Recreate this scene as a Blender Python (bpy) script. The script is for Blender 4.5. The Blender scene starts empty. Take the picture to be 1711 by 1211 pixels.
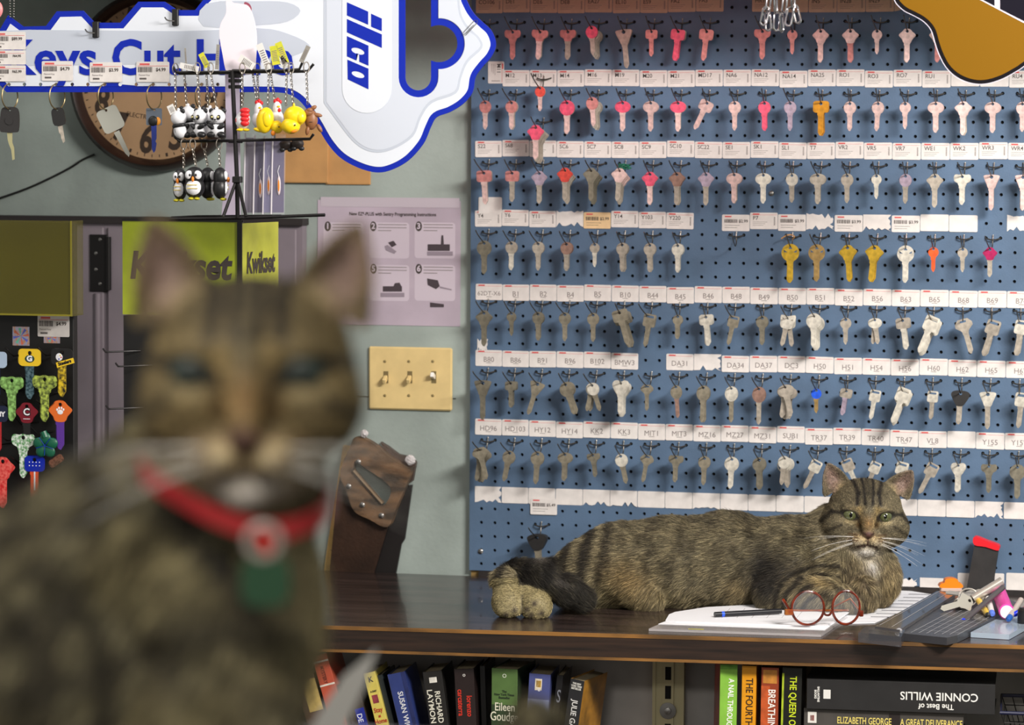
import bpy, math, random
import numpy as np
from mathutils import Vector, Matrix, Euler
from mathutils.geometry import tessellate_polygon
random.seed(11)
rng = np.random.default_rng(7)
C = bpy.context.scene.collection
SC = bpy.context.scene
CT = 0.983                     # counter top
# ------------------------------------------------------------------ camera
ZC = 1.78                      # eye height
FPX = 5500.0                   # focal length in pixels of the 1711 wide frame
YAW, PIT, ROL = math.radians(13.422), math.radians(-3.834), math.radians(0.296)
WALL = 5.8403                  # y of the pegboard's face
_cy, _sy, _cp, _sp = math.cos(YAW), math.sin(YAW), math.cos(PIT), math.sin(PIT)
FW = Vector((-_sy*_cp, _cy*_cp, _sp))
_R = Vector((_cy, _sy, 0)); _U = _R.cross(FW)
RT = math.cos(ROL)*_R + math.sin(ROL)*_U
UP = -math.sin(ROL)*_R + math.cos(ROL)*_U
EYE = Vector((0, 0, ZC))
cam = bpy.data.cameras.new('camera'); camo = bpy.data.objects.new('camera', cam); C.objects.link(camo)
M = Matrix.Identity(4)
for i in range(3):
    M[i][0], M[i][1], M[i][2], M[i][3] = RT[i], UP[i], -FW[i], EYE[i]
camo.matrix_world = M
cam.sensor_width = 36; cam.lens = FPX/1711*36
cam.clip_start = 0.05; cam.clip_end = 60
cam.dof.use_dof = True; cam.dof.focus_distance = 5.42
cam.dof.aperture_fstop = (cam.lens/1000)/0.0185
SC.camera = camo
# ------------------------------------------------------------------ light
SC.view_settings.view_transform = 'Standard'
try: SC.view_settings.look = 'None'
except Exception: pass
SC.view_settings.gamma = 1; SC.view_settings.use_curve_mapping = False
SC.view_settings.exposure = 0.85
w = bpy.data.worlds.new('world'); SC.world = w; w.use_nodes = True
w.node_tree.nodes['Background'].inputs[0].default_value = (0.95, 0.93, 0.88, 1)
w.node_tree.nodes['Background'].inputs[1].default_value = 0.2

def area(name, loc, aim, sx, sy, power, color):
    l = bpy.data.lights.new(name, 'AREA'); l.shape = 'RECTANGLE'; l.size = sx; l.size_y = sy
    l.energy = power; l.color = color
    o = bpy.data.objects.new(name, l); C.objects.link(o); o.location = loc
    o.rotation_euler = (Vector(aim)-Vector(loc)).to_track_quat('-Z', 'Y').to_euler()
    return o
area('fluorescent_light', (0.6, 3.7, 2.66), (-0.8, 5.8, 1.4), 1.0, 0.35, 60, (1.0, 0.95, 0.9))
area('fluorescent_light', (-2.3, 4.3, 2.75), (-1.9, 5.6, 1.2), 1.2, 0.3, 4, (1.0, 0.95, 0.9))
area('fluorescent_light', (-0.75, 0.7, 2.75), (-0.5, 2.6, 1.3), 1.2, 0.3, 14, (1.0, 0.95, 0.88))  # fill lamp added overhead to brighten the sitting cat
area('red_sign_glow', (-1.2, 5.33, 2.07), (-1.15, 5.84, 1.8), 0.5, 0.08, 0.3, (1.0, 0.27, 0.27))  # unseen red fill, added to tint the board's upper left

# ------------------------------------------------------------------ pixel to place
def ray(u, v):
    d = FW + RT*((u-855.5)/FPX) - UP*((v-605.5)/FPX)
    return d
def PY(u, v, Y):
    d = ray(u, v); return EYE + d*(Y/d.y)
def PZ(u, v, Z):
    d = ray(u, v); return EYE + d*((Z-ZC)/d.z)
def PD(u, v, D):
    return EYE + ray(u, v)*D

# ------------------------------------------------------------------ materials
def lin(c):
    c = c/255.0
    return c/12.92 if c <= 0.04045 else ((c+0.055)/1.055)**2.4
def rgb(*c):
    if len(c) == 1: c = c[0]
    return (lin(c[0]), lin(c[1]), lin(c[2]), 1)
MATS = {}
def mat(name, col=(200, 200, 200), rough=0.6, metal=0.0, var=0.0, vscale=30, bump=0.0, bscale=200, stretch=(1,1,1),
        alpha=1.0, trans=0.0, coat=0.0, col2=None, spec=0.5, emit=0):
    if name in MATS: return MATS[name]
    m = bpy.data.materials.new(name); m.use_nodes = True; nt = m.node_tree; b = nt.nodes['Principled BSDF']
    b.inputs['Base Color'].default_value = rgb(col); b.inputs['Roughness'].default_value = rough
    b.inputs['Metallic'].default_value = metal; b.inputs['Alpha'].default_value = alpha
    b.inputs['Transmission Weight'].default_value = trans; b.inputs['Coat Weight'].default_value = coat
    b.inputs['Specular IOR Level'].default_value = spec
    if emit:
        b.inputs['Emission Color'].default_value = rgb(col); b.inputs['Emission Strength'].default_value = emit
    tc = mp = None
    if var or bump or col2:
        tc = nt.nodes.new('ShaderNodeTexCoord'); mp = nt.nodes.new('ShaderNodeMapping')
        mp.inputs['Scale'].default_value = stretch; nt.links.new(tc.outputs['Object'], mp.inputs[0])
    if var or col2:
        n = nt.nodes.new('ShaderNodeTexNoise'); n.inputs['Scale'].default_value = vscale; n.inputs['Detail'].default_value = 5
        nt.links.new(mp.outputs[0], n.inputs[0])
        r = nt.nodes.new('ShaderNodeValToRGB')
        c2 = col2 if col2 else tuple(max(0, x*(1-var)) for x in col)
        c1 = col if col2 else tuple(min(255, x*(1+var*0.5)) for x in col)
        r.color_ramp.elements[0].position = 0.35; r.color_ramp.elements[0].color = rgb(c2)
        r.color_ramp.elements[1].position = 0.65; r.color_ramp.elements[1].color = rgb(c1)
        nt.links.new(n.outputs[0], r.inputs[0]); nt.links.new(r.outputs[0], b.inputs['Base Color'])
    if bump:
        n2 = nt.nodes.new('ShaderNodeTexNoise'); n2.inputs['Scale'].default_value = bscale; n2.inputs['Detail'].default_value = 3
        nt.links.new(mp.outputs[0], n2.inputs[0])
        bp = nt.nodes.new('ShaderNodeBump'); bp.inputs['Strength'].default_value = bump; bp.inputs['Distance'].default_value = 0.002
        nt.links.new(n2.outputs[0], bp.inputs['Height']); nt.links.new(bp.outputs[0], b.inputs['Normal'])
    MATS[name] = m
    return m

# ------------------------------------------------------------------ mesh helper
class MB:
    def __init__(s): s.v = []; s.f = []; s.m = []; s.cur = 0; s.T = None
    def add(s, vs, fs):
        o = len(s.v)
        if s.T is not None: vs = [s.T @ Vector(p) for p in vs]
        s.v += [tuple(p) for p in vs]; s.f += [tuple(i+o for i in f) for f in fs]; s.m += [s.cur]*len(fs)
        return s
    def box(s, a, b, bev=0):
        x0, y0, z0 = a; x1, y1, z1 = b
        if bev <= 0:
            v = [(x0,y0,z0),(x1,y0,z0),(x1,y1,z0),(x0,y1,z0),(x0,y0,z1),(x1,y0,z1),(x1,y1,z1),(x0,y1,z1)]
            return s.add(v, [(0,3,2,1),(4,5,6,7),(0,1,5,4),(1,2,6,5),(2,3,7,6),(3,0,4,7)])
        e = bev; v = []
        for z in (z0, z1):
            zi = z0+e if z == z0 else z1-e
            v += [(x0+e,y0+e,z),(x1-e,y0+e,z),(x1-e,y1-e,z),(x0+e,y1-e,z)]
            v += [(x0+e,y0,zi),(x1-e,y0,zi),(x1,y0+e,zi),(x1,y1-e,zi),(x1-e,y1,zi),(x0+e,y1,zi),(x0,y1-e,zi),(x0,y0+e,zi)]
        f = [(3,2,1,0),(12,13,14,15)]
        for i in range(8):
            j = (i+1) % 8; f.append((4+i, 4+j, 16+j, 16+i))
        for b0, c0, fl in ((4, 0, False), (16, 12, True)):
            q = [(b0+0,b0+1,c0+1,c0+0),(b0+2,b0+3,c0+2,c0+1),(b0+4,b0+5,c0+3,c0+2),(b0+6,b0+7,c0+0,c0+3)]
            t = [(b0+1,b0+2,c0+1),(b0+3,b0+4,c0+2),(b0+5,b0+6,c0+3),(b0+7,b0+0,c0+0)]
            for k in q+t: f.append(tuple(k) if not fl else tuple(k))
        return s.add(v, f)
    def prism(s, loops, y0, y1, caps=True):
        """loops of (x,z), outer first then holes; extruded along y, front cap at y0"""
        n = sum(len(l) for l in loops)
        v = [(p[0], y0, p[1]) for l in loops for p in l] + [(p[0], y1, p[1]) for l in loops for p in l]
        f = []
        if caps:
            tr = tessellate_polygon([[Vector((p[0], p[1], 0)) for p in l] for l in loops])
            for t in tr:
                f.append((t[0], t[1], t[2])); f.append((t[2]+n, t[1]+n, t[0]+n))
        o = 0
        for l in loops:
            k = len(l)
            for i in range(k):
                j = (i+1) % k; f.append((o+i, o+i+n, o+j+n, o+j))
            o += k
        return s.add(v, f)
    def tube(s, pts, r, seg=8, cap=True, closed=False):
        pts = [Vector(p) for p in pts]; n = len(pts)
        rs = r if isinstance(r, (list, tuple)) else [r]*n
        v = []; nr = None
        for i, p in enumerate(pts):
            if closed: t = pts[(i+1) % n]-pts[i-1]
            else: t = pts[min(i+1, n-1)]-pts[max(i-1, 0)]
            t = t.normalized() if t.length > 1e-9 else Vector((0,0,1))
            if nr is None:
                nr = t.orthogonal().normalized()
            else:
                nr = (nr - t*nr.dot(t))
                nr = nr.normalized() if nr.length > 1e-6 else t.orthogonal().normalized()
            bn = t.cross(nr)
            for k in range(seg):
                a = 2*math.pi*k/seg; v.append(p+(nr*math.cos(a)+bn*math.sin(a))*rs[i])
        f = []
        m = n if closed else n-1
        for i in range(m):
            i2 = (i+1) % n
            for k in range(seg):
                k2 = (k+1) % seg; f.append((i*seg+k, i*seg+k2, i2*seg+k2, i2*seg+k))
        if cap and not closed:
            f.append(tuple(range(seg-1, -1, -1))); f.append(tuple((n-1)*seg+k for k in range(seg)))
        return s.add(v, f)
    def ell(s, c, r, nu=20, nv=12, rot=None):
        v = []; f = []
        if not isinstance(r, (tuple, list)): r = (r, r, r)
        Rm = Euler(rot).to_matrix() if rot else None
        for j in range(nv+1):
            ph = math.pi*j/nv
            for i in range(nu):
                th = 2*math.pi*i/nu
                p = Vector((r[0]*math.sin(ph)*math.cos(th), r[1]*math.sin(ph)*math.sin(th), r[2]*math.cos(ph)))
                if Rm: p = Rm @ p
                v.append(p+Vector(c))
        for j in range(nv):
            for i in range(nu):
                i2 = (i+1) % nu
                f.append((j*nu+i, (j+1)*nu+i, (j+1)*nu+i2, j*nu+i2))
        return s.add(v, f)
    def lathe(s, prof, seg=24, axis='z', c=(0,0,0)):
        v = []; f = []
        for (r, h) in prof:
            for i in range(seg):
                a = 2*math.pi*i/seg; x, y = r*math.cos(a), r*math.sin(a)
                p = (x, y, h) if axis == 'z' else ((x, h, y) if axis == 'y' else (h, x, y))
                v.append((p[0]+c[0], p[1]+c[1], p[2]+c[2]))
        n = len(prof)
        for j in range(n-1):
            for i in range(seg):
                i2 = (i+1) % seg; f.append((j*seg+i, j*seg+i2, (j+1)*seg+i2, (j+1)*seg+i))
        f.append(tuple(range(seg-1, -1, -1))); f.append(tuple((n-1)*seg+i for i in range(seg)))
        return s.add(v, f)
    def mesh(s, name, mats, smooth=False):
        me = bpy.data.meshes.new(name); me.from_pydata(s.v, [], s.f)
        if not isinstance(mats, (list, tuple)): mats = [mats]
        for m in mats: me.materials.append(m)
        me.polygons.foreach_set('material_index', s.m)
        me.update()
        import bmesh
        bm = bmesh.new(); bm.from_mesh(me); bmesh.ops.recalc_face_normals(bm, faces=bm.faces); bm.to_mesh(me); bm.free()
        if smooth:
            me.polygons.foreach_set('use_smooth', [True]*len(me.polygons))
            try: me.set_sharp_from_angle(angle=math.radians(40))
            except Exception: pass
        return me
    def obj(s, name, mats, parent=None, smooth=False, loc=None, rot=None):
        o = bpy.data.objects.new(name, s.mesh(name, mats, smooth)); C.objects.link(o)
        if parent is not None: o.parent = parent
        if loc is not None: o.location = loc
        if rot is not None: o.rotation_euler = rot
        return o

def put(name, me, parent=None, loc=(0,0,0), rot=(0,0,0), scale=None):
    o = bpy.data.objects.new(name, me); C.objects.link(o)
    if parent is not None: o.parent = parent
    o.location = loc; o.rotation_euler = rot
    if scale: o.scale = scale
    return o
def tag(o, label, cat, group=None):
    o['label'] = label; o['category'] = cat
    if group: o['group'] = group
    return o
def thing(name, label, cat, loc=(0,0,0), rot=(0,0,0), group=None):
    o = bpy.data.objects.new(name, None); C.objects.link(o); o.empty_display_size = 0.02
    o.location = loc; o.rotation_euler = rot
    return tag(o, label, cat, group)
def struct(o): o['kind'] = 'structure'; return o
def circ(cx, cz, r, n=20, a0=0, a1=2*math.pi, rz=None, full=True):
    rz = r if rz is None else rz
    k = n if full else n-1
    return [(cx+r*math.cos(a0+(a1-a0)*i/k), cz+rz*math.sin(a0+(a1-a0)*i/k)) for i in range(n)]
def rrect(x0, z0, x1, z1, r, n=4):
    p = []
    for cx, cz, a in ((x1-r, z1-r, 0), (x0+r, z1-r, 90), (x0+r, z0+r, 180), (x1-r, z0+r, 270)):
        for i in range(n+1):
            t = math.radians(a+90*i/n); p.append((cx+r*math.cos(t), cz+r*math.sin(t)))
    return p
def cr(pts, sub=6, closed=True):
    """Catmull-Rom through the points"""
    n = len(pts); out = []
    P = [Vector(p) for p in pts]
    for i in range(n if closed else n-1):
        if closed: a, b, c, d = P[i-1], P[i], P[(i+1) % n], P[(i+2) % n]
        else: a, b, c, d = P[max(i-1,0)], P[i], P[i+1], P[min(i+2, n-1)]
        for k in range(sub):
            t = k/sub
            out.append(tuple(0.5*((2*b)+(c-a)*t+(2*a-5*b+4*c-d)*t*t+(3*b-a-3*c+d)*t**3)))
    if not closed: out.append(tuple(P[-1]))
    return out
# text: font curves are gathered and turned into meshes at the end
TEXTS = []
def text(s, size, m, parent, loc, rot=(math.pi/2, 0, 0), name='lettering', sx=1.0, align='CENTER', ext=0.0001, off=0.0, sp=1.0, shear=0.0, line=1.0):
    cu = bpy.data.curves.new(name, 'FONT'); cu.body = s; cu.size = size; cu.align_x = align; cu.align_y = 'CENTER'
    cu.extrude = ext; cu.offset = off; cu.space_character = sp; cu.shear = shear; cu.space_line = line; cu.resolution_u = 3
    cu.materials.append(m)
    o = bpy.data.objects.new(name, cu); C.objects.link(o); o.parent = parent
    o.location = loc; o.rotation_euler = rot; o.scale = (sx, 1, 1)
    TEXTS.append(o); return o
def bake_texts():
    bpy.context.view_layer.update()
    dg = bpy.context.evaluated_depsgraph_get()
    for o in TEXTS:
        me = bpy.data.meshes.new_from_object(o.evaluated_get(dg))
        nm = o.name.split('.')[0]; me.name = nm
        par, loc, rot, sc = o.parent, o.location.copy(), o.rotation_euler.copy(), o.scale.copy()
        cu = o.data; bpy.data.objects.remove(o); bpy.data.curves.remove(cu)
        n = bpy.data.objects.new(nm, me); C.objects.link(n); n.parent = par
        n.location, n.rotation_euler, n.scale = loc, rot, sc
    TEXTS.clear()
# ================================================================== room shell
mWall = mat('painted_wall', (160, 172, 166), 0.75, var=0.10, vscale=5, bump=0.25, bscale=90)
mFloor = mat('floor_tile', (95, 88, 80), 0.6, var=0.2, vscale=6)
mCeil = mat('ceiling_paint', (190, 186, 178), 0.8, var=0.05)
WY = WALL+0.014
b = MB(); b.box((-4.5, WY, 0), (1.6, WY+0.12, 2.95)); struct(b.obj('wall_back', mWall))
b = MB(); b.box((-4.5, -1.0, -0.05), (1.6, WY+0.12, 0)); struct(b.obj('floor', mFloor))
b = MB(); b.box((-4.5, 3.2, 2.95), (1.6, WY+0.12, 3.0)); struct(b.obj('ceiling', mCeil))
b = MB(); b.box((1.6, 2.0, 0), (1.7, WY+0.12, 2.95)); struct(b.obj('wall_right', mWall))
# unseen soffit slabs, added to shade the board's top rows and the clock wall
b = MB(); b.box((-1.93, 5.36, 2.08), (0.9, WALL+0.01, 2.14)); struct(b.obj('trim_1', mCeil))
b = MB(); b.box((-4.2, 5.13, 2.05), (-1.95, WALL+0.01, 2.11)); struct(b.obj('trim_5', mCeil))

# ================================================================== pegboard with real holes
P = 0.0254
HX0 = -1.4374 - P/2            # x of hole column 0 (left hole of hook column 0)
ZR = 0.0893+ZC                 # z of hole row 5
def hx(h): return HX0+h*P
def hz(r): return ZR-(r-5)*P
mBoard = mat('blue_pegboard', (84, 108, 136), 0.55, var=0.07, vscale=14, bump=0.15, bscale=300)
mDark = mat('hole_dark', (14, 12, 12), 0.9)
NH, R0, R1 = 52, -9, 39
b = MB()
rr = 0.0031
for i in range(NH):
    for j in range(R0, R1+1):
        cx, cz = hx(i), hz(j); x0, x1, z0, z1 = cx-P/2, cx+P/2, cz-P/2, cz+P/2
        sq = [(x1,cz),(x1,z1),(cx,z1),(x0,z1),(x0,cz),(x0,z0),(cx,z0),(x1,z0)]
        ci = [(cx+rr*math.cos(math.pi*k/4), cz+rr*math.sin(math.pi*k/4)) for k in range(8)]
        v = [(p[0], 0, p[1]) for p in sq]+[(p[0], 0, p[1]) for p in ci]+[(p[0], 0.006, p[1]) for p in ci]
        f = [(k, (k+1) % 8, 8+(k+1) % 8, 8+k) for k in range(8)]
        b.cur = 0; b.add(v, f+[(8+k, 8+(k+1) % 8, 16+(k+1) % 8, 16+k) for k in range(8)])
xL, xR, zB, zT = hx(0)-P/2, hx(NH-1)+P/2, hz(R1)-P/2, hz(R0)+P/2
xl = PY(786, 500, WALL).x; 
b.box((xl, 0, zB), (xL, 0.006, zT))
b.cur = 1; b.add([(xl, 0.0062, zB), (xR, 0.0062, zB), (xR, 0.0062, zT), (xl, 0.0062, zT)], [(0,1,2,3)])
peg = b.obj('pegboard', [mBoard, mDark], loc=(0, WALL, 0))
tag(peg, 'large blue painted pegboard covered in hooks, keys and tags', 'pegboard')
# screws in the board
mSteel = mat('steel', (150, 148, 145), 0.35, 1.0)
for (u, v_, lab) in ((803, 921, 'small round screw at the lower left corner of the blue pegboard'), (1289, 323, 'small round screw on the pegboard right of the SK1 key')):
    p = PY(u, v_, WALL); q = MB(); q.lathe([(0.005, 0), (0.0048, -0.0015), (0.003, -0.0028), (0.001, -0.003)], 16, 'y'); q.box((-0.0035, -0.0034, -0.0005), (0.0035, -0.003, 0.0005))
    tag(q.obj('screw', mSteel, loc=(p.x, WALL, p.z), smooth=True), lab, 'screw')

# ================================================================== tags
mPaper = mat('tag_paper', (226, 220, 216), 0.8, var=0.05, vscale=40)
mPaperTanLit = mat('tag_paper_tan', (205, 176, 150), 0.8, var=0.05, vscale=40)  # tan of the warm dim light painted into the top row's paper
mPaperY = mat('tag_paper_yellow', (228, 196, 150), 0.8, var=0.05, vscale=40)
mInk = mat('black_ink', (70, 62, 60), 0.8)
mInkS = mat('soft_ink', (128, 118, 116), 0.8)
mInkG = mat('grey_ink', (128, 120, 118), 0.8)
mRed = mat('red_ink', (214, 92, 90), 0.8)
TAGW, TAGH = 0.050, 0.0295
def torn(w, h, sides, seed):
    r = random.Random(seed); p = []
    # corners run: bottom-left, bottom-right, top-right, top-left
    def edge(a, b_, t):
        if not t: return [a]
        n = 9; out = [a]
        for i in range(1, n):
            k = i/n; x = a[0]+(b_[0]-a[0])*k; z = a[1]+(b_[1]-a[1])*k
            d = r.uniform(0, 0.32)*h*(1 if i % 2 else 0.35)
            nx, nz = (b_[1]-a[1]), -(b_[0]-a[0]); L = math.hypot(nx, nz)
            out.append((x-nx/L*d, z-nz/L*d))
        return out
    c = [(-w/2, -h/2), (w/2, -h/2), (w/2, h/2), (-w/2, h/2)]
    for i in range(4): p += edge(c[i], c[(i+1) % 4], sides[i])
    return p
def make_tag(x, z, code, style, label, idx, rot=0.0, pm=None, w=TAGW, h=TAGH, dy=0, Y=None):
    y = (WALL if Y is None else Y)-0.0004-0.0005*(idx % 3)-dy
    b = MB()
    pm = pm or mPaper
    if style == 'torn': b.prism([torn(w, h, (1, random.random() < .4, random.random() < .3, 0), idx*7+3)], -0.0002, 0.0002)
    else: b.prism([rrect(-w/2, -h/2, w/2, h/2, 0.0022, 3)], -0.0002, 0.0002)
    o = b.obj('paper_tag', pm, loc=(x, y, z), rot=(0, rot, 0))
    tag(o, label, 'tag', 'paper tags on the pegboard')
    if style in ('serif', 'sans'):
        r = MB(); r.box((-w*0.46, -0.0004, h*0.36), (w*0.46, -0.00021, h*0.375)); r.box((-w*0.40, -0.0004, h*0.37), (-w*0.16, -0.00021, h*0.45)); r.obj('red_heading', mRed, o)
    if style == 'serif':
        text(code, 0.0105, mInk, o, (-w*0.40, -0.0003, h*0.16), align='LEFT', sx=0.95, off=0.00005)
        l = MB()
        for k in range(3): l.box((-w*0.4, -0.0004, -h*(0.08+0.1*k)), (w*(0.12-0.07*k), -0.00021, -h*(0.08+0.1*k)+0.0006))
        for k in range(9): l.box((w*0.36, -0.0004, h*(0.2-0.058*k)), (w*0.41, -0.00021, h*(0.2-0.058*k)+0.0011))
        l.obj('fine_print', mInkG, o)
    elif style == 'sans':
        text(code, 0.0132 if len(code) < 6 else 0.0112, mInkS, o, (0, -0.0003, -h*0.10), sx=1.0)
        l = MB(); l.box((-w*0.1, -0.0004, -h*0.31), (w*0.1, -0.00021, -h*0.28)); l.obj('fine_print', mInkG, o)
    elif style == 'price':
        r = MB(); r.box((-w*0.40, -0.0004, h*0.34), (-w*0.16, -0.00021, h*0.42)); r.obj('red_heading', mRed, o)
        l = MB(); rn = random.Random(idx); x_ = -w*0.42
        while x_ < w*0.04:
            ww = rn.choice((0.0004, 0.0008, 0.0012)); l.box((x_, -0.0004, 0.0), (x_+ww, -0.00021, h*0.22)); x_ += ww+rn.choice((0.0005, 0.0008))
        for k in range(2): l.box((-w*0.4, -0.0004, -h*(0.16+0.14*k)), (w*(0.15-0.1*k), -0.00021, -h*(0.16+0.14*k)+0.0006))
        l.obj('barcode', mInk, o)
        text(code, 0.0075, mInk, o, (w*0.27, -0.0003, h*0.1), off=0.00015)
    return o
ROWZ = [0, 5, 10, 15, 20, 25, 30]
CODES = [
 ['CO106','DE1','DE6','DE8','EA27','EL10','ES9','FA2','FA3',None,'HR1','','IN5','IN28','IN29','~',None,None,None,None],
 [None,'M12','M13','M14','M16','M19','M20','M21','MD17','NA6','NA12','NA14','NA25','RO1','RO3','RO7','RU1','','','RU4'],
 ['S22','S68','SC4','SC6','SC7','SC8','SC9','SC10','SC22','SE1','SK1','SL1','T7','VR2','VR5','VR7','WE1','WK2','WR3','WR4'],
 ['Y4','Y6','Y11','~','$2.99','Y14','Y103','Y220',None,'$2.99','P7','$3.99','~','$3.99','~','$3.99','','',None,'~'],
 ['62DT-X6','B1','B2','B4','B5','B10','B44','B45','B46','B48','B49','B50','B51','B52','B56','B63','B65','B68','B69','B74'],
 ['B80','B86','B91','B96','B102','BMW3',None,'DA31','~','DA34','DA37','DC3','H50','H51','H54','H56','H60','H62','H65','H67'],
 ['HD96','HD103','HY12','HY14','KK2','KK3','MIT1','MIT3','MZ16','MZ27','MZ31','SUB1','TR37','TR39','TR40','TR47','VL8','','Y155','Y157'],
]
TOFF = [-1.25, -1.02, -1.0, -1.0, -0.72, -0.92, -0.92]
ORD = ['top', 'second', 'third', 'fourth', 'fifth', 'sixth', 'seventh']
NTH = ['1st','2nd','3rd','4th','5th','6th','7th','8th','9th','10th','11th','12th','13th','14th','15th','16th','17th','18th','19th','20th']
def where(r, c):
    """words that find hook c of row r"""
    k = CODES[r][c]
    if k and k[0] not in '~$' and k != 'BMW3': return f'under the {k} tag'
    if k == 'BMW3': return 'under the tag right of B102'
    special = {(0,9): 'in the gap right of FA3', (0,11): 'right of the one under HR1', (0,15): 'right of the one under IN29', (0,16): 'half behind the mustard sign',
      (1,0): 'left of the one under M12', (1,17): 'right of the one under RU1', (1,18): 'left of the one under RU4', (3,3): 'right of the one under Y11', (3,4): 'under the yellowed price tag',
      (3,9): 'below a lone price tag, empty', (3,11): 'left end of the coloured blanks', (3,12): 'second of the coloured blanks', (3,13): 'third of the coloured blanks', (3,14): 'fourth of the coloured blanks',
      (3,15): 'fifth of the coloured blanks', (3,16): 'sixth of the coloured blanks', (3,17): 'seventh of the coloured blanks', (3,18): 'last of the coloured blanks, far right',
      (5,6): 'between the ones under B102 and DA31', (5,8): 'right of the one under DA31', (6,17): 'right of the one under VL8'}
    return special.get((r, c), f'{NTH[c]} from the left in the {ORD[r]} row')
ti = 0
for r, row in enumerate(CODES):
    for c, k in enumerate(row):
        if k is None: continue
        x = -1.4374+2*c*P; z = hz(ROWZ[r]+TOFF[r])+random.uniform(-.0012, .0012)
        x += -0.002 if r < 4 else 0
        ti += 1
        pm = mPaperTanLit if r == 0 else mPaper
        if k == '~' or k == '':
            st = 'torn' if k == '~' else 'blank'
            nb = [q for q in (row[c-1] if c else None, row[c+1] if c < 19 else None)]
            ref = next((q for q in nb if q and q[0] not in '~$'), None)
            side = 'right of' if (c and row[c-1] == ref) else 'left of'
            lab = (f'blank {"torn " if st=="torn" else ""}white tag {side} the {ref} tag' if ref else f'blank {"torn " if st=="torn" else ""}tag, {NTH[c]} place in the {ORD[r]} row of tags')
            make_tag(x, z, '', st, lab, ti, pm=pm)
        elif k[0] == '$':
            y4 = (r == 3 and c == 4)
            lab = {4: 'yellowed price tag between the Y11 and Y14 tags', 9: 'lone price tag above an empty hook in the fourth row', 11: 'price tag overlapping torn paper right of the P7 tag', 13: 'middle price tag above the gold key blanks', 15: 'rightmost price tag of the fourth row of tags'}[c]
            make_tag(x, z-0.003, k, 'price', lab, ti, pm=mPaperY if y4 else mPaper)
        else:
            lab = f'{"tan" if r==0 else "white"} paper tag reading {k} on the pegboard' if k != 'BMW3' else 'white paper tag with car key code, right of the B102 tag'
            make_tag(x, z, k, 'serif' if r < 4 else 'sans', lab, ti, rot=random.uniform(-.012, .012), pm=pm)
# turned M11 tag, blank row at the bottom, price tag over it, strip of torn tags near the counter
p = PY(829, 121, WALL); make_tag(p.x, p.z, 'M11', 'serif', 'white tag reading M11 stuck on sideways beside the key-shaped sign', 201, rot=math.pi/2, w=0.040, h=0.030)
for c in range(20):
    x = -1.4374+2*c*P; z = hz(33.95)
    st = 'torn' if c in (0, 4, 5, 8, 18) else 'blank'
    make_tag(x, z, '', st, f'{"torn" if st=="torn" else "blank"} white tag {"under the keys below " + CODES[6][c] if CODES[6][c] else "near the right end"} in the lowest full row', 210+c)
p = PY(909, 846, WALL); make_tag(p.x, p.z, '$5.49', 'price', 'price tag stuck over the bottom row of blank tags', 230, dy=0.001)
for i, (u0, u1) in enumerate(((1490, 1533), (1537, 1580), (1600, 1640), (1655, 1678), (1681, 1724))):
    a = PY(u0, 985, WALL); e = PY(u1, 958 if i > 1 else 966, WALL)
    make_tag((a.x+e.x)/2, (a.z+e.z)/2, '', 'torn' if i < 2 else 'blank', ['torn white tag just right of the lying cat near the counter', 'torn white tag behind the orange cap near the counter', 'blank white tag left of the black sheath near the counter', 'blank white tag just right of the black sheath', 'blank white tag at the far right above the counter'][i], 240+i, w=e.x-a.x, h=e.z-a.z)
p = PY(812, 565, WALL); make_tag(p.x-0.006, p.z-0.012, '', 'torn', 'scrap of torn paper above the B80 tag', 250, w=0.02, h=0.022)
p = PY(823, 343, WALL); make_tag(p.x-0.004, p.z, '', 'blank', 'white tag hanging just above the Y4 tag', 251, w=0.044, h=0.03)

# ================================================================== hooks
mHook = mat('black_hook_wire', (84, 80, 74), 0.35, 0.7)
mPin = mat('bright_pin', (205, 200, 192), 0.3, 0.9)
b = MB(); pts = [(-P/2, 0.004, 0), (-P/2, -0.003, 0), (-P*0.44, -0.006, -0.001), (-P*0.2, -0.008, -0.0026), (0, -0.0085, -0.003), (P*0.2, -0.008, -0.0026), (P*0.44, -0.006, -0.001), (P/2, -0.003, 0), (P/2, 0.004, 0)]
b.tube(pts, 0.0013, 8); meBr = b.mesh('bracket', mHook, True)
b = MB(); b.tube(cr([(0, -0.0075, -0.004), (0, -0.012, -0.014), (0, -0.022, -0.0185), (0, -0.042, -0.0178), (0, -0.072, -0.009), (0, -0.096, 0.000), (0, -0.108, 0.006)], 4, False), 0.0011, 8); meArm = b.mesh('arm', mHook, True)
b = MB(); b.ell((0, -0.003, 0.0045), (0.0014, 0.0014, 0.002), 10, 6); b.tube([(0, -0.003, 0.004), (0, -0.006, -0.005)], 0.0009, 6); mePin = b.mesh('pin', mPin, True)
def make_hook(x, z, label, yaw=0, group='wire hooks on the pegboard'):
    o = thing('pegboard_hook', label, 'hook', (x, WALL, z), (0, 0, 0), group)
    put('bracket', meBr, o); put('arm', meArm, o, rot=(0, 0, yaw)); put('pin', mePin, o)
    return o
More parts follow.
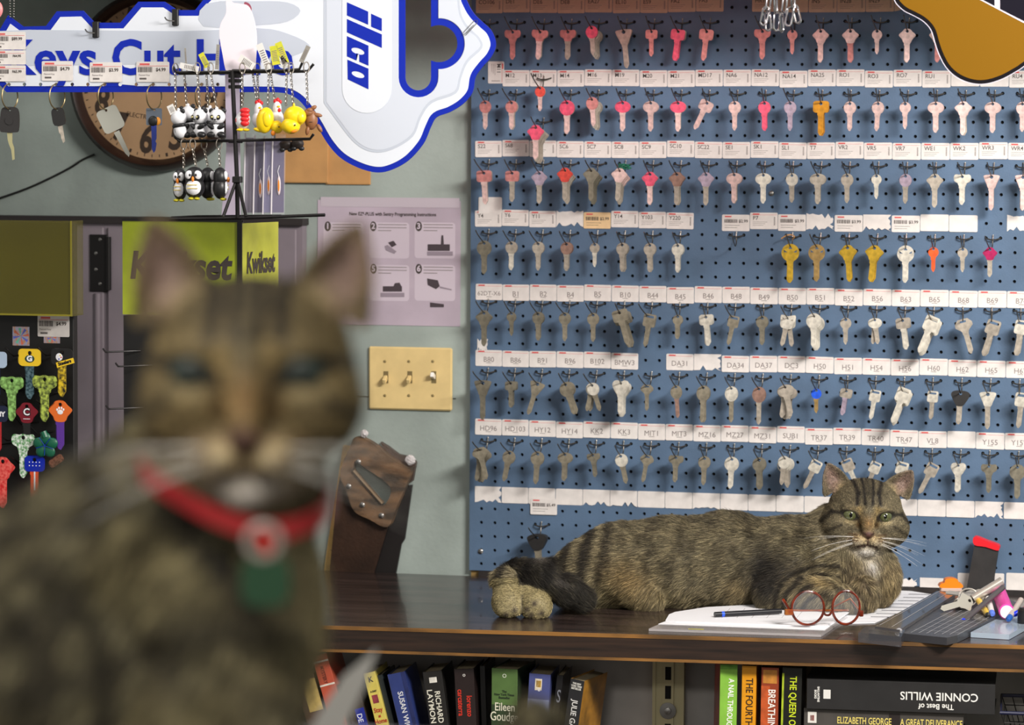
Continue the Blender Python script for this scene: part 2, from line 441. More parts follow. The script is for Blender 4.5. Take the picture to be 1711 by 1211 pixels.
# ================================================================== keys
KM = {}
def kmat(name, col, rough=0.38, metal=0.5):
    KM[name] = (mat('key_'+name, col, rough, metal*0.75, var=0.12, vscale=120, bump=0.06, bscale=500), name)
kmat('nickel', (186, 176, 162)); kmat('bright', (232, 226, 212), 0.32); kmat('dull', (134, 128, 112), 0.45)
kmat('pink', (214, 142, 138), 0.42, 0.5); kmat('hot pink', (238, 92, 122), 0.42, 0.35); kmat('pale pink', (238, 206, 200), 0.4, 0.6)  # some blanks truly pink; on others reddish reflections are painted into the metal
kmat('lilac', (190, 172, 190), 0.4, 0.6); kmat('gold', (222, 182, 62), 0.35, 0.85); kmat('brass', (184, 152, 96), 0.4, 0.85)
kmat('orange', (238, 92, 34), 0.4, 0.2); kmat('magenta', (176, 24, 90), 0.4, 0.3); kmat('black', (34, 32, 32), 0.5, 0.0)
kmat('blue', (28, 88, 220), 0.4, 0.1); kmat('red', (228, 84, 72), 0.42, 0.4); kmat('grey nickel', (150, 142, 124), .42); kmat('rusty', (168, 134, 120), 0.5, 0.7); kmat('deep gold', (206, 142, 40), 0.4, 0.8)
mm = 0.001
def sc(pts): return [(x*mm, z*mm) for x, z in pts]
def bow_shape(t):
    """outer loop, holes, lowest z, blade width, tip z, x of blade"""
    eye = circ(0, 0, 2.4, 12)
    if t == 'r': return circ(0, -6.5, 10, 28, rz=10.3), [eye], -16, 7.6, -43
    if t == 'i': return circ(0, -5.5, 8.2, 24), [eye], -13, 6.2, -36
    if t == 'R': return circ(0, -8, 12.5, 30), [eye], -20, 9.0, -50
    if t == 'o': return circ(0, -6, 13, 32, rz=9.5), [eye], -15, 8.4, -45
    if t == 'e': return circ(0, -10, 12, 32, rz=14), [eye], -23, 8.0, -62
    if t == 'd': return cr([(-4.5,3.4),(0,4.2),(4.5,3.4),(8,-0.5),(12.6,-4.5),(12.8,-7.5),(8,-13),(5,-18.5),(-5,-18.5),(-8,-13),(-12.8,-7.5),(-12.6,-4.5),(-8,-0.5)], 3), [eye], -18, 8.2, -49
    if t == 'T': return cr([(-11,3.6),(-5,3.2),(0,4.2),(5,3.2),(11,3.6),(13.4,-0.5),(12.4,-7),(7,-10.5),(5,-14.5),(-5,-14.5),(-7,-10.5),(-12.4,-7),(-13.4,-0.5)], 3), [eye], -14, 8.6, -44
    if t == 'q': return rrect(-11.5,-13,11.5,4,4), [eye], -12.5, 8.2, -46
    if t == 's': return rrect(-6,-18,15,4.2,3.4), [rrect(-2.6,-2.4,12,1.8,1.2,2)], -17.5, 8.2, -52
    if t == 'v': return cr([(-13,2.6),(-5,4),(5,4),(13,2.6),(13.2,-2),(8,-14),(5,-20),(-5,-20),(-8,-14),(-13.2,-2)], 3), [circ(0,0,3.2,12)], -19.5, 8.4, -58
    if t == 'h': return cr([(-13,4),(-4,4.2),(4,4.2),(13,4),(12.4,-6),(9.5,-17),(0,-18.5),(-9.5,-17),(-12.4,-6)], 3), [[(-2,-1.6),(0,2),(2,-1.6)], [(-10,1),(-6,-1.6),(-9,-3)], [(10,1),(9,-3),(6,-1.6)]], -18, 8.2, -50
    if t == 'x': return [(-8,4),(8,4),(14,-3),(14,-8),(7,-14),(5,-17),(-5,-17),(-7,-14),(-14,-8),(-14,-3)], [rrect(-5,-1.8,5,1.6,1,2)], -16.5, 8.4, -52
    if t == 'K': return circ(0, -9, 14.2, 36, rz=14.4), [[(-3.4,-3.0),(0,2.6),(3.4,-3.0)], [(-11,-4),(-4.6,-8.2),(-10,-8.6)], [(11,-4),(10,-8.6),(4.6,-8.2)]], -22, 9.6, -57
    if t == 'H': return cr([(0,2.6),(6,5),(12,3),(14,-4),(10,-12),(5,-18),(-5,-18),(-10,-12),(-14,-4),(-12,3),(-6,5)], 3), [eye], -17.5, 9.6, -50
    if t == 'b': return cr([(-15,2),(-7,5),(7,5),(15,2),(16,-4),(9,-17),(4.5,-21),(-4.5,-21),(-9,-17),(-16,-4)], 3), [circ(0,0,3,12)], -20, 9.4, -54
    return circ(0, -6.5, 10, 28), [eye], -16, 7.6, -43
SHN = dict(r='round', i='small round', R='large round', o='oval', e='egg-headed', d='shouldered', T='crown-headed', q='square-headed', s='slotted square', v='tapered-head', h='three-hole', x='hexagonal-head', K='large three-hole', H='heart-headed', b='rubber-headed')
KC = {}
def key_meshes(t, colb, coll):
    k = (t, colb, coll)
    if k in KC: return KC[k]
    o, hs, zb, w, tip = bow_shape(t)
    th = 1.15 if t != 'b' else 3.0
    b = MB(); b.prism([sc(o)]+[sc(h) for h in hs], -th*mm, th*mm)
    ox = 4.5 if t == 's' else 0
    if t in 'rRoeqsdvTxH':      # raised maker's panel on the bow
        b.prism([sc(rrect(ox-5.2, zb*0.62-1.6, ox+5.2, zb*0.62+1.6, 1.2, 2))], -(th+0.22)*mm, -th*mm)
    bow = b.mesh('bow', KM[colb][0])
    b = MB(); hw = w/2
    prof = [(-hw-1, zb+1.0), (-hw-1, zb-4), (-hw, zb-5.2), (-hw, tip+4), (-hw+2.2, tip), (0.6, tip-0.8), (hw, tip+5), (hw, zb-2.6), (hw+0.8, zb-2.0), (hw+0.8, zb+1.0)]
    b.prism([sc([(x+ox, z) for x, z in prof])], -0.95*mm, 0.95*mm)
    for q in (-0.22, 0.16):
        b.box(((ox+q*w-0.5)*mm, -1.25*mm, (tip+3)*mm), ((ox+q*w+0.55)*mm, -0.95*mm, (zb-5)*mm))
    bl = b.mesh('blade', KM[coll][0])
    KC[k] = (bow, bl); return KC[k]
def make_key(t, cb, cl, loc, rot, label, scale=1.0, group='keys hanging on the pegboard'):
    bow, bl = key_meshes(t, cb, cl)
    o = thing('key', label, 'key', loc, rot, group); o.scale = (scale,)*3
    put('bow', bow, o); put('blade', bl, o)
    return o
A = {'p':'pink','P':'hot pink','w':'pale pink','n':'nickel','N':'bright','g':'dull','G':'gold','B':'brass','l':'lilac','O':'orange','M':'magenta','k':'black','u':'blue','a':'red','y':'rusty','D':'deep gold'}
# col: (shape, bow colour, blade colour, count, swing deg, scale)
K = [
 {1:'T p p 1 0',2:'T p w 2 4',3:'T p n 2 0',4:'r P n 5 -4',5:'v n n 2 -6',6:'q p p 1 0 .85',7:'q P P 3 6',8:'q p p 2 6',10:'T p p 1 0',11:'i p p 1 0',12:'d w w 2 0',13:'d w p 2 0',14:'i w w 1 0',15:'d w w 2 0',16:'d w p 1 0'},
 {0:'r p w 1 0',1:'r p w 2 0',3:'R P w 2 0',4:'r p w 5 -4',5:'o P w 1 0',6:'o w w 2 0',7:'o P w 2 0',8:'q w w 1 26',9:'r w w 1 0',10:'r P P 2 0',11:'r l l 1 0',12:'q D D 3 0 1.1',13:'r w w 1 0',14:'r w w 1 3',15:'i w w 1 0 1.1',16:'o w w 2 0',17:'d w w 2 0',18:'o w w 2 0',19:'r w w 2 0'},
 {0:'q p w 2 -3 1.1',1:'q p n 2 0',2:'d l n 1 0',3:'d a n 4 0',4:'d g g 4 0',5:'d w n 4 4',6:'d P w 2 0',7:'d y n 2 0',8:'d l n 1 0',9:'o w w 2 0',10:'o N N 1 0',11:'r N n 1 0',12:'o n n 2 0',13:'r n n 1 0',14:'i N N 1 0',15:'r l n 1 0',16:'d n n 1 0',17:'T N N 2 0',18:'v w w 2 0 .9',19:'v w w 2 0 .9'},
 {0:'R g g 1 0',1:'r n N 2 0',2:'r n n 2 0',3:'r y n 3 0',4:'i n N 1 0',5:'r n n 3 0',6:'r n n 2 0',7:'r N N 3 0',11:'K G G 2 0',12:'K B B 1 0 .95',13:'d G G 2 -4 1.1',14:'d G G 2 6 1.1',15:'K N N 2 0 .95',16:'i O O 1 0',17:'i n n 1 0',18:'d M n 1 0 .88'},
 {0:'d g g 1 0 1.1',1:'i g g 1 0',2:'r g n 2 0',3:'r g n 1 0',4:'r n n 1 0',5:'q n n 6 -16 1.15',6:'s n n 2 9 .95',7:'i n n 2 3',8:'q N N 3 -5',9:'s n n 1 12 .85',10:'r g g 3 0',11:'h N n 2 12 .9',12:'R N N 4 0',13:'i n n 1 0 1.1',14:'o N n 2 -8 .85',15:'q n N 3 -8',16:'s N N 4 22 1.1',17:'x n n 1 -16',18:'s n n 2 18 1.05',19:'s N n 2 10'},
 {0:'v g g 1 0 1.05',1:'q g g 3 0 .85',2:'v n n 1 17 .9',3:'R n n 3 -18',4:'r N n 3 -18',5:'H N N 5 0',6:'x n n 1 0 .75',7:'e n y 1 -4 .8',8:'e n n 3 2 .9',9:'e N n 2 0 .88',10:'e y n 2 0 .92',11:'o n n 5 -12 1.05',12:'i u B 1 0',13:'q n l 3 10 .85',14:'s N N 1 10 .85',15:'s N N 4 20 1.05',16:'s N n 2 4 .8',17:'b k n 2 3 .9',18:'v N n 1 0 .95',19:'s N n 1 6'},
 {0:'x n n 4 -14 .95',1:'r n n 1 12 1.1',2:'r n n 1 4 1.15',3:'o n n 2 3 .95',4:'T g g 2 -6 .8',5:'r N n 1 -12 1.05',6:'x n n 1 10 .8',7:'T g n 2 2 .9',8:'r n n 2 2',9:'R N N 1 3 .95',10:'r g g 3 0 1.1',11:'r N n 5 6',12:'s N n 1 26 .9',13:'s n N 1 -24 .9',14:'s N n 1 22 .85',15:'s N N 2 14 .9',16:'s n n 1 26 .95',17:'H N N 2 2 .85',18:'T g g 1 0 .95',19:'R g g 2 0'},
]
nkeys = 0
def hang(r, x, z, spec, wh, yaw):
    global nkeys
    f = spec.split(); t, cb, cl, n, sw = f[0], A[f[1]], A[f[2]], int(f[3]), float(f[4]); s = float(f[5]) if len(f) > 5 else 1.0
    n = min(n, 5)
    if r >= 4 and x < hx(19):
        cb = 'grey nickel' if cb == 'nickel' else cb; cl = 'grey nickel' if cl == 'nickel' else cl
    for i in range(n):
        d = (0.040-0.0055*i) if n < 4 else (0.060-0.0095*i)
        ez = float(np.interp(d, [0.012, 0.022, 0.042, 0.070], [-0.0145, -0.0187, -0.0180, -0.0082]))
        # eye of the key sits on the hook's arm
        px = x+math.sin(yaw)*d; py = WALL-math.cos(yaw)*d; pz = z+ez-0.0012
        swing = math.radians(sw+(0 if i == 0 else (random.uniform(-3, 3) if n < 4 and t not in 'xo' else random.uniform(-1.5, 1.5))))
        if i and (r >= 4 and f[0] in 'hrxo' and n >= 2 and abs(sw) > 5): swing = -swing*(0.9-0.25*i)
        shn = SHN[t]; cn = cb if cb == cl or cb not in ('magenta','black','blue') else cb+'-headed'
        if i == 0: lab = f'{cn} {shn} key, '+('front ' if n > 1 else '')+f'on the hook {wh}'
        else: lab = f'{cn} {shn} key behind the front one, hook {wh}'
        g = 'keys hanging on the pegboard' if i == 0 else f'keys behind the front one on the hook {wh}'
        c2 = cb if (i == 0 or cb not in ('hot pink', 'pink', 'red')) else 'nickel'
        if i and c2 != cb: lab = lab.replace(cn, 'nickel', 1)
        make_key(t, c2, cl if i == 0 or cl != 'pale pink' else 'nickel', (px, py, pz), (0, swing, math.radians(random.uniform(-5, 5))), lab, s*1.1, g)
        nkeys += 1
for r in range(7):
    for c in range(20):
        x = -1.4374+2*c*P; z = hz(ROWZ[r]); wh = where(r, c)
        has = c in K[r]
        if not has and not ((r, c) in ((3, 9), (0, 0))): continue
        yaw = math.radians(random.uniform(-3, 5)) if c > 3 else math.radians(random.uniform(-2, 2))
        make_hook(x, z, f'black wire hook {wh}' if not wh.startswith('below') else 'black wire hook '+wh, yaw)
        if has: hang(r, x, z, K[r][c], wh, yaw)
# two stray hooks of the third column and the low one with black headed keys
x = -1.4374+4*P
make_hook(x, hz(4)+0.001, 'black wire hook pushed through the M13 tag'); hang(1, x, hz(4)+0.001, 'r a w 2 0 .85', 'through the M13 tag', 0.03)
make_hook(x, hz(7), 'black wire hook above the SC4 tag, third column'); hang(1, x-0.002, hz(7), 'd P w 5 0 1.05', 'above the SC4 tag', 0)
make_hook(x, hz(36), 'black wire hook lowest on the board, left of the lying cat'); hang(9, x, hz(36), 'b k n 3 -3 1.0', 'lowest on the board', 0)
# split ring on the fan of keys under SUB1
b = MB(); b.tube([(0.012*math.cos(a), 0.0, 0.012*math.sin(a)) for a in [2*math.pi*i/24 for i in range(24)]], 0.0009, 6, closed=True)
tag(b.obj('key_ring', KM['bright'][0], loc=(-1.4374+22*P-0.004, WALL-0.047, hz(30)-0.027), smooth=True), 'wire split ring round the fan of keys under the SUB1 tag', 'key ring')
b = MB()
for i in range(6):
    b.tube(cr([(random.uniform(-.012,.012), random.uniform(-.004,.004), random.uniform(-.004,.006)) for _ in range(5)], 4), 0.001, 5, closed=True)
tag(b.obj('twist_tie', mat('green_twist', (24, 110, 84), 0.6), loc=(-1.4374+10*P+0.003, WALL-0.03, hz(10)-0.006)), 'green twist tie on the hook under the SC8 tag', 'twist tie')
b = MB(); b.tube(cr([(-.018, 0, -.003), (-.008, -.002, .003), (0, 0, .004), (.006, -.004, .001), (.002, .002, -.004)], 4, False), 0.0012, 5)
tag(b.obj('rubber_band', mat('tan_band', (200, 150, 90), 0.7), loc=(-1.4374+22*P, WALL-0.02, hz(15)-0.002)), 'tan rubber band above the first gold key blank', 'rubber band')
# ================================================================== things on and against the wall, left of the pegboard
mPurple = mat('purple_grey_paint', (134, 124, 132), 0.55, var=0.05, vscale=8)
mBlk = mat('black_plastic', (24, 23, 23), 0.45)
mBlkM = mat('black_metal', (30, 28, 28), 0.4, 0.5)
CY = WY-0.03
a = PY(-70, 366, CY); e = PY(505, 366, CY)
cab = thing('cabinet', 'tall purple-grey metal cabinet behind the sitting cat and the key displays', 'cabinet', (0, 0, 0))
b = MB(); b.box((a.x, CY, CT+.0008), (e.x, WY-0.002, a.z)); b.obj('body', mPurple, cab)
s1 = PY(178, 500, CY-0.006).x; s2 = PY(163, 500, CY-0.006).x
b = MB(); b.box((a.x, CY-0.006, CT+.004), (s1-0.006, CY-0.0001, a.z-0.012), 0.002); b.obj('door', mPurple, cab)
b = MB(); b.box((s1+0.002, CY-0.006, CT+.004), (e.x-0.01, CY-0.0001, a.z-0.012), 0.002); b.obj('door', mPurple, cab)
b = MB(); b.tube([(s2, CY-0.006, CT+.004), (s2, CY-0.006, PY(163, 490, CY).z)], 0.006, 12); b.obj('bead', mPurple, cab, smooth=True)
b = MB(); b.box((a.x-0.01, CY-0.012, a.z-0.004), (e.x+0.004, WY-0.002, a.z+0.008)); b.obj('top_edge', mat('dark_edge', (42, 36, 36), 0.6), cab)
h0 = PY(150, 487, CY-0.008); h1 = PY(187, 392, CY-0.008)
b = MB(); b.box((h0.x, CY-0.009, h0.z), (h1.x-0.009, CY-0.0062, h1.z), 0.001); b.tube([(h1.x-0.006, CY-0.010, h0.z+0.004), (h1.x-0.006, CY-0.010, h1.z-0.004)], 0.005, 12)
hg = b.obj('hinge', mBlkM, cab)
for u, v in ((167, 400), (160, 423), (160, 450), (167, 474)):
    q = PY(u, v, CY-0.01); t = MB(); t.lathe([(0.0035, 0), (0.003, -0.0012), (0.001, -0.0018)], 12, 'y'); t.obj('screw', mSteel, hg, smooth=True, loc=(q.x, CY-0.0088, q.z))
# dark crack line on the wall, small stains
b = MB(); p = PY(596, 662, WY); q = PY(622, 663, WY); b.box((p.x-0.02, WY-0.0008, p.z-0.001), (q.x, WY+0.001, q.z+0.001)); b.box((PY(757,665,WY).x, WY-0.0008, p.z-0.001), (PY(762,665,WY).x, WY+0.001, p.z+0.001)); 
b.cur = 0
struct(b.obj('trim_2', mat('crack_dark', (70, 70, 66), 0.9)))
# wooden batten peeking out under and beside the board
b = MB(); a0 = PY(787, 985, WY-0.004); b.box((a0.x+0.001, WALL+0.0065, a0.z-0.02), (xR, WY-0.0005, zB+0.06)); struct(b.obj('trim_3', mat('plywood_edge', (150, 120, 66), 0.7, var=0.25, vscale=30)))
mDk = mat('dark_rail', (40, 34, 32), 0.6, var=0.3, vscale=60)
b = MB(); b.box((PY(800, 960, WALL).x, WALL-0.002, PY(800, 986, WALL).z), (xR, WALL+0.0062, zB-0.001)); struct(b.obj('trim_4', mDk))
# ---------------------------------------------------------------- clock
ck = PY(265, 135, WY); CR_ = 0.168*5.9/5.85
px = 5.84/math.cos(YAW)/FPX*0.985        # metres per pixel on the wall around there
mRim = mat('clock_rim', (44, 26, 20), 0.35, var=0.15, vscale=20)
mDial = mat('clock_dial', (176, 142, 106), 0.7, var=0.07, vscale=10)
clk = thing('wall_clock', 'round wall clock with brown rim and old-style numerals, behind the key strip', 'clock', (ck.x, WY, ck.z))
R_ = 158*px
b = MB(); b.lathe([(R_*0.80, -0.004), (R_*0.86, -0.014), (R_*0.885, -0.030), (R_*0.93, -0.038), (R_*0.985, -0.026), (R_, -0.008), (R_, -0.001)], 72, 'y'); b.obj('rim', mRim, clk, smooth=True)
b = MB(); b.lathe([(R_*0.875, -0.001), (R_*0.875, -0.0165), (0.0005, -0.0165)], 72, 'y'); b.obj('dial', mDial, clk)
dk = mat('numeral_ink', (58, 44, 34), 0.7)
b = MB(); rot0 = math.radians(9)
for i in range(60):
    t = 2*math.pi*i/60-rot0; r0, r1, w_ = (0.80, 0.84, 0.0022) if i % 5 == 0 else (0.81, 0.84, 0.0008)
    c_, s_ = math.sin(t), math.cos(t)
    q = [((c_*r*R_+s_*k), -0.0168, (s_*r*R_-c_*k)) for r, k in ((r0, -w_), (r0, w_), (r1, w_), (r1, -w_))]
    b.add(q, [(0, 1, 2, 3)])
b.obj('minute_track', dk, clk)
for n in range(1, 13):
    t = 2*math.pi*n/12+rot0
    text(str(n), 0.072, dk, clk, (math.sin(t)*R_*0.665, -0.0168, math.cos(t)*R_*0.665), (math.pi/2, rot0*1.0, 0), 'numeral', sx=0.75, off=0.0022)
text('ELECTRIC', 0.012, dk, clk, (-0.032, -0.0168, -0.066), (math.pi/2, rot0, 0))
for t, L, w_, nm in ((math.radians(-42), 0.55, 0.004, 'hour_hand'), (math.radians(48), 0.72, 0.003, 'minute_hand')):
    b = MB(); b.prism([[(-w_, -0.02), (w_, -0.02), (w_*0.6, L*R_), (-w_*0.6, L*R_)]], -0.0195, -0.0185); b.obj(nm, mBlk, clk, rot=(0, t, 0))
# power cord
b = MB(); b.tube(cr([tuple(PY(u, v, WY-0.006)) for u, v in ((-40, 345), (0, 331), (45, 315), (85, 297), (118, 280), (138, 267), (158, 258))], 5, False), 0.0021, 8)
tag(b.obj('power_cord', mBlk, smooth=True), 'thin black cord running down the wall from the clock rim', 'cord')
# ---------------------------------------------------------------- brown envelopes
mKraft = mat('kraft_paper', (196, 148, 92), 0.75, var=0.08, vscale=12, bump=0.2, bscale=60)
for (u0, v0, u1, v1, dy, lab) in ((545, 205, 620, 308, 0.004, 'brown kraft envelope, the right one, under the blue key-shaped sign'), (462, 190, 550, 305, 0.008, 'brown kraft envelope, the left one, behind the animal keychains')):
    a = PY(u0, v1, WY); e = PY(u1, v0, WY); o = thing('envelope', lab, 'envelope', (0, 0, 0), group='kraft envelopes on the wall')
    b = MB(); b.box((a.x, WY-dy, a.z), (e.x, WY-dy+0.0035, e.z), 0.0008); b.obj('pouch', mKraft, o)
    b = MB(); b.box((a.x+0.002, WY-dy-0.0006, a.z+0.002), (e.x-0.002, WY-dy-0.0001, a.z+0.012)); b.obj('bottom_fold', mKraft, o)
# ---------------------------------------------------------------- instruction sheet in a sleeve
mSheet = mat('lavender_sheet', (190, 176, 190), 0.5, var=0.06, vscale=8, coat=0.3)
mSheetL = mat('lavender_light', (208, 196, 208), 0.5, coat=0.3)
sh = thing('instruction_sheet', 'lavender sheet of six numbered programming steps in a clear sleeve', 'poster', (0, 0, 0))
a = PY(531, 541, WY); e = PY(770, 336, WY)
b = MB(); b.box((a.x, WY-0.0012, a.z), (e.x, WY-0.0002, e.z)); b.obj('paper', mSheet, sh)
a1 = PY(536, 345, WY); e1 = PY(768, 331, WY)
b = MB(); b.box((a1.x, WY-0.0018, a1.z), (e1.x, WY-0.00125, e1.z)); sl = b.obj('sleeve_strip', mat('sleeve', (196, 186, 196), 0.25, alpha=1), sh)
def W_(u, v): return PY(u, v, WY-0.0016)
text('New EZ*-PLUS with Sentry Programming Instructions', 0.0088, mInk, sh, tuple(W_(656, 358)), off=0.0002, sx=0.86)
boxes = [(541, 372, 607, 431, '1'), (617, 372, 684, 431, '2'), (693, 372, 761, 431, '3'), (541, 443, 607, 502, '4'), (617, 443, 684, 502, '5'), (693, 443, 761, 502, '6')]
for (u0, v0, u1, v1, n) in boxes:
    p0 = PY(u0, v1, WY); p1 = PY(u1, v0, WY)
    pn = MB(); pn.prism([rrect(p0.x, p0.z, p1.x, p1.z, 0.006)], WY-0.0014, WY-0.00121); pn = pn.obj('step_panel', mSheetL, sh)
    c0 = PY(u0+7, v0+6, WY); t = MB(); t.prism([circ(c0.x, c0.z, 0.0062, 20, rz=0.0092)], WY-0.0017, WY-0.00141); t.obj('number_disc', mInk, pn)
    text(n, 0.015, mSheetL, pn, (c0.x, WY-0.0018, c0.z), off=0.0005)
    t = MB()
    for k in range(3):
        q0 = PY(u0+15, v0+3+k*5, WY); q1 = PY(u1-4-(k == 2)*26, v0+3+k*5, WY); t.box((q0.x, WY-0.0017, q0.z-0.0006), (q1.x, WY-0.00141, q0.z+0.0006))
    t.obj('step_text', mInkG, pn)
def ill(n, polys):
    t = MB()
    for pl in polys:
        t = MB(); t.prism([[(PY(u, v, WY).x, PY(u, v, WY).z) for u, v in pl]], WY-0.0019, WY-0.00145)
        t.obj('illustration', n, sh)
mIll = mat('print_dark', (70, 60, 66), 0.7); mIll2 = mat('print_mid', (150, 138, 150), 0.7)
ill(mIll, [[(714,465),(732,468),(735,478),(729,483),(715,476)], [(649,405),(658,402),(663,409),(655,413)], [(715,408),(752,408),(752,419),(715,419)], [(738,393),(741,393),(742,408),(737,408)], [(640,478),(672,478),(672,487),(640,487)], [(660,473),(668,472),(671,478),(658,478)], [(719,505),(742,508),(742,513),(719,513)]])
ill(mIll2, [[(643,411),(648,409),(663,420),(659,424),(645,418)], [(714,420),(757,420),(757,427),(714,427)], [(636,489),(676,489),(676,496),(636,496)], [(556,407),(575,403),(590,410),(572,414)], [(735,478),(755,483),(755,485),(735,481)]])
# ---------------------------------------------------------------- switch plate
mPlate = mat('almond_plate', (226, 200, 140), 0.35, var=0.03)
a = PY(617, 683, WY); e = PY(757, 581, WY)
sp = thing('light_switch', 'almond triple toggle switch plate on the green wall', 'switch', (0, 0, 0))
b = MB(); b.box((a.x, WY-0.007, a.z), (e.x, WY-0.0003, e.z), 0.003); pl = b.obj('plate', mPlate, sp)
for i, u in enumerate((645, 685, 725)):
    p = PY(u, 630, WY-0.007)
    t = MB(); t.box((p.x-0.0045, WY-0.0078, p.z-0.011), (p.x+0.0045, WY-0.0069, p.z+0.011)); t.obj('slot', mat('slot_shadow', (120, 104, 66), 0.6), sp)
    t = MB(); t.T = Matrix.Translation((p.x, WY-0.0074, p.z)) @ Euler((math.radians(28 if i < 2 else -22), 0, 0)).to_matrix().to_4x4()
    t.box((-0.0034, -0.016, -0.0045), (0.0034, 0.0, 0.0045), 0.001); t.obj('toggle', mPlate if i < 2 else mat('white_toggle', (240, 238, 232), 0.3), sp)
    for v in (603, 660):
        q = PY(u, v, WY); t = MB(); t.lathe([(0.0028, WY-0.0068), (0.0026, WY-0.0082), (0.001, WY-0.0086)], 12, 'y', (q.x, 0, q.z)); t.obj('screw', mat('plate_screw', (176, 156, 108), 0.4, 0.6), sp, smooth=True)
# ---------------------------------------------------------------- folding rule, handsaws
def SP(x, y): return (540+x/4.322, 700+y/4.322)     # pixels read off an enlarged detail
def wpoly(pts, Y=WY): return [(PY(u, v, Y).x, PY(u, v, Y).z) for u, v in pts]
mRule = mat('yellow_rule', (206, 168, 100), 0.6, var=0.12, vscale=30)
rl = thing('wooden_ruler', 'yellowed wooden ruler leaning on the wall left of the handsaws', 'ruler')
b = MB(); b.prism([wpoly([SP(5,1115), SP(66,1112), SP(205,190), SP(150,185)])], WY-0.006, WY-0.001); rr_ = b.obj('stick', mRule, rl)
b = MB()
for k in range(24):
    t = k/24; u0 = 540+(62+(200-62)*t)/4.322; v0 = 700+(1095+(200-1095)*t)/4.322
    p = PY(u0, v0, WY); L = 0.008 if k % 4 == 0 else 0.005; b.box((p.x-L, WY-0.0068, p.z), (p.x-0.001, WY-0.00605, p.z+0.0007))
b.obj('gradations', mInk, rr_)
mBladeR = mat('rusty_blade', (58, 40, 30), 0.5, 0.35, var=0.35, vscale=16, bump=0.2)
mWoodH = mat('worn_handle_wood', (100, 76, 54), 0.55, var=0.45, vscale=22, bump=0.2, stretch=(1, 1, 3))
saw2 = thing('handsaw', 'dark handsaw hanging behind the other saw, right edge showing', 'saw')
b = MB(); b.prism([wpoly([SP(300,1118), SP(535,1118), SP(575,900), SP(600,860), SP(655,470), SP(560,480)])], WY-0.012, WY-0.006); b.obj('blade', mat('black_blade', (30, 26, 25), 0.5, 0.2), saw2)
b = MB(); b.prism([wpoly([SP(430,160), SP(480,190), SP(560,250), SP(660,270), SP(684,310), SP(660,440), SP(600,480), SP(500,300)])], WY-0.016, WY-0.004); b.obj('handle', mat('dark_handle', (74, 58, 50), 0.5, var=0.3), saw2)
saw = thing('handsaw', 'rusty handsaw with worn wooden handle hanging blade down above the counter', 'saw')
b = MB(); b.prism([wpoly([SP(68,1112), SP(385,1118), SP(490,770), SP(240,600), SP(150,375), SP(125,520)])], WY-0.022, WY-0.0195); b.obj('blade', mBladeR, saw)
outer = cr([SP(262,120), SP(330,128), SP(420,180), SP(530,265), SP(640,330), SP(672,345), SP(640,450), SP(570,610), SP(500,765), SP(370,710), SP(260,650), SP(205,510), SP(160,400), SP(180,300), SP(225,200)], 4)
hole = cr([SP(270,290), SP(330,335), SP(430,400), SP(515,470), SP(518,540), SP(475,605), SP(430,590), SP(330,470), SP(258,370)], 4)
b = MB(); b.prism([wpoly(outer), wpoly(hole)], WY-0.034, WY-0.016); hd = b.obj('handle', mWoodH, saw)
b = MB(); b.tube([tuple(PY(*SP(220,372), WY-0.0345)), tuple(PY(*SP(430,610), WY-0.0345))], 0.0045, 8); b.obj('bracket', mat('tarnished_bar', (130, 110, 88), 0.4, 0.8), hd, smooth=True)
for x_, y_ in ((222,472), (320,605), (457,682), (292,297)):
    p = PY(*SP(x_, y_), WY); t = MB(); t.lathe([(0.0052, WY-0.0338), (0.0048, WY-0.0362), (0.002, WY-0.038)], 16, 'y', (p.x, 0, p.z)); t.obj('bolt', mSteel, hd, smooth=True)
# bags taped at the saw's top
for (x_, y_, r_, lab) in ((295, 105, 0.008, 'crumpled clear plastic on the nail above the saw handle'), (630, 295, 0.010, 'crumpled clear plastic on the right horn of the saw handle')):
    p = PY(*SP(x_, y_), WY-0.036); t = MB(); t.ell((0, 0, 0), (r_, 0.006, r_*0.9), 14, 9)
    t.v = [(v[0]*random.uniform(.75, 1.15), v[1]*random.uniform(.8, 1.1), v[2]*random.uniform(.75, 1.15)) for v in t.v]
    tag(t.obj('plastic_wrap', mat('crumpled_plastic', (205, 200, 200), 0.2, spec=0.8), loc=tuple(p)), lab, 'plastic wrap')
# ================================================================== counter
mTop = mat('dark_counter', (56, 45, 42), 0.26, var=0.35, vscale=9, stretch=(0.4, 4, 1), bump=0.06, bscale=40, coat=0.25)
mFace = mat('counter_edge_wood', (44, 30, 22), 0.45, var=0.4, vscale=24, stretch=(0.25, 1, 4))
mLine = mat('worn_edge', (128, 88, 38), 0.6, var=0.3, vscale=30, stretch=(0.3, 1, 1))
A0 = PZ(545, 1046, CT); A1 = PZ(1711, 1079, CT)
dv = (A1-A0).normalized(); Q0 = A0-dv*1.6; Q1 = A1+dv*0.9
ct = thing('counter', 'long dark varnished wooden counter with worn edges under both cats', 'counter', (0, 0, 0))
def strip(y_off0, y_off1, z0, z1):
    """box between two offsets behind the slightly skewed front edge"""
    n = Vector((-dv.y, dv.x, 0))
    p = [Q0+n*y_off0, Q1+n*y_off0, Q1+n*y_off1, Q0+n*y_off1]
    b = MB(); v = [(q.x, q.y, z) for z in (z0, z1) for q in p]
    b.add(v, [(0,3,2,1),(4,5,6,7),(0,1,5,4),(1,2,6,5),(2,3,7,6),(3,0,4,7)]); return b
b = MB(); wy = WALL-0.006
v = [(Q0.x, Q0.y+0.004, CT-.038), (Q1.x, Q1.y+0.004, CT-.038), (Q1.x, wy, CT-.038), (Q0.x, wy, CT-.038)]; v += [(x, y, CT) for x, y, z in v]
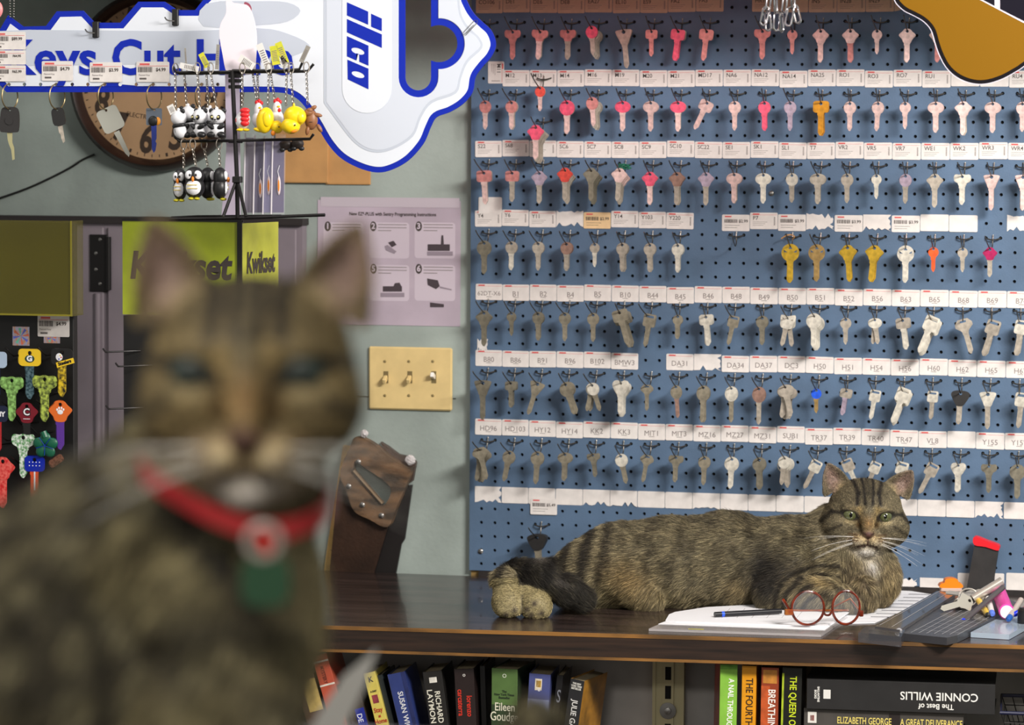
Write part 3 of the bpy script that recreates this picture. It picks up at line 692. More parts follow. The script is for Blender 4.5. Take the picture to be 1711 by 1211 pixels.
b.add(v, [(0,3,2,1),(4,5,6,7),(0,1,5,4),(1,2,6,5),(2,3,7,6),(3,0,4,7)]); b.obj('top', mTop, ct)
strip(0, 0.006, CT-.0375, CT-.0055).obj('front_edge', mFace, ct)
strip(-0.0008, 0.006, CT-.0052, CT+.0004).obj('worn_strip', mLine, ct)
strip(-0.0008, 0.006, CT-.0425, CT-.0378).obj('worn_strip', mLine, ct)
# shelf under the counter, back board, uprights
mGrey = mat('grey_board', (176, 172, 168), 0.7, var=0.08, vscale=10)
SHZ = 0.748
b = strip(0.012, 0.36, SHZ-0.02, SHZ); b.obj('book_shelf', mFace, ct)
b = strip(0.195, 0.21, 0.3, CT-.038); b.obj('back_board', mGrey, ct)
strip(0.02, 0.36, 0.0, 0.05).obj('plinth', mFace, ct)
n_ = Vector((-dv.y, dv.x, 0))
def CP(u, v, off):
    """point seen at u,v on the upright plane lying off metres behind the counter's front edge"""
    d = ray(u, v); o = A0+n_*off; t = (o-EYE).dot(n_)/d.dot(n_); return EYE+d*t
ang = math.atan2(dv.y, dv.x)
# slotted upright
mBeige = mat('beige_metal', (186, 178, 140), 0.45, 0.2)
p = CP(1117, 1120, 0.168)
up = thing('shelf_upright', 'beige slotted metal upright between the two groups of books', 'shelf upright', (p.x, p.y, SHZ), (0, 0, ang))
b = MB(); wv = 0.0265
b.box((-wv, 0, 0), (wv, 0.022, 0.19)); b.box((-wv*0.35, -0.004, 0), (wv*0.35, 0.0, 0.19)); b.box((-wv, -0.003, 0), (-wv*0.8, 0, 0.19)); b.box((wv*0.8, -0.003, 0), (wv, 0, 0.19)); b.obj('channel', mBeige, up)
b = MB()
for k in range(6): b.box((-0.005, -0.0046, 0.008+0.032*k), (0.005, -0.004, 0.030+0.032*k))
b.obj('slots', mDark, up)
z_ = CP(1117, 1187, 0.165).z-SHZ
b = MB(); b.lathe([(0.014, -0.004), (0.0138, -0.0062), (0.006, -0.0066), (0.0055, -0.010), (0.001, -0.011)], 24, 'y', (0, 0, z_)); b.obj('washer', mSteel, up, smooth=True)
# ================================================================== books
mPage = mat('page_block', (196, 180, 146), 0.8, var=0.12, vscale=200, stretch=(8, 0.2, 0.2))
def book(u, v, wpx, tilt, col, label, off=0.03, depth=0.105, yaw=0, cover=None, texts=(), patches=(), h=None, group='books under the counter'):
    """u,v: middle of the spine's top edge in the photo; tilt leans the top to the left"""
    p = CP(u, v, off); dist = (p-EYE).dot(FW); s = dist/FPX; w_ = wpx*s; t = math.radians(tilt)
    H = (p.z-SHZ-abs(w_/2*math.sin(t)))/math.cos(t)-0.0003
    o = thing('book', label, 'book', (p.x+H*math.sin(t), p.y, p.z-H*math.cos(t)), (0, -t, ang+math.radians(yaw)), group)
    # order of the Euler keeps the lean in the plane of the shelf front
    o.rotation_mode = 'ZYX' if False else 'XYZ'
    cm = mat('book_'+'_'.join(map(str, col)), col, 0.4, coat=0.3, var=0.06, vscale=30)
    cv = mat('book_'+'_'.join(map(str, cover)), cover, 0.4, coat=0.3, var=0.3, vscale=20) if cover else cm
    b = MB(); b.box((-w_/2, 0, 0), (w_/2, 0.0012, H), 0.0005); sp_ = b.obj('spine', cm, o)
    b = MB(); b.box((-w_/2, 0.0012, 0), (-w_/2+0.0009, depth, H)); b.box((w_/2-0.0009, 0.0012, 0), (w_/2, depth, H)); b.obj('cover', cv, o)
    b = MB(); b.box((-w_/2+0.001, 0.0013, 0.0015), (w_/2-0.001, depth-0.003, H-0.0025)); b.obj('pages', mPage, o)
    for (s_, size, c, x, z, r, sx_) in texts:      # x, z in spine widths / metres below the top
        text(s_, size, mat('ink_'+'_'.join(map(str, c)), c, 0.5), sp_, (x*w_, -0.0004, H-z), (math.pi/2, math.radians(r), 0), 'title', sx=sx_, off=0.0002)
    for (c, x0, x1, z0, z1) in patches:
        b = MB(); b.box((x0*w_, -0.0003, H-z1), (x1*w_, -0.00001, H-z0)); b.obj('printed_panel', mat('ink_'+'_'.join(map(str, c)), c, 0.5, var=0.15, vscale=60), sp_)
    return o
S = 5.3/5500
book(466, 1143, 22, 17, (206, 198, 170), 'cream book with a thin red line, leaning, farthest left under the counter', patches=[((170, 60, 50), -.5, .5, .052, .054)])
book(508, 1128, 34, 16.5, (92, 70, 56), 'dark brown book with a tan label, leaning at the far left', patches=[((196, 170, 100), -.2, .5, .008, .062)])
book(534, 1093, 26, 16, (186, 82, 58), 'orange-red book with two white bands, tallest of the leaning ones', texts=[('MYSTERY', .008, (110, 40, 30), -.05, .034, 90, .9)], patches=[((226, 214, 200), -.5, .5, .010, .013), ((226, 214, 200), -.5, .5, .050, .053)])
book(583, 1135, 26, 15, (64, 56, 52), 'dark brown book just left of the yellow one', texts=[('DE', .012, (220, 220, 230), .1, .066, 90, 1)], patches=[((30, 44, 150), -.1, .5, .05, .12)])
book(617, 1123, 20, 14.5, (216, 198, 96), 'slim yellow book with red lettering', texts=[('Stay', .011, (176, 44, 30), 0, .064, 0, .8), ('at', .007, (176, 44, 30), 0, .074, 0, .8), ('Home', .011, (176, 44, 30), 0, .083, 0, .75), ('A DAY', .004, (60, 50, 40), 0, .032, 0, .9), ('K', .013, (40, 34, 30), 0, .012, 0, .9)], patches=[((150, 60, 70), -.25, .25, .038, .052)])
book(635, 1127, 9, 14.5, (34, 42, 46), 'narrow dark teal book squeezed right of the yellow one', off=.04)
book(662, 1124, 30, 13.5, (48, 62, 122), 'blue book with a thin white lettered spine', texts=[('SUSAN WIGGS', .0125, (222, 222, 226), -.02, .070, 90, .95)], patches=[((34, 44, 96), .28, .5, 0, .16)])
book(722, 1121, 32, 8, (34, 32, 30), 'worn black book with tall cream lettering in two lines', texts=[('RICHARD', .0125, (226, 222, 206), .12, .060, 90, 1.0), ('LAYMON', .0125, (226, 222, 206), -.28, .058, 90, 1.1)], patches=[((220, 216, 206), -.2, .2, .010, .019)])
book(775, 1117, 33, 3, (40, 28, 27), 'dark book with lower-case red lettering', texts=[('lorenzo', .0125, (214, 52, 34), .2, .062, 90, .9), ('carcaterra', .0125, (214, 52, 34), -.25, .056, 90, .85), ('o', .009, (210, 206, 200), 0, .010, 0, 1)])
book(806, 1112, 9, 2, (20, 18, 18), 'plain black book between the red-lettered and green books', off=.06)
book(843, 1117, 45, 0, (92, 122, 66), 'green book with a darker lower half and cream title', cover=(44, 58, 36), yaw=-8,
     texts=[('Eileen', .019, (232, 228, 204), .02, .064, 0, .78), ('Goudge', .021, (232, 228, 204), -.0, .080, 0, .72), ('O', .009, (214, 222, 200), 0, .012, 0, 1), ('The\nNew York Times\nBestseller', .0052, (40, 56, 34), 0, .043, 0, .95)], patches=[((48, 66, 40), -.5, .5, .060, .17)])
book(902, 1126, 36, -3, (76, 84, 140), 'worn blue-violet book with a small yellow emblem', texts=[('a', .008, (220, 220, 230), 0, .026, 0, 1)], patches=[((226, 214, 190), -.2, .12, .008, .027), ((206, 160, 40), -.15, .08, .011, .022), ((150, 160, 200), -.5, .5, .042, .07)])
book(936, 1128, 11, -6, (22, 20, 22), 'black book with a curling grey letter, left of the gold-covered one', texts=[('S', .030, (120, 122, 130), .1, .036, 0, .5)], off=.04)
book(966, 1135, 25, -8, (42, 42, 44), 'black-spined book with gold and brown cover, rightmost of its group', cover=(176, 124, 44), yaw=-14,
     texts=[('JULIE GARWOOD', .0135, (236, 234, 230), .02, .082, 90, .9), ('THE NEW\nYORK TIMES\nBESTSELLER', .0042, (220, 218, 210), 0, .011, 0, .8)])
book(1218, 1110, 29, -0.5, (132, 186, 66), 'lime green book with white lettering', off=.02, yaw=10, cover=(150, 50, 36), texts=[('A NAIL THROUGH', .0125, (244, 244, 236), .1, .066, 92, .82)], patches=[((96, 150, 46), -.5, .5, 0, .008)])
book(1252, 1112, 24, -0.5, (226, 152, 24), 'orange-yellow book with black capitals', off=.02, texts=[('THE FOURTH', .016, (50, 34, 16), .02, .060, 90, .82)])
book(1287, 1115, 29, -0.5, (146, 62, 34), 'red and orange patterned book with white capitals', off=.02, texts=[('BREATHING', .0165, (244, 238, 230), .1, .072, 90, .82)], patches=[((196, 130, 50), -.4, .4, .004, .026), ((190, 84, 36), -.5, .0, .03, .16)])
book(1324, 1115, 33, -1, (26, 26, 22), 'black book with lime yellow lettering', off=.02, texts=[('THE QUEEN OF PATPONG', .0155, (206, 222, 40), .05, .088, 90, .80)], patches=[((170, 190, 40), -.5, -.4, .01, .17)])
# lying books, bottom to top
def flat_book(uL, uR, z0, z1, off, col, label, yaw, depth, texts=(), patches=(), cover=None):
    p = CP((uL+uR)/2, 1165, off); a_ = CP(uL, 1165, off); e_ = CP(uR, 1165, off); L = (e_-a_).length
    o = thing('book', label, 'book', (p.x, p.y, z0), (0, 0, ang+math.radians(yaw)), 'books under the counter'); H = z1-z0
    cm = mat('book_'+'_'.join(map(str, col)), col, 0.45, coat=0.15, var=0.08, vscale=30)
    b = MB(); b.box((-L/2, 0, 0), (L/2, 0.0015, H), 0.0006); sp_ = b.obj('spine', cm, o)
    b = MB(); b.box((-L/2, 0.0015, 0), (L/2, depth, 0.0016)); b.box((-L/2, 0.0015, H-0.0016), (L/2, depth, H)); b.obj('cover', cm, o)
    b = MB(); b.box((-L/2+0.004, 0.0016, 0.0017), (L/2-0.004, depth-0.004, H-0.0017)); b.obj('pages', mPage, o)
    for (s_, size, c, x, z, r, sx_) in texts:
        text(s_, size, mat('ink_'+'_'.join(map(str, c)), c, 0.5), sp_, (x*L, -0.0005, z*H), (math.pi/2, math.radians(r), 0), 'title', sx=sx_, off=0.0002)
    for (c, x0, x1, q0, q1) in patches:
        b = MB(); b.box((x0*L, -0.0004, q0*H), (x1*L, -0.00001, q1*H)); b.obj('printed_panel', mat('ink_'+'_'.join(map(str, c)), c, 0.5), sp_)
    return o
zc0 = CP(1500, 1188, .02).z; zc1 = CP(1500, 1138, .02).z; zt = CP(1475, 1225, .02).z
hh = (zt-SHZ)/3
for i, c in enumerate(((70, 40, 40), (50, 60, 80), (90, 84, 70))):
    flat_book(1352, 1590, SHZ+0.0003+hh*i, SHZ+hh*(i+1), .03, c, ['maroon book at the bottom of the lying stack', 'slate blue book second in the lying stack', 'olive grey book third in the lying stack'][i], 0, .105)
flat_book(1343, 1610, zt+0.0003, zc0-0.0003, .022, (74, 70, 66), 'grey paperback with pale yellow lettering lying under the thick black one', -.5, .105,
  texts=[('ELIZABETH GEORGE', .0155, (226, 206, 110), -.12, .5, 0, .62), ('A GREAT DELIVERANCE', .0155, (226, 206, 110), .30, .5, 0, .60)], patches=[((226, 222, 214), -.475, -.42, .35, .85), ((170, 50, 40), -.46, -.435, .45, .7), ((36, 28, 26), .035, .105, .1, .9)])
flat_book(1347, 1662, zc0, zc1, .015, (38, 37, 37), 'thick black hardcover lying flat on top, lettering upside down', -.5, .15,
  texts=[('CONNIE WILLIS', .0185, (236, 234, 228), .205, .56, 180, .95), ('The Best of', .0125, (236, 234, 228), .19, .22, 180, .95), ('BALLANTINE\nBOOKS', .0048, (226, 224, 218), -.445, .5, 90, .9)], patches=[((226, 224, 218), -.41, -.372, .36, .66)])
# black wire basket at the lower right
p = CP(1700, 1190, .0); bk = thing('wire_basket', 'black wire mesh basket corner at the lower right under the counter', 'basket', (p.x+0.10, p.y-0.0, SHZ+0.0005), (0, 0, ang))
b = MB()
for k in range(10):
    t = k/9; z = 0.002+0.125*t; e_ = 0.085+0.04*t
    b.tube([(-e_, -0.01, z), (e_, -0.01, z), (e_, 0.16, z), (-e_, 0.16, z)], 0.0009, 5, closed=True)
b.obj('hoops', mBlkM, bk)
b = MB()
for k in range(16):
    t = -1+2*k/15; b.tube([(t*0.085, -0.01, 0.001), (t*0.125, -0.01, 0.128)], 0.0009, 5); b.tube([(t*0.085, 0.16, 0.001), (t*0.125, 0.16, 0.128)], 0.0009, 5)
b.obj('uprights', mBlkM, bk)
b = MB(); b.tube([(-0.126, -0.01, 0.129), (0.126, -0.01, 0.129), (0.126, 0.16, 0.129), (-0.126, 0.16, 0.129)], 0.003, 8, closed=True); b.obj('rim', mat('navy_rim', (24, 28, 60), 0.4), bk)
# ================================================================== hanging signs and key rack
mSignW = mat('sign_white', (224, 229, 238), 0.5)
mSignG = mat('sign_grey', (192, 199, 212), 0.5)
mSignL = mat('sign_light', (208, 214, 226), 0.5)
mSignB = mat('sign_blue', (8, 38, 168), 0.5, spec=.3)
SY = 5.02
def inset(pts, d):
    n = len(pts); out = []
    A_ = sum(pts[i][0]*pts[(i+1) % n][1]-pts[(i+1) % n][0]*pts[i][1] for i in range(n)); sg = 1 if A_ > 0 else -1
    for i in range(n):
        a_, b_, c_ = pts[i-1], pts[i], pts[(i+1) % n]
        def nr(p, q):
            dx, dy = q[0]-p[0], q[1]-p[1]; L = math.hypot(dx, dy) or 1; return (-dy/L*sg, dx/L*sg)
        n1, n2 = nr(a_, b_), nr(b_, c_); k = 1+n1[0]*n2[0]+n1[1]*n2[1]; k = max(k, 0.5)
        out.append((b_[0]+(n1[0]+n2[0])/k*d, b_[1]+(n1[1]+n2[1])/k*d))
    return out
def px2(pts, Y): return [(PY(u, v, Y).x, PY(u, v, Y).z) for u, v in pts]
def plate(name, loops, Y, t, m, par):
    b = MB(); b.prism([px2(l, Y) for l in loops], Y-t, Y); return b.obj(name, m, par)
def c2(x, y): return (500+x/4.036, y/4.036)
blade = [(-60, 100), (-60, 60), (0, 51), (14.5, 25.6), (40, 44.5), (78, 43.5), (96, 19), (140, 18), (159, 38), (202, 38), (232, 3), (276, 3), (297, 17), (327, 17), (342, -2), (370, -30)]
bowr = cr([(450, -70), (560, -120), (680, -110), (760, -50), (780, 0), (792, 22), (807, 37), (822, 52), (829, 74), (822, 94), (807, 111.5), (795, 129), (790, 154), (775, 173), (753, 187), (730, 196), (720, 213), (708, 240), (683, 268), (654, 284), (629, 288), (599, 280), (569, 263), (547, 238), (527, 204), (505, 172), (482, 157), (454, 154)], 5, False)
outer = blade+bowr+[(12, 154), (-2, 139), (-60, 120)]
def hole_loop(k):     # k=0 see-through edge, k=1 outside of its blue border
    e = 0 if k == 0 else 11.5
    l, r_, bt, tp = 677.6-e, 721+e, 151+e, -40-e
    cx = (l+r_)/2; rad = (r_-l)/2
    R = 31+e; y0 = 73; dx = r_-734
    a0 = math.acos(max(-1, min(1, dx/R)))
    p = [(cx+rad*math.cos(t), bt-rad+rad*math.sin(t)) for t in [math.pi*i/14 for i in range(14, -1, -1)]]
    ar = [(734+R*math.cos(t), y0+R*math.sin(t)) for t in [a0*1.0-2*a0*i/26 for i in range(27)]]
    up = [(cx+rad*math.cos(t), tp+rad+rad*math.sin(t)) for t in [-math.pi*i/14 for i in range(15)]]
    return p+ar+up
pegh = [15, 41, 68, 94, 121, 147, 175, 201, 228, 256, 283, 310, 337, 364]
holes = [circ(u, 141, 3.0, 10) for u in pegh]
sg = thing('hanging_sign', 'big white and blue key-shaped sign hanging from above, words Keys Cut Here on its blade', 'sign')
plate('blue_panel', [outer, hole_loop(0)]+holes, SY, 0.003, mSignB, sg)
inn = inset(outer, 9.5)
# the blade's lower white edge keeps clear of the blue stripe, but the row of holes sits in the white
plate('white_panel', [inn, hole_loop(1)]+[circ(u, 141, 3.0, 10) for u in pegh], SY-0.003, 0.0006, mSignW, sg)
G = SY-0.0037
plate('grey_band', [cr([(-50, 54), (300, 52), (430, 47), (480, 56), (517, 75), (500, 90), (440, 104), (300, 106), (-50, 106)], 3)], G, 0.0003, mSignG, sg)
plate('grey_band', [cr([(345, 6), (430, 2), (480, 4), (502, 18), (480, 36), (430, 42), (340, 44)], 3)], G, 0.0003, mSignG, sg)
pan = [(541, -60), (541, 172)]+cr([(560, 198), (592, 238), (622, 254), (655, 250), (690, 228), (704, 196), (722, 172), (762, 156), (771, 130), (782, 104), (806, 80), (801, 62), (784, 46), (772, 26), (768, 0), (765, -60)], 4, False)
plate('grey_panel', [pan, hole_loop(1)], G, 0.0003, mSignG, sg)
plate('light_panel', [inset(pan, 4.5), inset(hole_loop(1), -0.5)], G-0.0003, 0.0003, mSignL, sg)
plate('raised_pill', [[(572, -60)]+[(613+41*math.cos(t), 148+41*math.sin(t)) for t in [math.pi*i/16 for i in range(16, -1, -1)]]+[(654, -60)]], G-0.0006, 0.0006, mSignW, sg)
lg = MB(); LY = G-0.0013
def lpoly(pts, hl=()): lg.prism([px2([c2(*p) for p in pts], LY)]+[px2([c2(*p) for p in h] , LY) for h in hl], LY-0.0003, LY)
def rel(cx, cy, rx, ry, a): return [(cx+rx*math.cos(t)*math.cos(a)-ry*math.sin(t)*math.sin(a), cy+rx*math.cos(t)*math.sin(a)+ry*math.sin(t)*math.cos(a)) for t in [2*math.pi*i/22 for i in range(22)]]
for nm, pts, hl in (('letter_i', [(322,15),(465,78),(465,167),(322,104)], ()), ('letter_dot', [(485,92),(557,125),(557,210),(485,180)], ()), ('letter_l', [(322,128),(557,232),(557,323),(322,218)], ()),
    ('letter_c', [(322,243),(467,308),(467,443),(405,416),(405,366),(386,358),(386,408),(322,380)], (rel(396,345,46,20,.32),)), ('letter_o', [(325,402),(467,463),(467,602),(327,535)], (rel(397,503,45,19,.32),))):
    lg = MB(); lpoly(pts, hl); lg.obj(nm, mSignB, sg)
def sword(s, u0, u1, base, cap):
    """word spanning u0..u1, cap height in px"""
    k = 5.17/FPX; a_ = PY(u0, base, G-0.001); e_ = PY(u1, base, G-0.001)
    o = text(s, cap*k/0.69, mSignB, sg, ((a_.x+e_.x)/2, G-0.001, a_.z), align='CENTER', name='lettering', off=0.0019)
    o.data.align_y = 'BOTTOM_BASELINE'; bpy.context.view_layer.update()
    o.scale = ((e_.x-a_.x)/max(o.dimensions.x, 1e-4), 1, 1)
sword('Keys', 6, 160, 123, 57); sword('Cut', 186, 301, 123, 57); sword('Here', 327, 488, 123, 57)
# price stickers on the blade
def sticker(u0, v0, u1, v1, price, label, Y=None, rot=0):
    Y = Y or SY-0.0052; a_ = PY(u0, v1, Y); e_ = PY(u1, v0, Y); W, H = e_.x-a_.x, e_.z-a_.z
    b = MB(); b.prism([rrect(-W/2, -H/2, W/2, H/2, 0.002, 3)], -0.0002, 0.0002)
    o = b.obj('price_sticker', mPaper, loc=((a_.x+e_.x)/2, Y, (a_.z+e_.z)/2), rot=(0, rot, 0)); tag(o, label, 'sticker', 'price stickers')
    r = MB(); r.box((-W*.46, -.0004, H*.28), (W*.46, -.00021, H*.30)); r.box((-W*.4, -.0004, H*.33), (-W*.1, -.00021, H*.42)); r.obj('red_heading', mRed, o)
    l = MB(); x_ = -W*.45; rn = random.Random(int(u0)+int(v0))
    while x_ < -W*.02: ww = rn.choice((.0006, .001, .0014)); l.box((x_, -.0004, -H*.02), (x_+ww, -.00021, H*.24)); x_ += ww+rn.choice((.0006, .0009))
    l.obj('barcode', mInk, o)
    text(price, H*0.23, mInk, o, (W*.24, -.0003, H*.10), off=0.0002); text('Painted Key', H*.12, mInkG, o, (-W*.26, -.0003, -H*.16)); text('000000', H*.12, mInk, o, (-W*.3, -.0003, -H*.34), off=.0002)
    return o
sticker(-14, 53, 43, 83, '$89.99', 'price sticker reading $89.99, top of three on the sign\'s blade')
sticker(-14, 84, 43, 108, '$64.95', 'price sticker reading $64.95, middle of three on the sign\'s blade')
sticker(-14, 109, 43, 136, '$65.99', 'price sticker reading $65.99, lowest of three on the sign\'s blade')
sticker(70, 102, 122, 135, '$4.79', 'price sticker reading $4.79 over the letter y of the sign')
sticker(150, 104, 204, 137, '$3.99', 'price sticker reading $3.99 between the words on the sign')
sticker(228, 103, 283, 137, '$4.99', 'price sticker reading $4.99 under the letters Cut')
# binder clips with wire on the blade's upper edge
for (u, v0, v1, lab) in ((160, 36, 63, 'black hook clip on the sign above the letter s'), (293, 15, 43, 'black hook clip on the sign above the letter t')):
    a_ = PY(u-5, v1, SY-0.006); e_ = PY(u+5, v0, SY-0.006); o = thing('hook_clip', lab, 'clip')
    b = MB(); b.box((a_.x, SY-0.009, a_.z), (e_.x, SY+0.006, e_.z), 0.001); b.obj('clip_body', mBlk, o)
    p = PY(u-2, v1-8, SY-0.009); b = MB(); b.tube(cr([(p.x, p.y, p.z), (p.x-.006, p.y-.004, p.z), (p.x-.011, p.y-.006, p.z+.002), (p.x-.013, p.y-.008, p.z+.006)], 3, False), 0.0011, 6); b.obj('wire_hook', mSteel, o, smooth=True)
# bead chain at the far left, paper clip at the bow
b = MB()
for i in range(34):
    z = PY(20, 28, SY-.004).z+i*0.0042
    b.ell((PY(17-i*.05, 10, SY-.006).x, SY-.006, z), 0.0015, 8, 5); b.ell((PY(23+i*.05, 10, SY-.006).x, SY-.006, z), 0.0015, 8, 5)
tag(b.obj('bead_chain', mSteel, smooth=True), 'metal bead chain holding the left end of the key-shaped sign', 'chain')
p = PY(776, 57, SY-.006); q = PY(801, 30, SY-.006); L = (q-p).length
b = MB(); w_ = .0028
b.tube([(0, 0, -w_), (L*.78, 0, -w_), (L*.86, 0, 0), (L*.78, 0, w_), (0.002, 0, w_), (-.002, 0, 0), (0.004, 0, -w_*.3), (L*.6, 0, -w_*.3)], 0.0005, 6)
b2 = b.obj('paper_clip', mSteel, smooth=True, loc=tuple(p), rot=(0, -math.atan2(q.z-p.z, q.x-p.x), 0)); tag(b2, 'wire paper clip on the upper right edge of the key-shaped sign', 'paper clip')
p = PY(-8, 16, 4.9); b = MB(); b.ell(tuple(p), (.013, .006, .015)); tag(b.obj('pink_charm', mat('pink_charm', (232, 140, 140), .4), smooth=True), 'pink round charm cut off by the left edge', 'charm')
# rings with sample keys under the blade
mRing = mat('brass_ring', (150, 132, 96), 0.35, 0.85)
def ring_at(u, lab, r=.0205, v=141):
    p = PY(u, v, SY); b = MB(); yw = math.radians(74)
    pts = [(r*math.cos(t)*math.cos(yw), r*math.cos(t)*math.sin(yw), -r+0.001+r*math.sin(t)) for t in [2*math.pi*i/28 for i in range(28)]]
    b.tube(pts, 0.0011, 7, closed=True)
    o = tag(b.obj('split_ring', mRing, smooth=True, loc=(p.x+.003, SY-0.004+0.0, p.z)), lab, 'key ring', 'split rings on the sign')
    return (p.x+.003, SY-.004, p.z-2*r+.001)
labs = ['holding the large black remote key', 'holding the small black-headed key', 'holding the frosted grey key', 'holding the blue key', 'without a key, left of the chickens']
ends = [ring_at(u, 'split ring through the sign\'s edge '+labs[i]) for i, u in enumerate((15, 94, 175, 256, 337))]
sz = 5.17/FPX
mFrost = mat('frosted_grey', (168, 168, 158), 0.4, 0.2)
e0 = ends[0]; o = thing('sample_key', 'large black remote-headed key with wavy blade on the leftmost ring', 'key', e0, (0, 0, YAW)); 
b = MB(); b.prism([cr([(-12*sz, 2*sz), (0, 4*sz), (12*sz, 2*sz), (16*sz, -10*sz), (15*sz, -36*sz), (8*sz, -40*sz), (-10*sz, -40*sz), (-17*sz, -36*sz), (-16*sz, -10*sz)], 3), circ(0, -1.5*sz, 2.4*sz, 10)], -.004, .004); b.prism([circ(-1*sz, -20*sz, 7*sz, 20)], -.0052, -.004); b.obj('head', mat('rubber_black', (36, 34, 34), .6), o)
b = MB(); b.prism([[(x*sz, z*sz) for x, z in ((-5,-40),(4,-40),(4,-58),(7,-66),(8,-86),(4,-88),(2,-70),(-2,-60),(-4,-52))]], -.001, .001); b.obj('blade', mat('pale_brass', (190, 184, 140), .35, .6), o)
e1 = ends[1]; o = thing('sample_key', 'small black-headed key on the second ring of the sign', 'key', e1, (0, math.radians(-10), YAW))
b = MB(); b.prism([cr([(-9*sz, 0), (0, 3*sz), (9*sz, 0), (11*sz, -10*sz), (9*sz, -27*sz), (-9*sz, -27*sz), (-11*sz, -10*sz)], 3), circ(0, -1.0*sz, 2*sz, 10)], -.003, .003); b.obj('head', mBlk, o)
b = MB(); b.prism([[(x*sz, z*sz) for x, z in ((-4,-27),(4,-27),(3.5,-56),(0,-59),(-2,-50),(-1.5,-44),(-4,-40))]], -.001, .001); b.obj('blade', KM['nickel'][0], o)
e2 = ends[2]; o = thing('sample_key', 'large frosted grey key hanging askew on the third ring of the sign', 'key', e2, (0, math.radians(-26), YAW))
b = MB(); b.prism([rrect(-19*sz, -40*sz, 19*sz, 2*sz, 7*sz), circ(0, -2*sz, 2.4*sz, 10)], -.0015, .0015); b.obj('head', mFrost, o)
b = MB(); b.prism([[(x*sz, z*sz) for x, z in ((-5,-42),(5,-42),(4,-86),(0,-90),(-3,-82),(-4,-60))]], -.001, .001); b.obj('blade', mFrost, o)
e3 = ends[3]; o = thing('sample_key', 'blue key with black and orange head on a grey square tab, fourth ring', 'key', e3, (0, 0, YAW))
b = MB(); b.prism([rrect(-14*sz, -27*sz, 13*sz, 2*sz, 2*sz), circ(0, 0-1*sz, 1.8*sz, 10)], .0014, .0024); b.obj('backing_tab', mat('slate_tab', (98, 108, 122), .5), o)
b = MB(); b.ell((-2*sz, 0, -20*sz), (8*sz, .003, 9*sz)); b.obj('head', mBlk, o, smooth=True)
b = MB(); b.ell((6*sz, .001, -20*sz), (5*sz, .002, 7*sz)); b.obj('orange_flash', mat('orange_yellow', (232, 150, 40), .5), o, smooth=True)
b = MB(); b.prism([[(x*sz, z*sz) for x, z in ((-5,-27),(4,-27),(4,-50),(2,-54),(4,-58),(2,-70),(-1,-74),(-4,-68))]], -.001, .001); b.obj('blade', mat('blue_blade', (26, 52, 150), .35, .2), o)
# ---------------------------------------------------------------- mustard sign
def m2(x, y): return (1480+x/7.407, y/7.407)
MY = 5.06
ms = thing('hanging_sign', 'mustard yellow sign with thick black outline at the top right corner', 'sign')
mo = cr([m2(*p) for p in ((60,-160),(105,0),(150,70),(230,140),(330,190),(440,250),(520,320),(570,400),(610,540),(660,680),(740,830),(850,940),(980,1010),(1130,1045),(1280,1035),(1450,980),(1600,900),(1711,828))]+[(1745, 84), (1775, 30), (1790, -40)], 3, False)
mo += [(1780, -90), (1500, -90)]
plate('rim_panel', [mo], MY, .004, mat('sign_rim', (206, 200, 214), .4), ms)
plate('black_panel', [inset(mo, 1.3)], MY-.004, .0005, mat('sign_black', (16, 14, 18), .8, spec=.1), ms)
plate('mustard_panel', [inset(mo, 7.6)], MY-.0045, .0005, mat('mustard', (112, 77, 0), .7, spec=.15), ms)
plate('white_edge', [[(1634, -20), (1634, -2), (1740, 54), (1760, -40)]], MY-.005, .0004, mat('pale_edge', (200, 192, 204), .4), ms)
plate('dark_panel', [[(1643, -20), (1643, 0), (1662, 10), (1662, -20)]], MY-.0054, .0004, mat('sign_ink', (18, 16, 26), .8, spec=.1), ms)
plate('dark_panel', [[(1671, -20), (1671, 15), (1740, 50), (1755, -20)]], MY-.0054, .0004, mat('sign_ink', (18, 16, 26), .8, spec=.1), ms)
# chrome links
mChr = mat('chrome', (220, 214, 220), .12, 1.0)
lk = MB(); lr, ll = 5.2*sz, 9.5*sz
pts = [(lr*math.cos(t), 0, (ll if math.sin(t) >= 0 else -ll)+lr*math.sin(t)) for t in [2*math.pi*i/24 for i in range(24)]]
lk.tube(pts, 0.0017, 8, closed=True); meLink = lk.mesh('link', mChr, True)
for i, (u, v, a_, y_) in enumerate(((1278, 27, 12, 15), (1283, 36, -6, -20), (1298, 36, 4, 35), (1306, 38, -8, 70), (1319, 28, 10, 10), (1331, 24, -16, -25), (1284, 4, 10, 60), (1296, 6, -6, 75), (1311, 6, 8, 60), (1325, -2, -5, 70))):
    p = PY(u, v, 5.0+0.004*(i % 3)); o = put('quick_link', meLink, None, tuple(p), (0, math.radians(a_), math.radians(y_)))
    tag(o, 'chrome oval link in the bunch hanging at the top, left of the mustard sign', 'chain link', 'chrome links at the top')
b = MB(); p = PY(1302, -12, 5.0); b.tube([(p.x-.035, 5.002, p.z), (p.x+.035, 5.002, p.z)], .0022, 8); b.tube([(p.x, 5.002, p.z), (p.x, 5.002, p.z+.3)], .0022, 8)
tag(b.obj('hanging_rod', mBlkM), 'black rod above the chrome links, just out of the top', 'rod')

# cords the two signs hang by, above the picture
for (u, v, Y_, par_) in ((640, -113, SY, sg), (1640, -88, MY, ms)):
    p = PY(u, v, Y_-.002); b = MB(); b.tube([(0, 0, -.006), (0, 0, 2.949-p.z)], .001, 6)
    b.obj('cord', mBlkM, par_, loc=tuple(p))
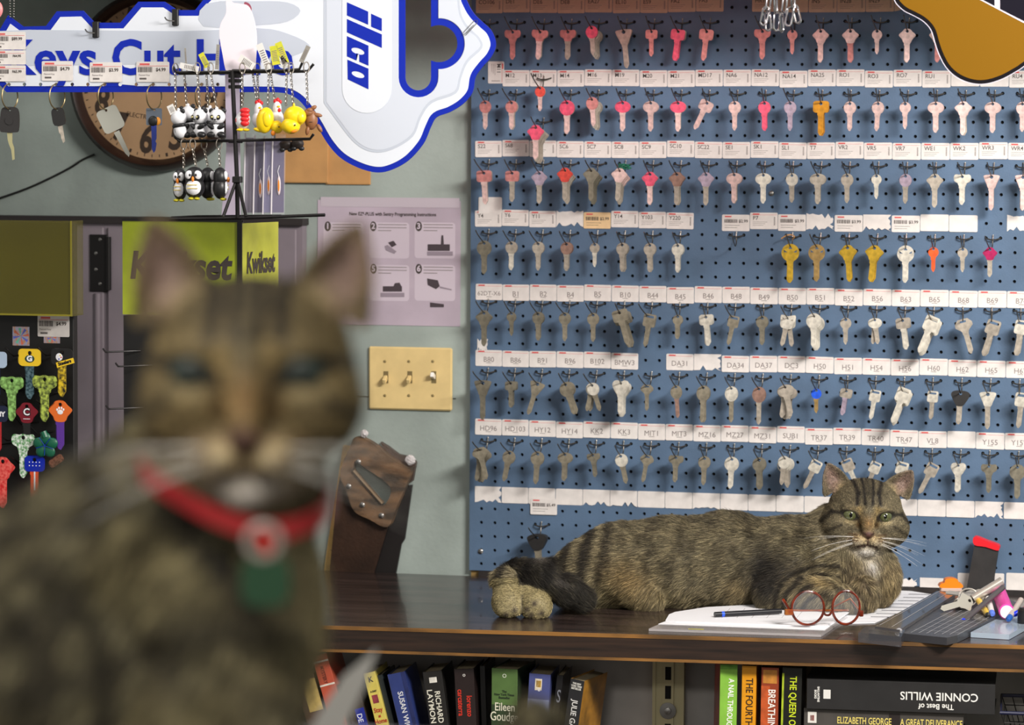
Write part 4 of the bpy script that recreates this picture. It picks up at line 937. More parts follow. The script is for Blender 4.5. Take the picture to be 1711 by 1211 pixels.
# ================================================================== little wire rack with animal keychains
KY = 4.93
Rz = Matrix.Rotation(YAW, 4, 'Z')
ks = 5.11/FPX
def KP(u, v, dy=0.0): return PY(u, v, KY+dy)
mTW = mat('toy_white', (238, 238, 242), .35); mTB = mat('toy_black', (30, 30, 32), .4); mTY = mat('toy_yellow', (250, 214, 24), .35); mTR = mat('toy_red', (214, 34, 40), .4)
mTO = mat('toy_orange', (240, 140, 40), .4); mTBr = mat('toy_brown', (140, 92, 58), .45); mChn = mat('chain_metal', (150, 142, 132), .3, .85)
rk = thing('keychain_rack', 'black wire rack with a leaning post and upturned arms, holding animal keychains', 'rack')
def wire(name, pts, r, par, m=mBlkM, dy=0): 
    b = MB(); b.tube([tuple(KP(u, v, d+dy)) for u, v, d in pts], r, 8); return b.obj(name, m, par, smooth=True)
wire('post', [(388, 118, 0), (396, 300, 0), (397, 364, 0)], .0036, rk)
wire('leg', [(396, 298, 0), (373, 362, -.02)], .0028, rk); wire('leg', [(396, 298, 0), (411, 362, -.02)], .0028, rk)
wire('base_bar', [(283, 366, 0), (411, 364, 0), (543, 359, 0)], .0026, rk); wire('base_bar', [(286, 363, .02), (330, 361, .03), (470, 360, .03)], .0016, rk)
for v, d in ((119, 0), (121, .03)): wire('arm', [(289, 111, d), (294, 120, d), (300, v+2, d), (388, v+1, 0)], .0022, rk)
wire('arm', [(388, 118, 0), (470, 118, .0), (500, 116, 0), (506, 103, 0)], .0024, rk); wire('arm', [(388, 120, 0), (470, 120, .02), (514, 119, .02), (524, 107, .02)], .0024, rk)
wire('arm', [(388, 235, 0), (300, 236, 0), (292, 228, 0)], .0024, rk); wire('arm', [(388, 235, 0), (480, 233, 0), (518, 232, 0), (524, 224, 0)], .0024, rk)
b = MB()
for v in (120, 127, 135, 145, 236): b.box(tuple(KP(381, v+3, .004)), tuple(Vector(KP(404, v-3, .004))+Vector((0, .006, 0))), .001)
b.obj('collars', mBlk, rk)
p = KP(396, 300, -.004); b = MB(); b.box((p.x-.007, p.y-.004, p.z-.005), (p.x+.007, p.y+.008, p.z+.005), .001); b.obj('clamp', mBlk, rk)
# header card and clear bags
mCard = mat('white_card', (244, 232, 240), .5)
hc = cr([(378, 2), (383, -4), (389, 4), (400, 6), (415, 10), (424, 30), (429, 60), (428, 95), (424, 122), (400, 124), (380, 122), (372, 90), (367, 60), (369, 40), (378, 22)], 4)
b = MB(); b.prism([px2(hc, KY+.012)], KY+.011, KY+.0125); o = tag(b.obj('header_card', mCard), 'blank white egg-shaped header card with small ears on the rack', 'card')
b = MB(); b.prism([px2(cr([(408, 4), (416, 6), (420, 14), (418, 24), (410, 20)], 3), KY+.013)], KY+.013, KY+.0145); b.obj('red_ear', mat('dull_red', (150, 70, 90), .5), o)
b = MB(); b.prism([px2([(376, 124), (400, 124), (402, 362), (370, 362), (378, 250)], KY+.03)], KY+.03, KY+.0315); tag(b.obj('backing_card', mat('lilac_card', (196, 184, 204), .4, coat=.3)), 'pale lilac card edge running down behind the rack post', 'card')
mBag = mat('clear_bag', (226, 222, 236), .15, alpha=.12, spec=.8)
mBagD = mat('purple_print', (52, 38, 92), .4); mBagL = mat('lilac_print', (150, 146, 190), .4)
for i, (u0, u1, v0, v1, m_, lab) in enumerate(((408, 428, 222, 358, mat('grey_lilac', (138, 130, 146), .4), 'clear bag with grey card nearest the rack post'), (424, 446, 226, 358, mBagD, 'clear bag with dark purple card, second from the post'), (440, 458, 228, 358, mBagL, 'clear bag with lilac card and orange charm'), (454, 478, 224, 358, mBagD, 'clear bag at the right end of the rack, its edge shining'))):
    o = thing('clear_bag', lab, 'bag', (0, 0, 0), group='clear bags on the rack')
    y = .02+.006*(3-i)
    b = MB(); b.prism([px2([(u0+3, v0+8), (u1-3, v0+8), (u1-4, v1-3), (u0+1, v1-3)], KY+y)], KY+y-.0005, KY+y+.0005); b.obj('card', m_, o)
    b = MB(); b.prism([px2([(u0, v0), (u1, v0), (u1-2, v1), (u0-2, v1)], KY+y)], KY+y-.0022, KY+y-.0014); b.obj('pouch', mBag, o)
    b = MB(); b.tube([tuple(KP(u0+2, v0, y-.003)), tuple(KP(u0-1, v1, y-.003))], .0012, 6); b.obj('sealed_edge', mat('bag_edge', (214, 208, 214), .2), o)
    if i >= 1:
        q = KP((u0+u1)/2, 315 if i < 2 else 310, y-.0026); b = MB(); b.ell(tuple(q), (3.2*ks, .001, 16*ks), 14, 9); ch_ = b.obj('charm', mat('pearl', (226, 206, 208), .35), o, smooth=True)
        b = MB(); b.ell((q.x, q.y-.0012, q.z), (1.7*ks, .0006, 10*ks), 12, 7); b.obj('orange_drop', mTO, ch_, smooth=True)
        b = MB(); b.tube([(q.x, q.y, q.z+15*ks), (q.x-.002, q.y, q.z+24*ks), (q.x+.001, q.y, q.z+34*ks)], .0005, 5); b.obj('cord', mTW, ch_)
# one chain: ring over the wire, twisted links down to the toy
def chain_part(u, v0, u1, v1, d, par, ring=True):
    a_, e_ = KP(u, v0, d), KP(u1, v1, d); b = MB(); L = (e_-a_).length; dirv = (e_-a_).normalized(); n = max(4, int(L/.0035))
    side = dirv.cross(Vector((0, 1, 0))).normalized()
    for i in range(n):
        c_ = a_+dirv*(L*(i+.5)/n); s1_ = side if i % 2 else Vector((0, 1, 0)); s1_ = (s1_+side*.4).normalized()
        b.tube([tuple(c_+dirv*math.cos(t)*.0028+s1_*math.sin(t)*.0017) for t in [2*math.pi*k/8 for k in range(8)]], .00055, 5, closed=True)
    b.obj('chain', mChn, par, smooth=True)
    if ring:
        b = MB(); r = .0085; cz = a_.z+r*.8
        b.tube([(a_.x+r*.45*math.sin(t), a_.y+r*.3*math.sin(t), cz+r*math.cos(t)) for t in [2*math.pi*k/16 for k in range(16)]], .0009, 6, closed=True); b.obj('ring', mChn, par, smooth=True)
def hangtag(u, v, ang_, m_, par, L=26, W=10):
    p = KP(u, v, -.004); b = MB(); b.prism([[(-W/2*ks, 0), (W/2*ks, 0), (W/2*ks, L*ks), (-W/2*ks, L*ks)]], -.0003, .0003); t_ = b.obj('hang_tag', m_, par, loc=tuple(p), rot=(0, math.radians(ang_), 0))
    b = MB()
    for k in range(7): b.box((-W*.32*ks, -.0006, (L*.2+k*L*.085)*ks), (W*.32*ks, -.00031, (L*.2+k*L*.085+L*.035)*ks))
    b.obj('barcode', mInkG, t_)
mTagW = mat('tag_white', (232, 230, 226), .5); mTagG = mat('tag_lime', (196, 206, 50), .5, col2=(228, 216, 60), vscale=90); mTagD = mat('tag_shade', (150, 146, 138), .5)
def toy(name, label, u, v, d, group=None):
    p = KP(u, v, d); return thing(name, label, 'keychain', tuple(p), (0, 0, YAW), group)
class LP:     # children made in world space are handed to the toy afterwards
    pass
def keep(par, start):
    """re-seat objects created in world space under par"""
    inv = par.matrix_basis.inverted()
    for o in start:
        o.matrix_parent_inverse = inv
def px_ell(par, name, m, items, smooth=True):
    b = MB()
    for (x, z, y, rx, rz, ry, *rot) in items: b.ell((x*ks, y*ks, z*ks), (rx*ks, ry*ks, rz*ks), 18, 12, (0, math.radians(rot[0]), 0) if rot else None)
    return b.obj(name, m, par, smooth=True)
def chain_for(par, u, v0, u1, v1, d, ring=True):
    before = set(par.children); chain_part(u, v0, u1, v1, d, par, ring); bpy.context.view_layer.update(); keep(par, [c for c in par.children if c not in before])
def tag_for(par, *a):
    before = set(par.children); hangtag(*a[:4], par, *a[4:]); keep(par, [c for c in par.children if c not in before])
def panda(u, v, d, label, tilt=0, face=True, lean=0):
    o = toy('panda_keychain', label, u, v, d, 'panda keychains'); o.rotation_euler = (0, math.radians(tilt), YAW+math.radians(lean))
    hd = px_ell(o, 'head', mTW, [(0, 11, 0, 14, 13, 13), (-1, 25, 0, 3, 3, 2)])
    px_ell(hd, 'ear', mTB, [(-11, 21, 2, 4.5, 4.5, 3)]); px_ell(hd, 'ear', mTB, [(11, 21, 2, 4.5, 4.5, 3)])
    px_ell(o, 'body', mTW, [(0, -11, 0, 12, 13, 10)])
    px_ell(o, 'arms', mTB, [(-8, -6, -6, 9, 4.2, 5, 30), (8, -6, -6, 9, 4.2, 5, -30), (0, -2, 2, 13, 5, 9)])
    px_ell(o, 'leg', mTB, [(-9, -19, -5, 8, 5.5, 7, -12)]); px_ell(o, 'leg', mTB, [(9, -19, -5, 8, 5.5, 7, 12)])
    if face:
        for s in (-1, 1):
            px_ell(hd, 'eye_patch', mTB, [(5.6*s, 10, -11.2, 3.6, 4.6, 2.6, 22*s)]); px_ell(hd, 'eye', mat('toy_eye', (240, 226, 150), .3), [(5.4*s, 10.5, -13.2, 1.8, 1.7, 1)])
        px_ell(hd, 'nose', mTB, [(0, 6, -13.2, 2, 1.4, 1.4)]); px_ell(hd, 'mouth', mTB, [(0, 2.6, -12.6, 4, .5, .8)])
    return o
o = panda(300, 208, .0, 'white panda keychain turned away, lowest at the left end', 8, False, 150); px_ell(o, 'slot', mTB, [(4, -10, 9.8, .5, 4, .5)])
chain_for(o, 293, 122, 294, 184, 0); tag_for(o, 290, 190, -25, mTagW, 16, 12)
o = panda(334, 206, -.004, 'panda keychain looking left, in the middle', 0, True, -38); chain_for(o, 350-20, 121, 334, 180, -.004); tag_for(o, 347, 112, -28, mTagG); tag_for(o, 332, 116, -78, mTagW, 34, 10)
o = panda(363, 206, -.008, 'panda keychain facing forward, beside the rack post', 0, True, -12); chain_for(o, 352, 121, 362, 180, -.008); tag_for(o, 362, 116, 4, mTagD, 42, 6)
o = panda(317, 200, .028, 'panda keychain half hidden behind the two front ones', 10, False, 160); chain_for(o, 308, 122, 312, 178, .028); tag_for(o, 311, 106, -4, mTagD, 26, 3)
o = panda(348, 203, .03, 'panda keychain at the very back of the group', -5, False, 200); chain_for(o, 345, 122, 348, 178, .03)
# chickens
def chicken(u, v, d, label, rear=False):
    o = toy('chicken_keychain', label, u, v, d, 'chicken keychains')
    px_ell(o, 'body', mTW, [(0, -8, 0, 11, 15, 10), (0, 8, -1, 7.5, 13, 7)] if not rear else [(0, 0, 0, 13, 15, 11)])
    if rear:
        for i in range(4): px_ell(o, 'tail_feather', mTR, [(4, 16-7*i, -10, 8.5-.4*i, 5.2, 4)])
        px_ell(o, 'foot', mTY, [(-5, -16, -3, 6, 2.6, 5)]); px_ell(o, 'foot', mTY, [(6, -16, -3, 6, 2.6, 5)]); px_ell(o, 'wing', mTR, [(-11, 0, -4, 1.4, 4, 2)])
    else:
        px_ell(o, 'comb', mTR, [(-3, 21, 0, 3.5, 4, 3), (1, 23, 0, 3.5, 4.2, 3), (5, 20, 0, 3, 3.4, 3)]); px_ell(o, 'beak', mTY, [(3, 12, -7, 2.8, 2, 3)]); px_ell(o, 'wattle', mTR, [(4, 6, -6.5, 3.4, 3.6, 2)])
    return o
o = chicken(406, 201, -.006, 'chicken keychain seen from behind with red tail feathers, beside the post', True); chain_for(o, 405, 121, 405, 178, -.006); tag_for(o, 424, 112, -58, mTagW, 30, 13)
o = chicken(432, 192, .018, 'white chicken keychain with red comb, behind the yellow ducks'); chain_for(o, 422, 122, 430, 172, .018); chain_for(o, 430, 122, 432, 172, .03)
o = chicken(463, 190, .014, 'white chicken keychain with yellow beak between the two ducks'); chain_for(o, 452, 122, 459, 166, .014); tag_for(o, 449, 116, -22, mTagW, 46, 12)
# ducks
o = toy('duck_keychain', 'yellow duck keychain hanging head down, left one', 443, 203, -.012, 'duck keychains')
px_ell(o, 'body', mTY, [(0, 2, 0, 15, 22, 12, 8), (-10, -14, 2, 10, 4, 6, 10)]); px_ell(o, 'wing', mTY, [(4, 4, -10, 8, 13, 4)])
h_ = px_ell(o, 'head', mTY, [(20, -9, -2, 11, 11, 10)]); px_ell(h_, 'beak', mTO, [(14, -19, -5, 4, 5, 4, 20)]); px_ell(h_, 'eye', mTB, [(24, -9, -11.4, 1.3, 1.3, 1)])
chain_for(o, 449, 122, 448, 178, -.012); tag_for(o, 462, 108, -10, mTagG, 32, 14)
o = toy('duck_keychain', 'yellow duck keychain hanging head down, right one', 493, 202, -.016, 'duck keychains')
px_ell(o, 'body', mTY, [(0, 8, 0, 19, 17, 14, 15)]); px_ell(o, 'wing', mTY, [(10, 6, -9, 8, 10, 6)]); px_ell(o, 'loop', mTY, [(-2, 26, 0, 2, 4, 2)])
h_ = px_ell(o, 'head', mTY, [(-7, -8, -3, 16, 14, 13)]); px_ell(h_, 'beak', mTO, [(0, -17, -12, 6, 2.6, 4, -28)]); px_ell(h_, 'eye', mTB, [(1, -7, -16, 1.3, 1.6, 1)])
chain_for(o, 479, 121, 478, 176, -.016); chain_for(o, 486, 121, 490, 176, -.014); tag_for(o, 478, 106, -22, mTagG, 38, 12); tag_for(o, 480, 112, -40, mTagW, 20, 12)
# brown moose
o = toy('moose_keychain', 'brown moose keychain at the right end of the rack', 522, 204, 0)
px_ell(o, 'body', mTBr, [(-2, 4, 0, 11, 17, 9)]); px_ell(o, 'head', mTBr, [(-6, 16, -4, 8, 7, 7), (-4, 20, -8, 5, 4, 4)])
for nm, x, z, a_, r1 in (('leg', 8, 12, 10, 9), ('leg', 12, -10, 60, 8), ('leg', -8, -14, 100, 8), ('antler', 2, 24, -30, 6)): px_ell(o, nm, mTBr, [(x, z, -3, r1, 3.6, 4, a_)])
px_ell(o, 'slot', mTB, [(-2, 0, -9, 3.4, .5, .6)]); chain_for(o, 512, 120, 514, 174, 0); tag_for(o, 503, 104, 26, mTagD, 30, 8)
for k, (u, v) in enumerate(((478, 242), (497, 240))):
    o = toy('bear_keychain', ['dark brown bear keychain below the right duck', 'dark brown bear keychain, lower right of the ducks'][k], u, v, .02); px_ell(o, 'body', mat('dark_brown_toy', (44, 34, 30), .5), [(0, 0, 0, 11, 9, 8)]); px_ell(o, 'leg', mTB, [(7, -8, -2, 5, 4, 4)]); px_ell(o, 'leg', mTB, [(-6, -8, -2, 5, 4, 4)])
# penguins
def penguin(u, v, d, w_, label, yaw=0, back=False):
    o = toy('penguin_keychain', label, u, v, d, 'penguin keychains'); o.rotation_euler = (0, 0, YAW+math.radians(yaw))
    px_ell(o, 'body', mTB, [(0, 10, 0, w_, 17, w_*.8), (0, -8, 0, w_*1.04, 19, w_*.85)])
    px_ell(o, 'belly', mTW, [(0, -8, -w_*.28, w_*.86, 15, w_*.66)])
    for s in (-1, 1):
        e_ = px_ell(o, 'eye', mTW, [(s*w_*.42, 13, -w_*.58, w_*.42, 7.6, 4)]); px_ell(e_, 'pupil', mTB, [(s*w_*.30, 13, -w_*.58-4, 1.8, 2.3, 1)]); px_ell(o, 'foot', mat('toy_olive', (190, 180, 40), .4), [(s*5, -27, -5, 5, 2.6, 6)])
    px_ell(o, 'beak', mTO, [(0, 6, -w_*.7-3, 2.4, 4.6, 3)])
    for k in range(2):
        b = MB(); b.box((-w_*.6*ks, -(w_*.98)*ks, (-4-6*k)*ks), (w_*.5*ks, -(w_*.90)*ks, (-3-6*k)*ks)); b.obj('belly_script', mat('toy_gold_print', (222, 196, 60), .5), o)
    return o
o = penguin(301, 308, 0, 12, 'black penguin keychain with big eyes, smaller left one', -18); chain_for(o, 307, 248, 307, 282, 0)
o = penguin(325, 305, -.01, 17, 'black penguin keychain with white belly and yellow lettering, front one', -6); chain_for(o, 322, 248, 328, 280, -.01)
o = penguin(347, 306, .02, 16, 'black penguin keychain turned sideways, behind the front one', 80); chain_for(o, 341, 248, 348, 280, .02)
o = penguin(368, 306, .0, 15, 'black penguin keychain turned sideways next to the rack post', 95); chain_for(o, 366, 248, 368, 280, 0)
# ================================================================== displays at the far left
DY = 5.28
ds = 5.4/FPX
def DPt(u, v, dy=0.0): return PY(u, v, DY+dy)
a_ = DPt(-60, 1000); e_ = DPt(122, 372)
dsp = thing('key_display', 'black upright display board of painted team and patterned keys at the far left', 'display')
b = MB(); b.box((a_.x, DY, CT+.0008), (e_.x, DY+.02, e_.z), .001); b.obj('board', mBlk, dsp)
b = MB(); b.box((a_.x, DY-.08, CT+.0008), (e_.x+.01, DY+.06, CT+.018), .002); b.obj('base', mBlk, dsp)
mOl = mat('olive_acrylic', (120, 112, 30), .15, alpha=.42, spec=.7)
ax = thing('acrylic_box', 'empty yellow-tinted acrylic box mounted on top of the team key display', 'box')
p0 = DPt(-60, 525, -.05); p1 = DPt(121, 369, -.05)
b = MB(); b.box((p0.x, DY-.052, p0.z), (p1.x, DY-.05, p1.z)); b.obj('front_panel', mOl, ax)
b = MB(); b.box((p1.x-.002, DY-.05, p0.z), (p1.x, DY-.0005, p1.z)); b.obj('side_panel', mOl, ax)
b = MB(); b.box((p0.x, DY-.05, p0.z), (p1.x-.002, DY-.0005, p0.z+.002)); b.obj('bottom_panel', mOl, ax)
mOe = mat('olive_edge', (150, 140, 40), .3)
b = MB(); b.box((p1.x-.003, DY-.0535, p0.z), (p1.x, DY-.052, p1.z)); b.box((p0.x, DY-.0535, p0.z), (p1.x-.003, DY-.052, p0.z+.003)); b.obj('bright_edge', mOe, ax)
def dhook(u, v, lab, L=.055, yaw=YAW):
    p = DPt(u, v, -.001); b = MB(); b.tube([(0, 0, 0), (0, -L*.7, -.002), (0, -L, .012)], .0014, 7)
    return tag(b.obj('display_hook', mBlkM, loc=tuple(p), rot=(0, 0, math.radians(-34)), smooth=True), lab, 'hook', 'hooks on the painted key display')
def fancy(name_, shape, u, v, s_, bowc, bladec, label, n=3, extra=None, tilt=0):
    wds = {}
    s_ *= 1.34
    for i in range(n):
        y = -.045+.006*i; p = DPt(u, v, -.045); o = thing('painted_key', label if i == 0 else 'painted key behind: '+label, 'key', (p.x-.0022*i*1.4, DY+y, p.z), (0, math.radians(tilt), math.radians(2)), 'team and patterned keys' if i == 0 else 'painted keys behind the '+name_)
        ou, hs, zb, w_, tip = bow_shape(shape)
        b = MB(); b.prism([sc([(x*s_, z*s_) for x, z in ou])]+[sc([(x*s_, z*s_) for x, z in h]) for h in hs], -.0015, .0015); bo = b.obj('bow', bowc, o)
        b = MB(); hw = w_/2; b.prism([sc([(x*s_, z*s_) for x, z in ((-hw-1, zb+1), (-hw-1, zb-4), (-hw, zb-5), (-hw, tip+4), (-hw+2, tip), (.6, tip-.8), (hw, tip+5), (hw, zb-3), (hw+.8, zb+1))])], -.001, .001); bl = b.obj('blade', bladec, o)
        if i == 0 and extra: extra(o, bo, bl, s_, zb)
        if i == 0: dhook(u+4, v+1, 'wire hook holding the '+name_)
mYel = mat('team_yellow', (240, 200, 40), .35); mGrn = mat('team_green', (20, 60, 50), .4); mMar = mat('team_maroon', (120, 20, 36), .35); mOrg = mat('team_orange', (228, 110, 40), .35); mPur = mat('team_purple', (92, 50, 150), .35)
mTeal = mat('teal_foil', (110, 140, 150), .3, .5, col2=(30, 60, 70), vscale=250); mNavy = mat('team_navy', (24, 32, 60), .4)
mCamo = mat('camo_green', (160, 214, 120), .45, col2=(80, 110, 50), vscale=170); mCamO = mat('camo_lime', (190, 210, 90), .45, col2=(50, 60, 30), vscale=170)
mSham = mat('shamrock_print', (240, 246, 240), .35, col2=(60, 140, 60), vscale=230)
mFlagR = mat('flag_stripe', (226, 84, 40), .4); mRedK = mat('red_painted', (206, 30, 34), .35, col2=(236, 110, 100), vscale=200)
def ex_G(o, bo, bl, s_, zb):
    z = zb*.45*s_*mm
    b = MB(); b.ell((0, -.0016, z), (.0088, .0004, .0066), 24, 6); b.obj('emblem', mGrn, bo); text('G', .0125, mTW, bo, (0, -.0022, z), off=.0007, sx=1.1)
def ex_S(o, bo, bl, s_, zb):
    b = MB(); b.ell((-.005, -.0016, -.0075), (.0062, .0004, .0066), 20, 6); b.obj('emblem', mTW, bo)
    for k, c_ in enumerate((mTY, mTR, mSignB)):
        b = MB(); b.ell((-.003, -.0021, -.0045-.0028*k) if k < 1 else ((-.0012, -.0021, -.0078) if k == 1 else (-.0052, -.0021, -.0108)), (.0013, .0003, .0013), 8, 4); b.obj('diamond', c_, bo)
    b = MB(); b.T = Euler((0, math.radians(-16), 0)).to_matrix().to_4x4(); b.box((-.015, -.0024, -.0225), (.017, -.0017, -.0135)); b.obj('banner', mYel, bo)
    text('Steelers', .0082, mBlk, bo, (.0052, -.0026, -.0167), (math.pi/2, math.radians(-16), 0), off=.0004, sx=.9)
def ex_C(o, bo, bl, s_, zb):
    text('C', .0165, mTB, bo, (0, -.0019, -.0095), off=.0017); text('C', .0165, mTW, bo, (0, -.0023, -.0095), off=.0004); b = MB(); b.box((-.006, -.002, -.0215), (.006, -.0016, -.0205)); b.obj('white_line', mTW, bo)
def ex_P(o, bo, bl, s_, zb):
    b = MB(); b.ell((0, -.0017, -.0125), (.0052, .0004, .0042), 16, 6)
    for x, z in ((-.0056, -.0085), (-.0022, -.0058), (.0022, -.0056), (.0058, -.0082)): b.ell((x, -.0017, z), (.0017, .0004, .0024), 10, 5)
    b.obj('paw_mark', mTW, bo)
def ex_F(o, bo, bl, s_, zb):
    b = MB()
    for x in range(4):
        for z in range(2): b.ell((-.009+.006*x, -.0017, -.004-.006*z), (.0011, .0003, .0011), 6, 4)
    b.obj('stars', mTW, bo)
    b = MB(); b.box((-.0012, -.0014, -.052), (.0016, -.0011, -.016)); b.obj('white_stripe', mTW, bl)
fancy('yellow key with the G emblem', 'q', 50, 590, 1.25, mYel, mTeal, 'yellow painted key with a G in an oval, foil blade', 3, ex_G)
fancy('black and yellow team key', 'q', 104, 589, 1.2, mBlk, mat('yellow_black', (230, 196, 40), .4, col2=(20, 20, 20), vscale=160), 'black painted key with white emblem and slanted yellow banner', 3, ex_S)
fancy('green and orange camouflage key', 'T', 20, 636, 1.15, mCamo, mCamo, 'green and orange camouflage key, left of the lime one', 3)
fancy('lime camouflage key', 'T', 75, 634, 1.2, mCamO, mCamO, 'lime and black camouflage key under the two team keys', 3)
fancy('maroon key', 'd', 45, 679, 1.1, mMar, mBlk, 'maroon painted key with a block letter C', 2, ex_C)
fancy('orange key with paw mark', 'd', 101, 676, 1.15, mOrg, mPur, 'orange painted key with white paw mark and purple blade', 3, ex_P)
fancy('white shamrock key', 'T', 39, 731, 1.15, mSham, mSham, 'white painted key printed with green shamrocks', 1)
fancy('flag key', 'q', 58, 768, 1.15, mSignB, mFlagR, 'stars and stripes painted key near the bottom of the display', 3, ex_F)
fancy('red key', 'd', 5, 771, 1.2, mRedK, mRedK, 'red patterned key at the lower left edge', 3)
fancy('pale blue team key', 'q', -6, 594, 1.2, mat('team_pale', (176, 196, 220), .4), mNavy, 'pale blue painted key cut off by the left edge', 2)
fancy('navy team key', 'q', -4, 684, 1.2, mNavy, mat('team_red', (176, 40, 44), .4), 'navy painted key with red blade cut off by the left edge', 2, lambda o, bo, bl, s_, zb: text('NY', .011, mTW, bo, (.006, -.0019, -.008), off=.0006))
o = thing('clover_key', 'dark green four-leaf clover shaped key head with blue veins', 'key', tuple(DPt(76, 744, -.05)), (0, 0, math.radians(4)))
mClo = mat('clover_green', (14, 92, 66), .4)
for k in range(5):
    t = math.radians(90+72*k); b = MB(); b.ell((math.cos(t)*12*ds, 0, math.sin(t)*12*ds), (11*ds, .004, 10*ds), 16, 10, (0, -t, 0)); b.obj('leaf', mClo, o, smooth=True)
    b = MB(); b.tube([(0, -.0045, 0), (math.cos(t+.6)*17*ds, -.0045, math.sin(t+.6)*17*ds)], .0005, 5); b.obj('vein', mSignB, o)
b = MB(); b.tube([(0, 0, 14*ds), (-.004, 0, 24*ds)], .006, 10); b.obj('loop', mClo, o); dhook(82, 727, 'wire hook holding the green clover key')
b = MB(); p = DPt(94, 770, -.03); b.T = Matrix.Translation(p) @ Euler((0, math.radians(-35), 0)).to_matrix().to_4x4(); b.prism([rrect(-14*ds, -7*ds, 14*ds, 7*ds, 5*ds)], -.002, .002)
tag(b.obj('copper_key_head', mat('copper_mesh', (176, 116, 90), .4, .5, col2=(110, 66, 50), vscale=300)), 'copper textured key head half hidden by the sitting cat', 'key')
for (u, v) in ((12, 606), (70, 602), (12, 702), (64, 705), (20, 740), (90, 720), (40, 652), (100, 655)):
    dhook(u, v, 'empty wire hook between the painted keys', .05)
# stickers on the display
mHolo = mat('hologram', (190, 200, 236), .2, .6, col2=(230, 170, 120), vscale=120, stretch=(3, 1, 1))
for (u0, v0, u1, v1, lab) in ((21, 546, 49, 577, 'square hologram sticker left of the price tag on the display'), (73, 556, 100, 573, 'hologram sticker half covered by the $4.99 price tag')):
    a_ = DPt(u0, v1, -.001); e_ = DPt(u1, v0, -.001); b = MB(); b.box((a_.x, DY-.0008, a_.z), (e_.x, DY-.0002, e_.z)); o = tag(b.obj('hologram_sticker', mHolo), lab, 'sticker')
    for k in range(8):
        t = 2*math.pi*k/8; cx, cz = (a_.x+e_.x)/2, (a_.z+e_.z)/2; r = (e_.z-a_.z)*.45
        b = MB(); b.add([(cx, DY-.0009, cz), (cx+r*math.cos(t), DY-.0009, cz+r*math.sin(t)), (cx+r*math.cos(t+.35), DY-.0009, cz+r*math.sin(t+.35))], [(0, 1, 2)]); b.obj('ray', mat('holo_ray%d' % (k % 3), ((230, 120, 90), (110, 120, 220), (120, 210, 180))[k % 3], .3), o)
sticker(63, 527, 116, 562, '$4.99', 'price sticker reading $4.99 on the black key display', Y=DY-.0015)
# ---------------------------------------------------------------- lime display box
LYb = 5.30
lb = thing('lime_display', 'lime green branded display box on a black stand behind the sitting cat', 'display')
mLime = mat('lime_card', (172, 186, 36), .45, coat=.3, var=.05); mLime2 = mat('lime_card_pale', (198, 200, 70), .4, coat=.4, var=.12, vscale=12)
p0 = PY(205, 525, LYb); p1 = PY(397, 371, LYb); cx1 = PY(405, 500, LYb)
b = MB(); b.box((p0.x, LYb, p0.z), (p1.x, LYb+.004, p1.z)); fp = b.obj('front_card', mLime, lb)
q1 = PY(464, 400, LYb+.13)
b = MB(); b.add([(cx1.x, LYb, p0.z), (q1.x, LYb+.13, p0.z), (q1.x, LYb+.13, p1.z-.002), (cx1.x, LYb, p1.z-.002), (cx1.x, LYb+.004, p0.z), (q1.x, LYb+.134, p0.z), (q1.x, LYb+.134, p1.z-.002), (cx1.x, LYb+.004, p1.z-.002)], [(0,1,2,3),(7,6,5,4),(0,4,5,1),(3,2,6,7),(0,3,7,4),(1,5,6,2)])
sp2 = b.obj('side_card', mLime2, lb)
b = MB(); b.box((p1.x, LYb-.003, p0.z-.002), (cx1.x, LYb+.006, p1.z+.003)); b.box((p0.x-.001, LYb-.002, p1.z), (cx1.x, LYb+.003, p1.z+.005)); b.obj('frame', mBlk, lb)
b = MB(); b.box((p0.x, LYb+.004, CT+.0008), (cx1.x-.001, LYb+.03, p0.z-.002)); b.obj('stand', mBlk, lb)
text('Kwikset', .064, mInk, fp, (PY(300, 446, LYb).x, LYb-.0004, PY(300, 446, LYb).z), off=.0022, sx=.86, shear=.15)
dn = Vector((q1.x-cx1.x, .13, 0)); aa = math.atan2(dn.y, dn.x); mid = Vector((cx1.x, LYb, 0))+dn*.5; zz = PY(435, 440, LYb+.06).z
text('Kwikset', .050, mInk, sp2, (mid.x+math.sin(aa)*.001, mid.y-math.cos(aa)*.001, zz), (math.pi/2, 0, aa), off=.0016, sx=dn.length/.205, shear=.1)
for (u, v) in ((172, 588), (193, 612), (177, 683)):
    p = PY(u, v, LYb-.03); b = MB(); b.tube(cr([(0, 0, .006), (.004, 0, .001), (.008, .001, 0), (.04, .02, .001), (.055, .034, .001)], 3, False), .0015, 7)
    tag(b.obj('display_hook', mBlkM, loc=tuple(p), smooth=True), 'wire hook sticking out left of the lime display behind the cat', 'hook', 'hooks of the lime display')
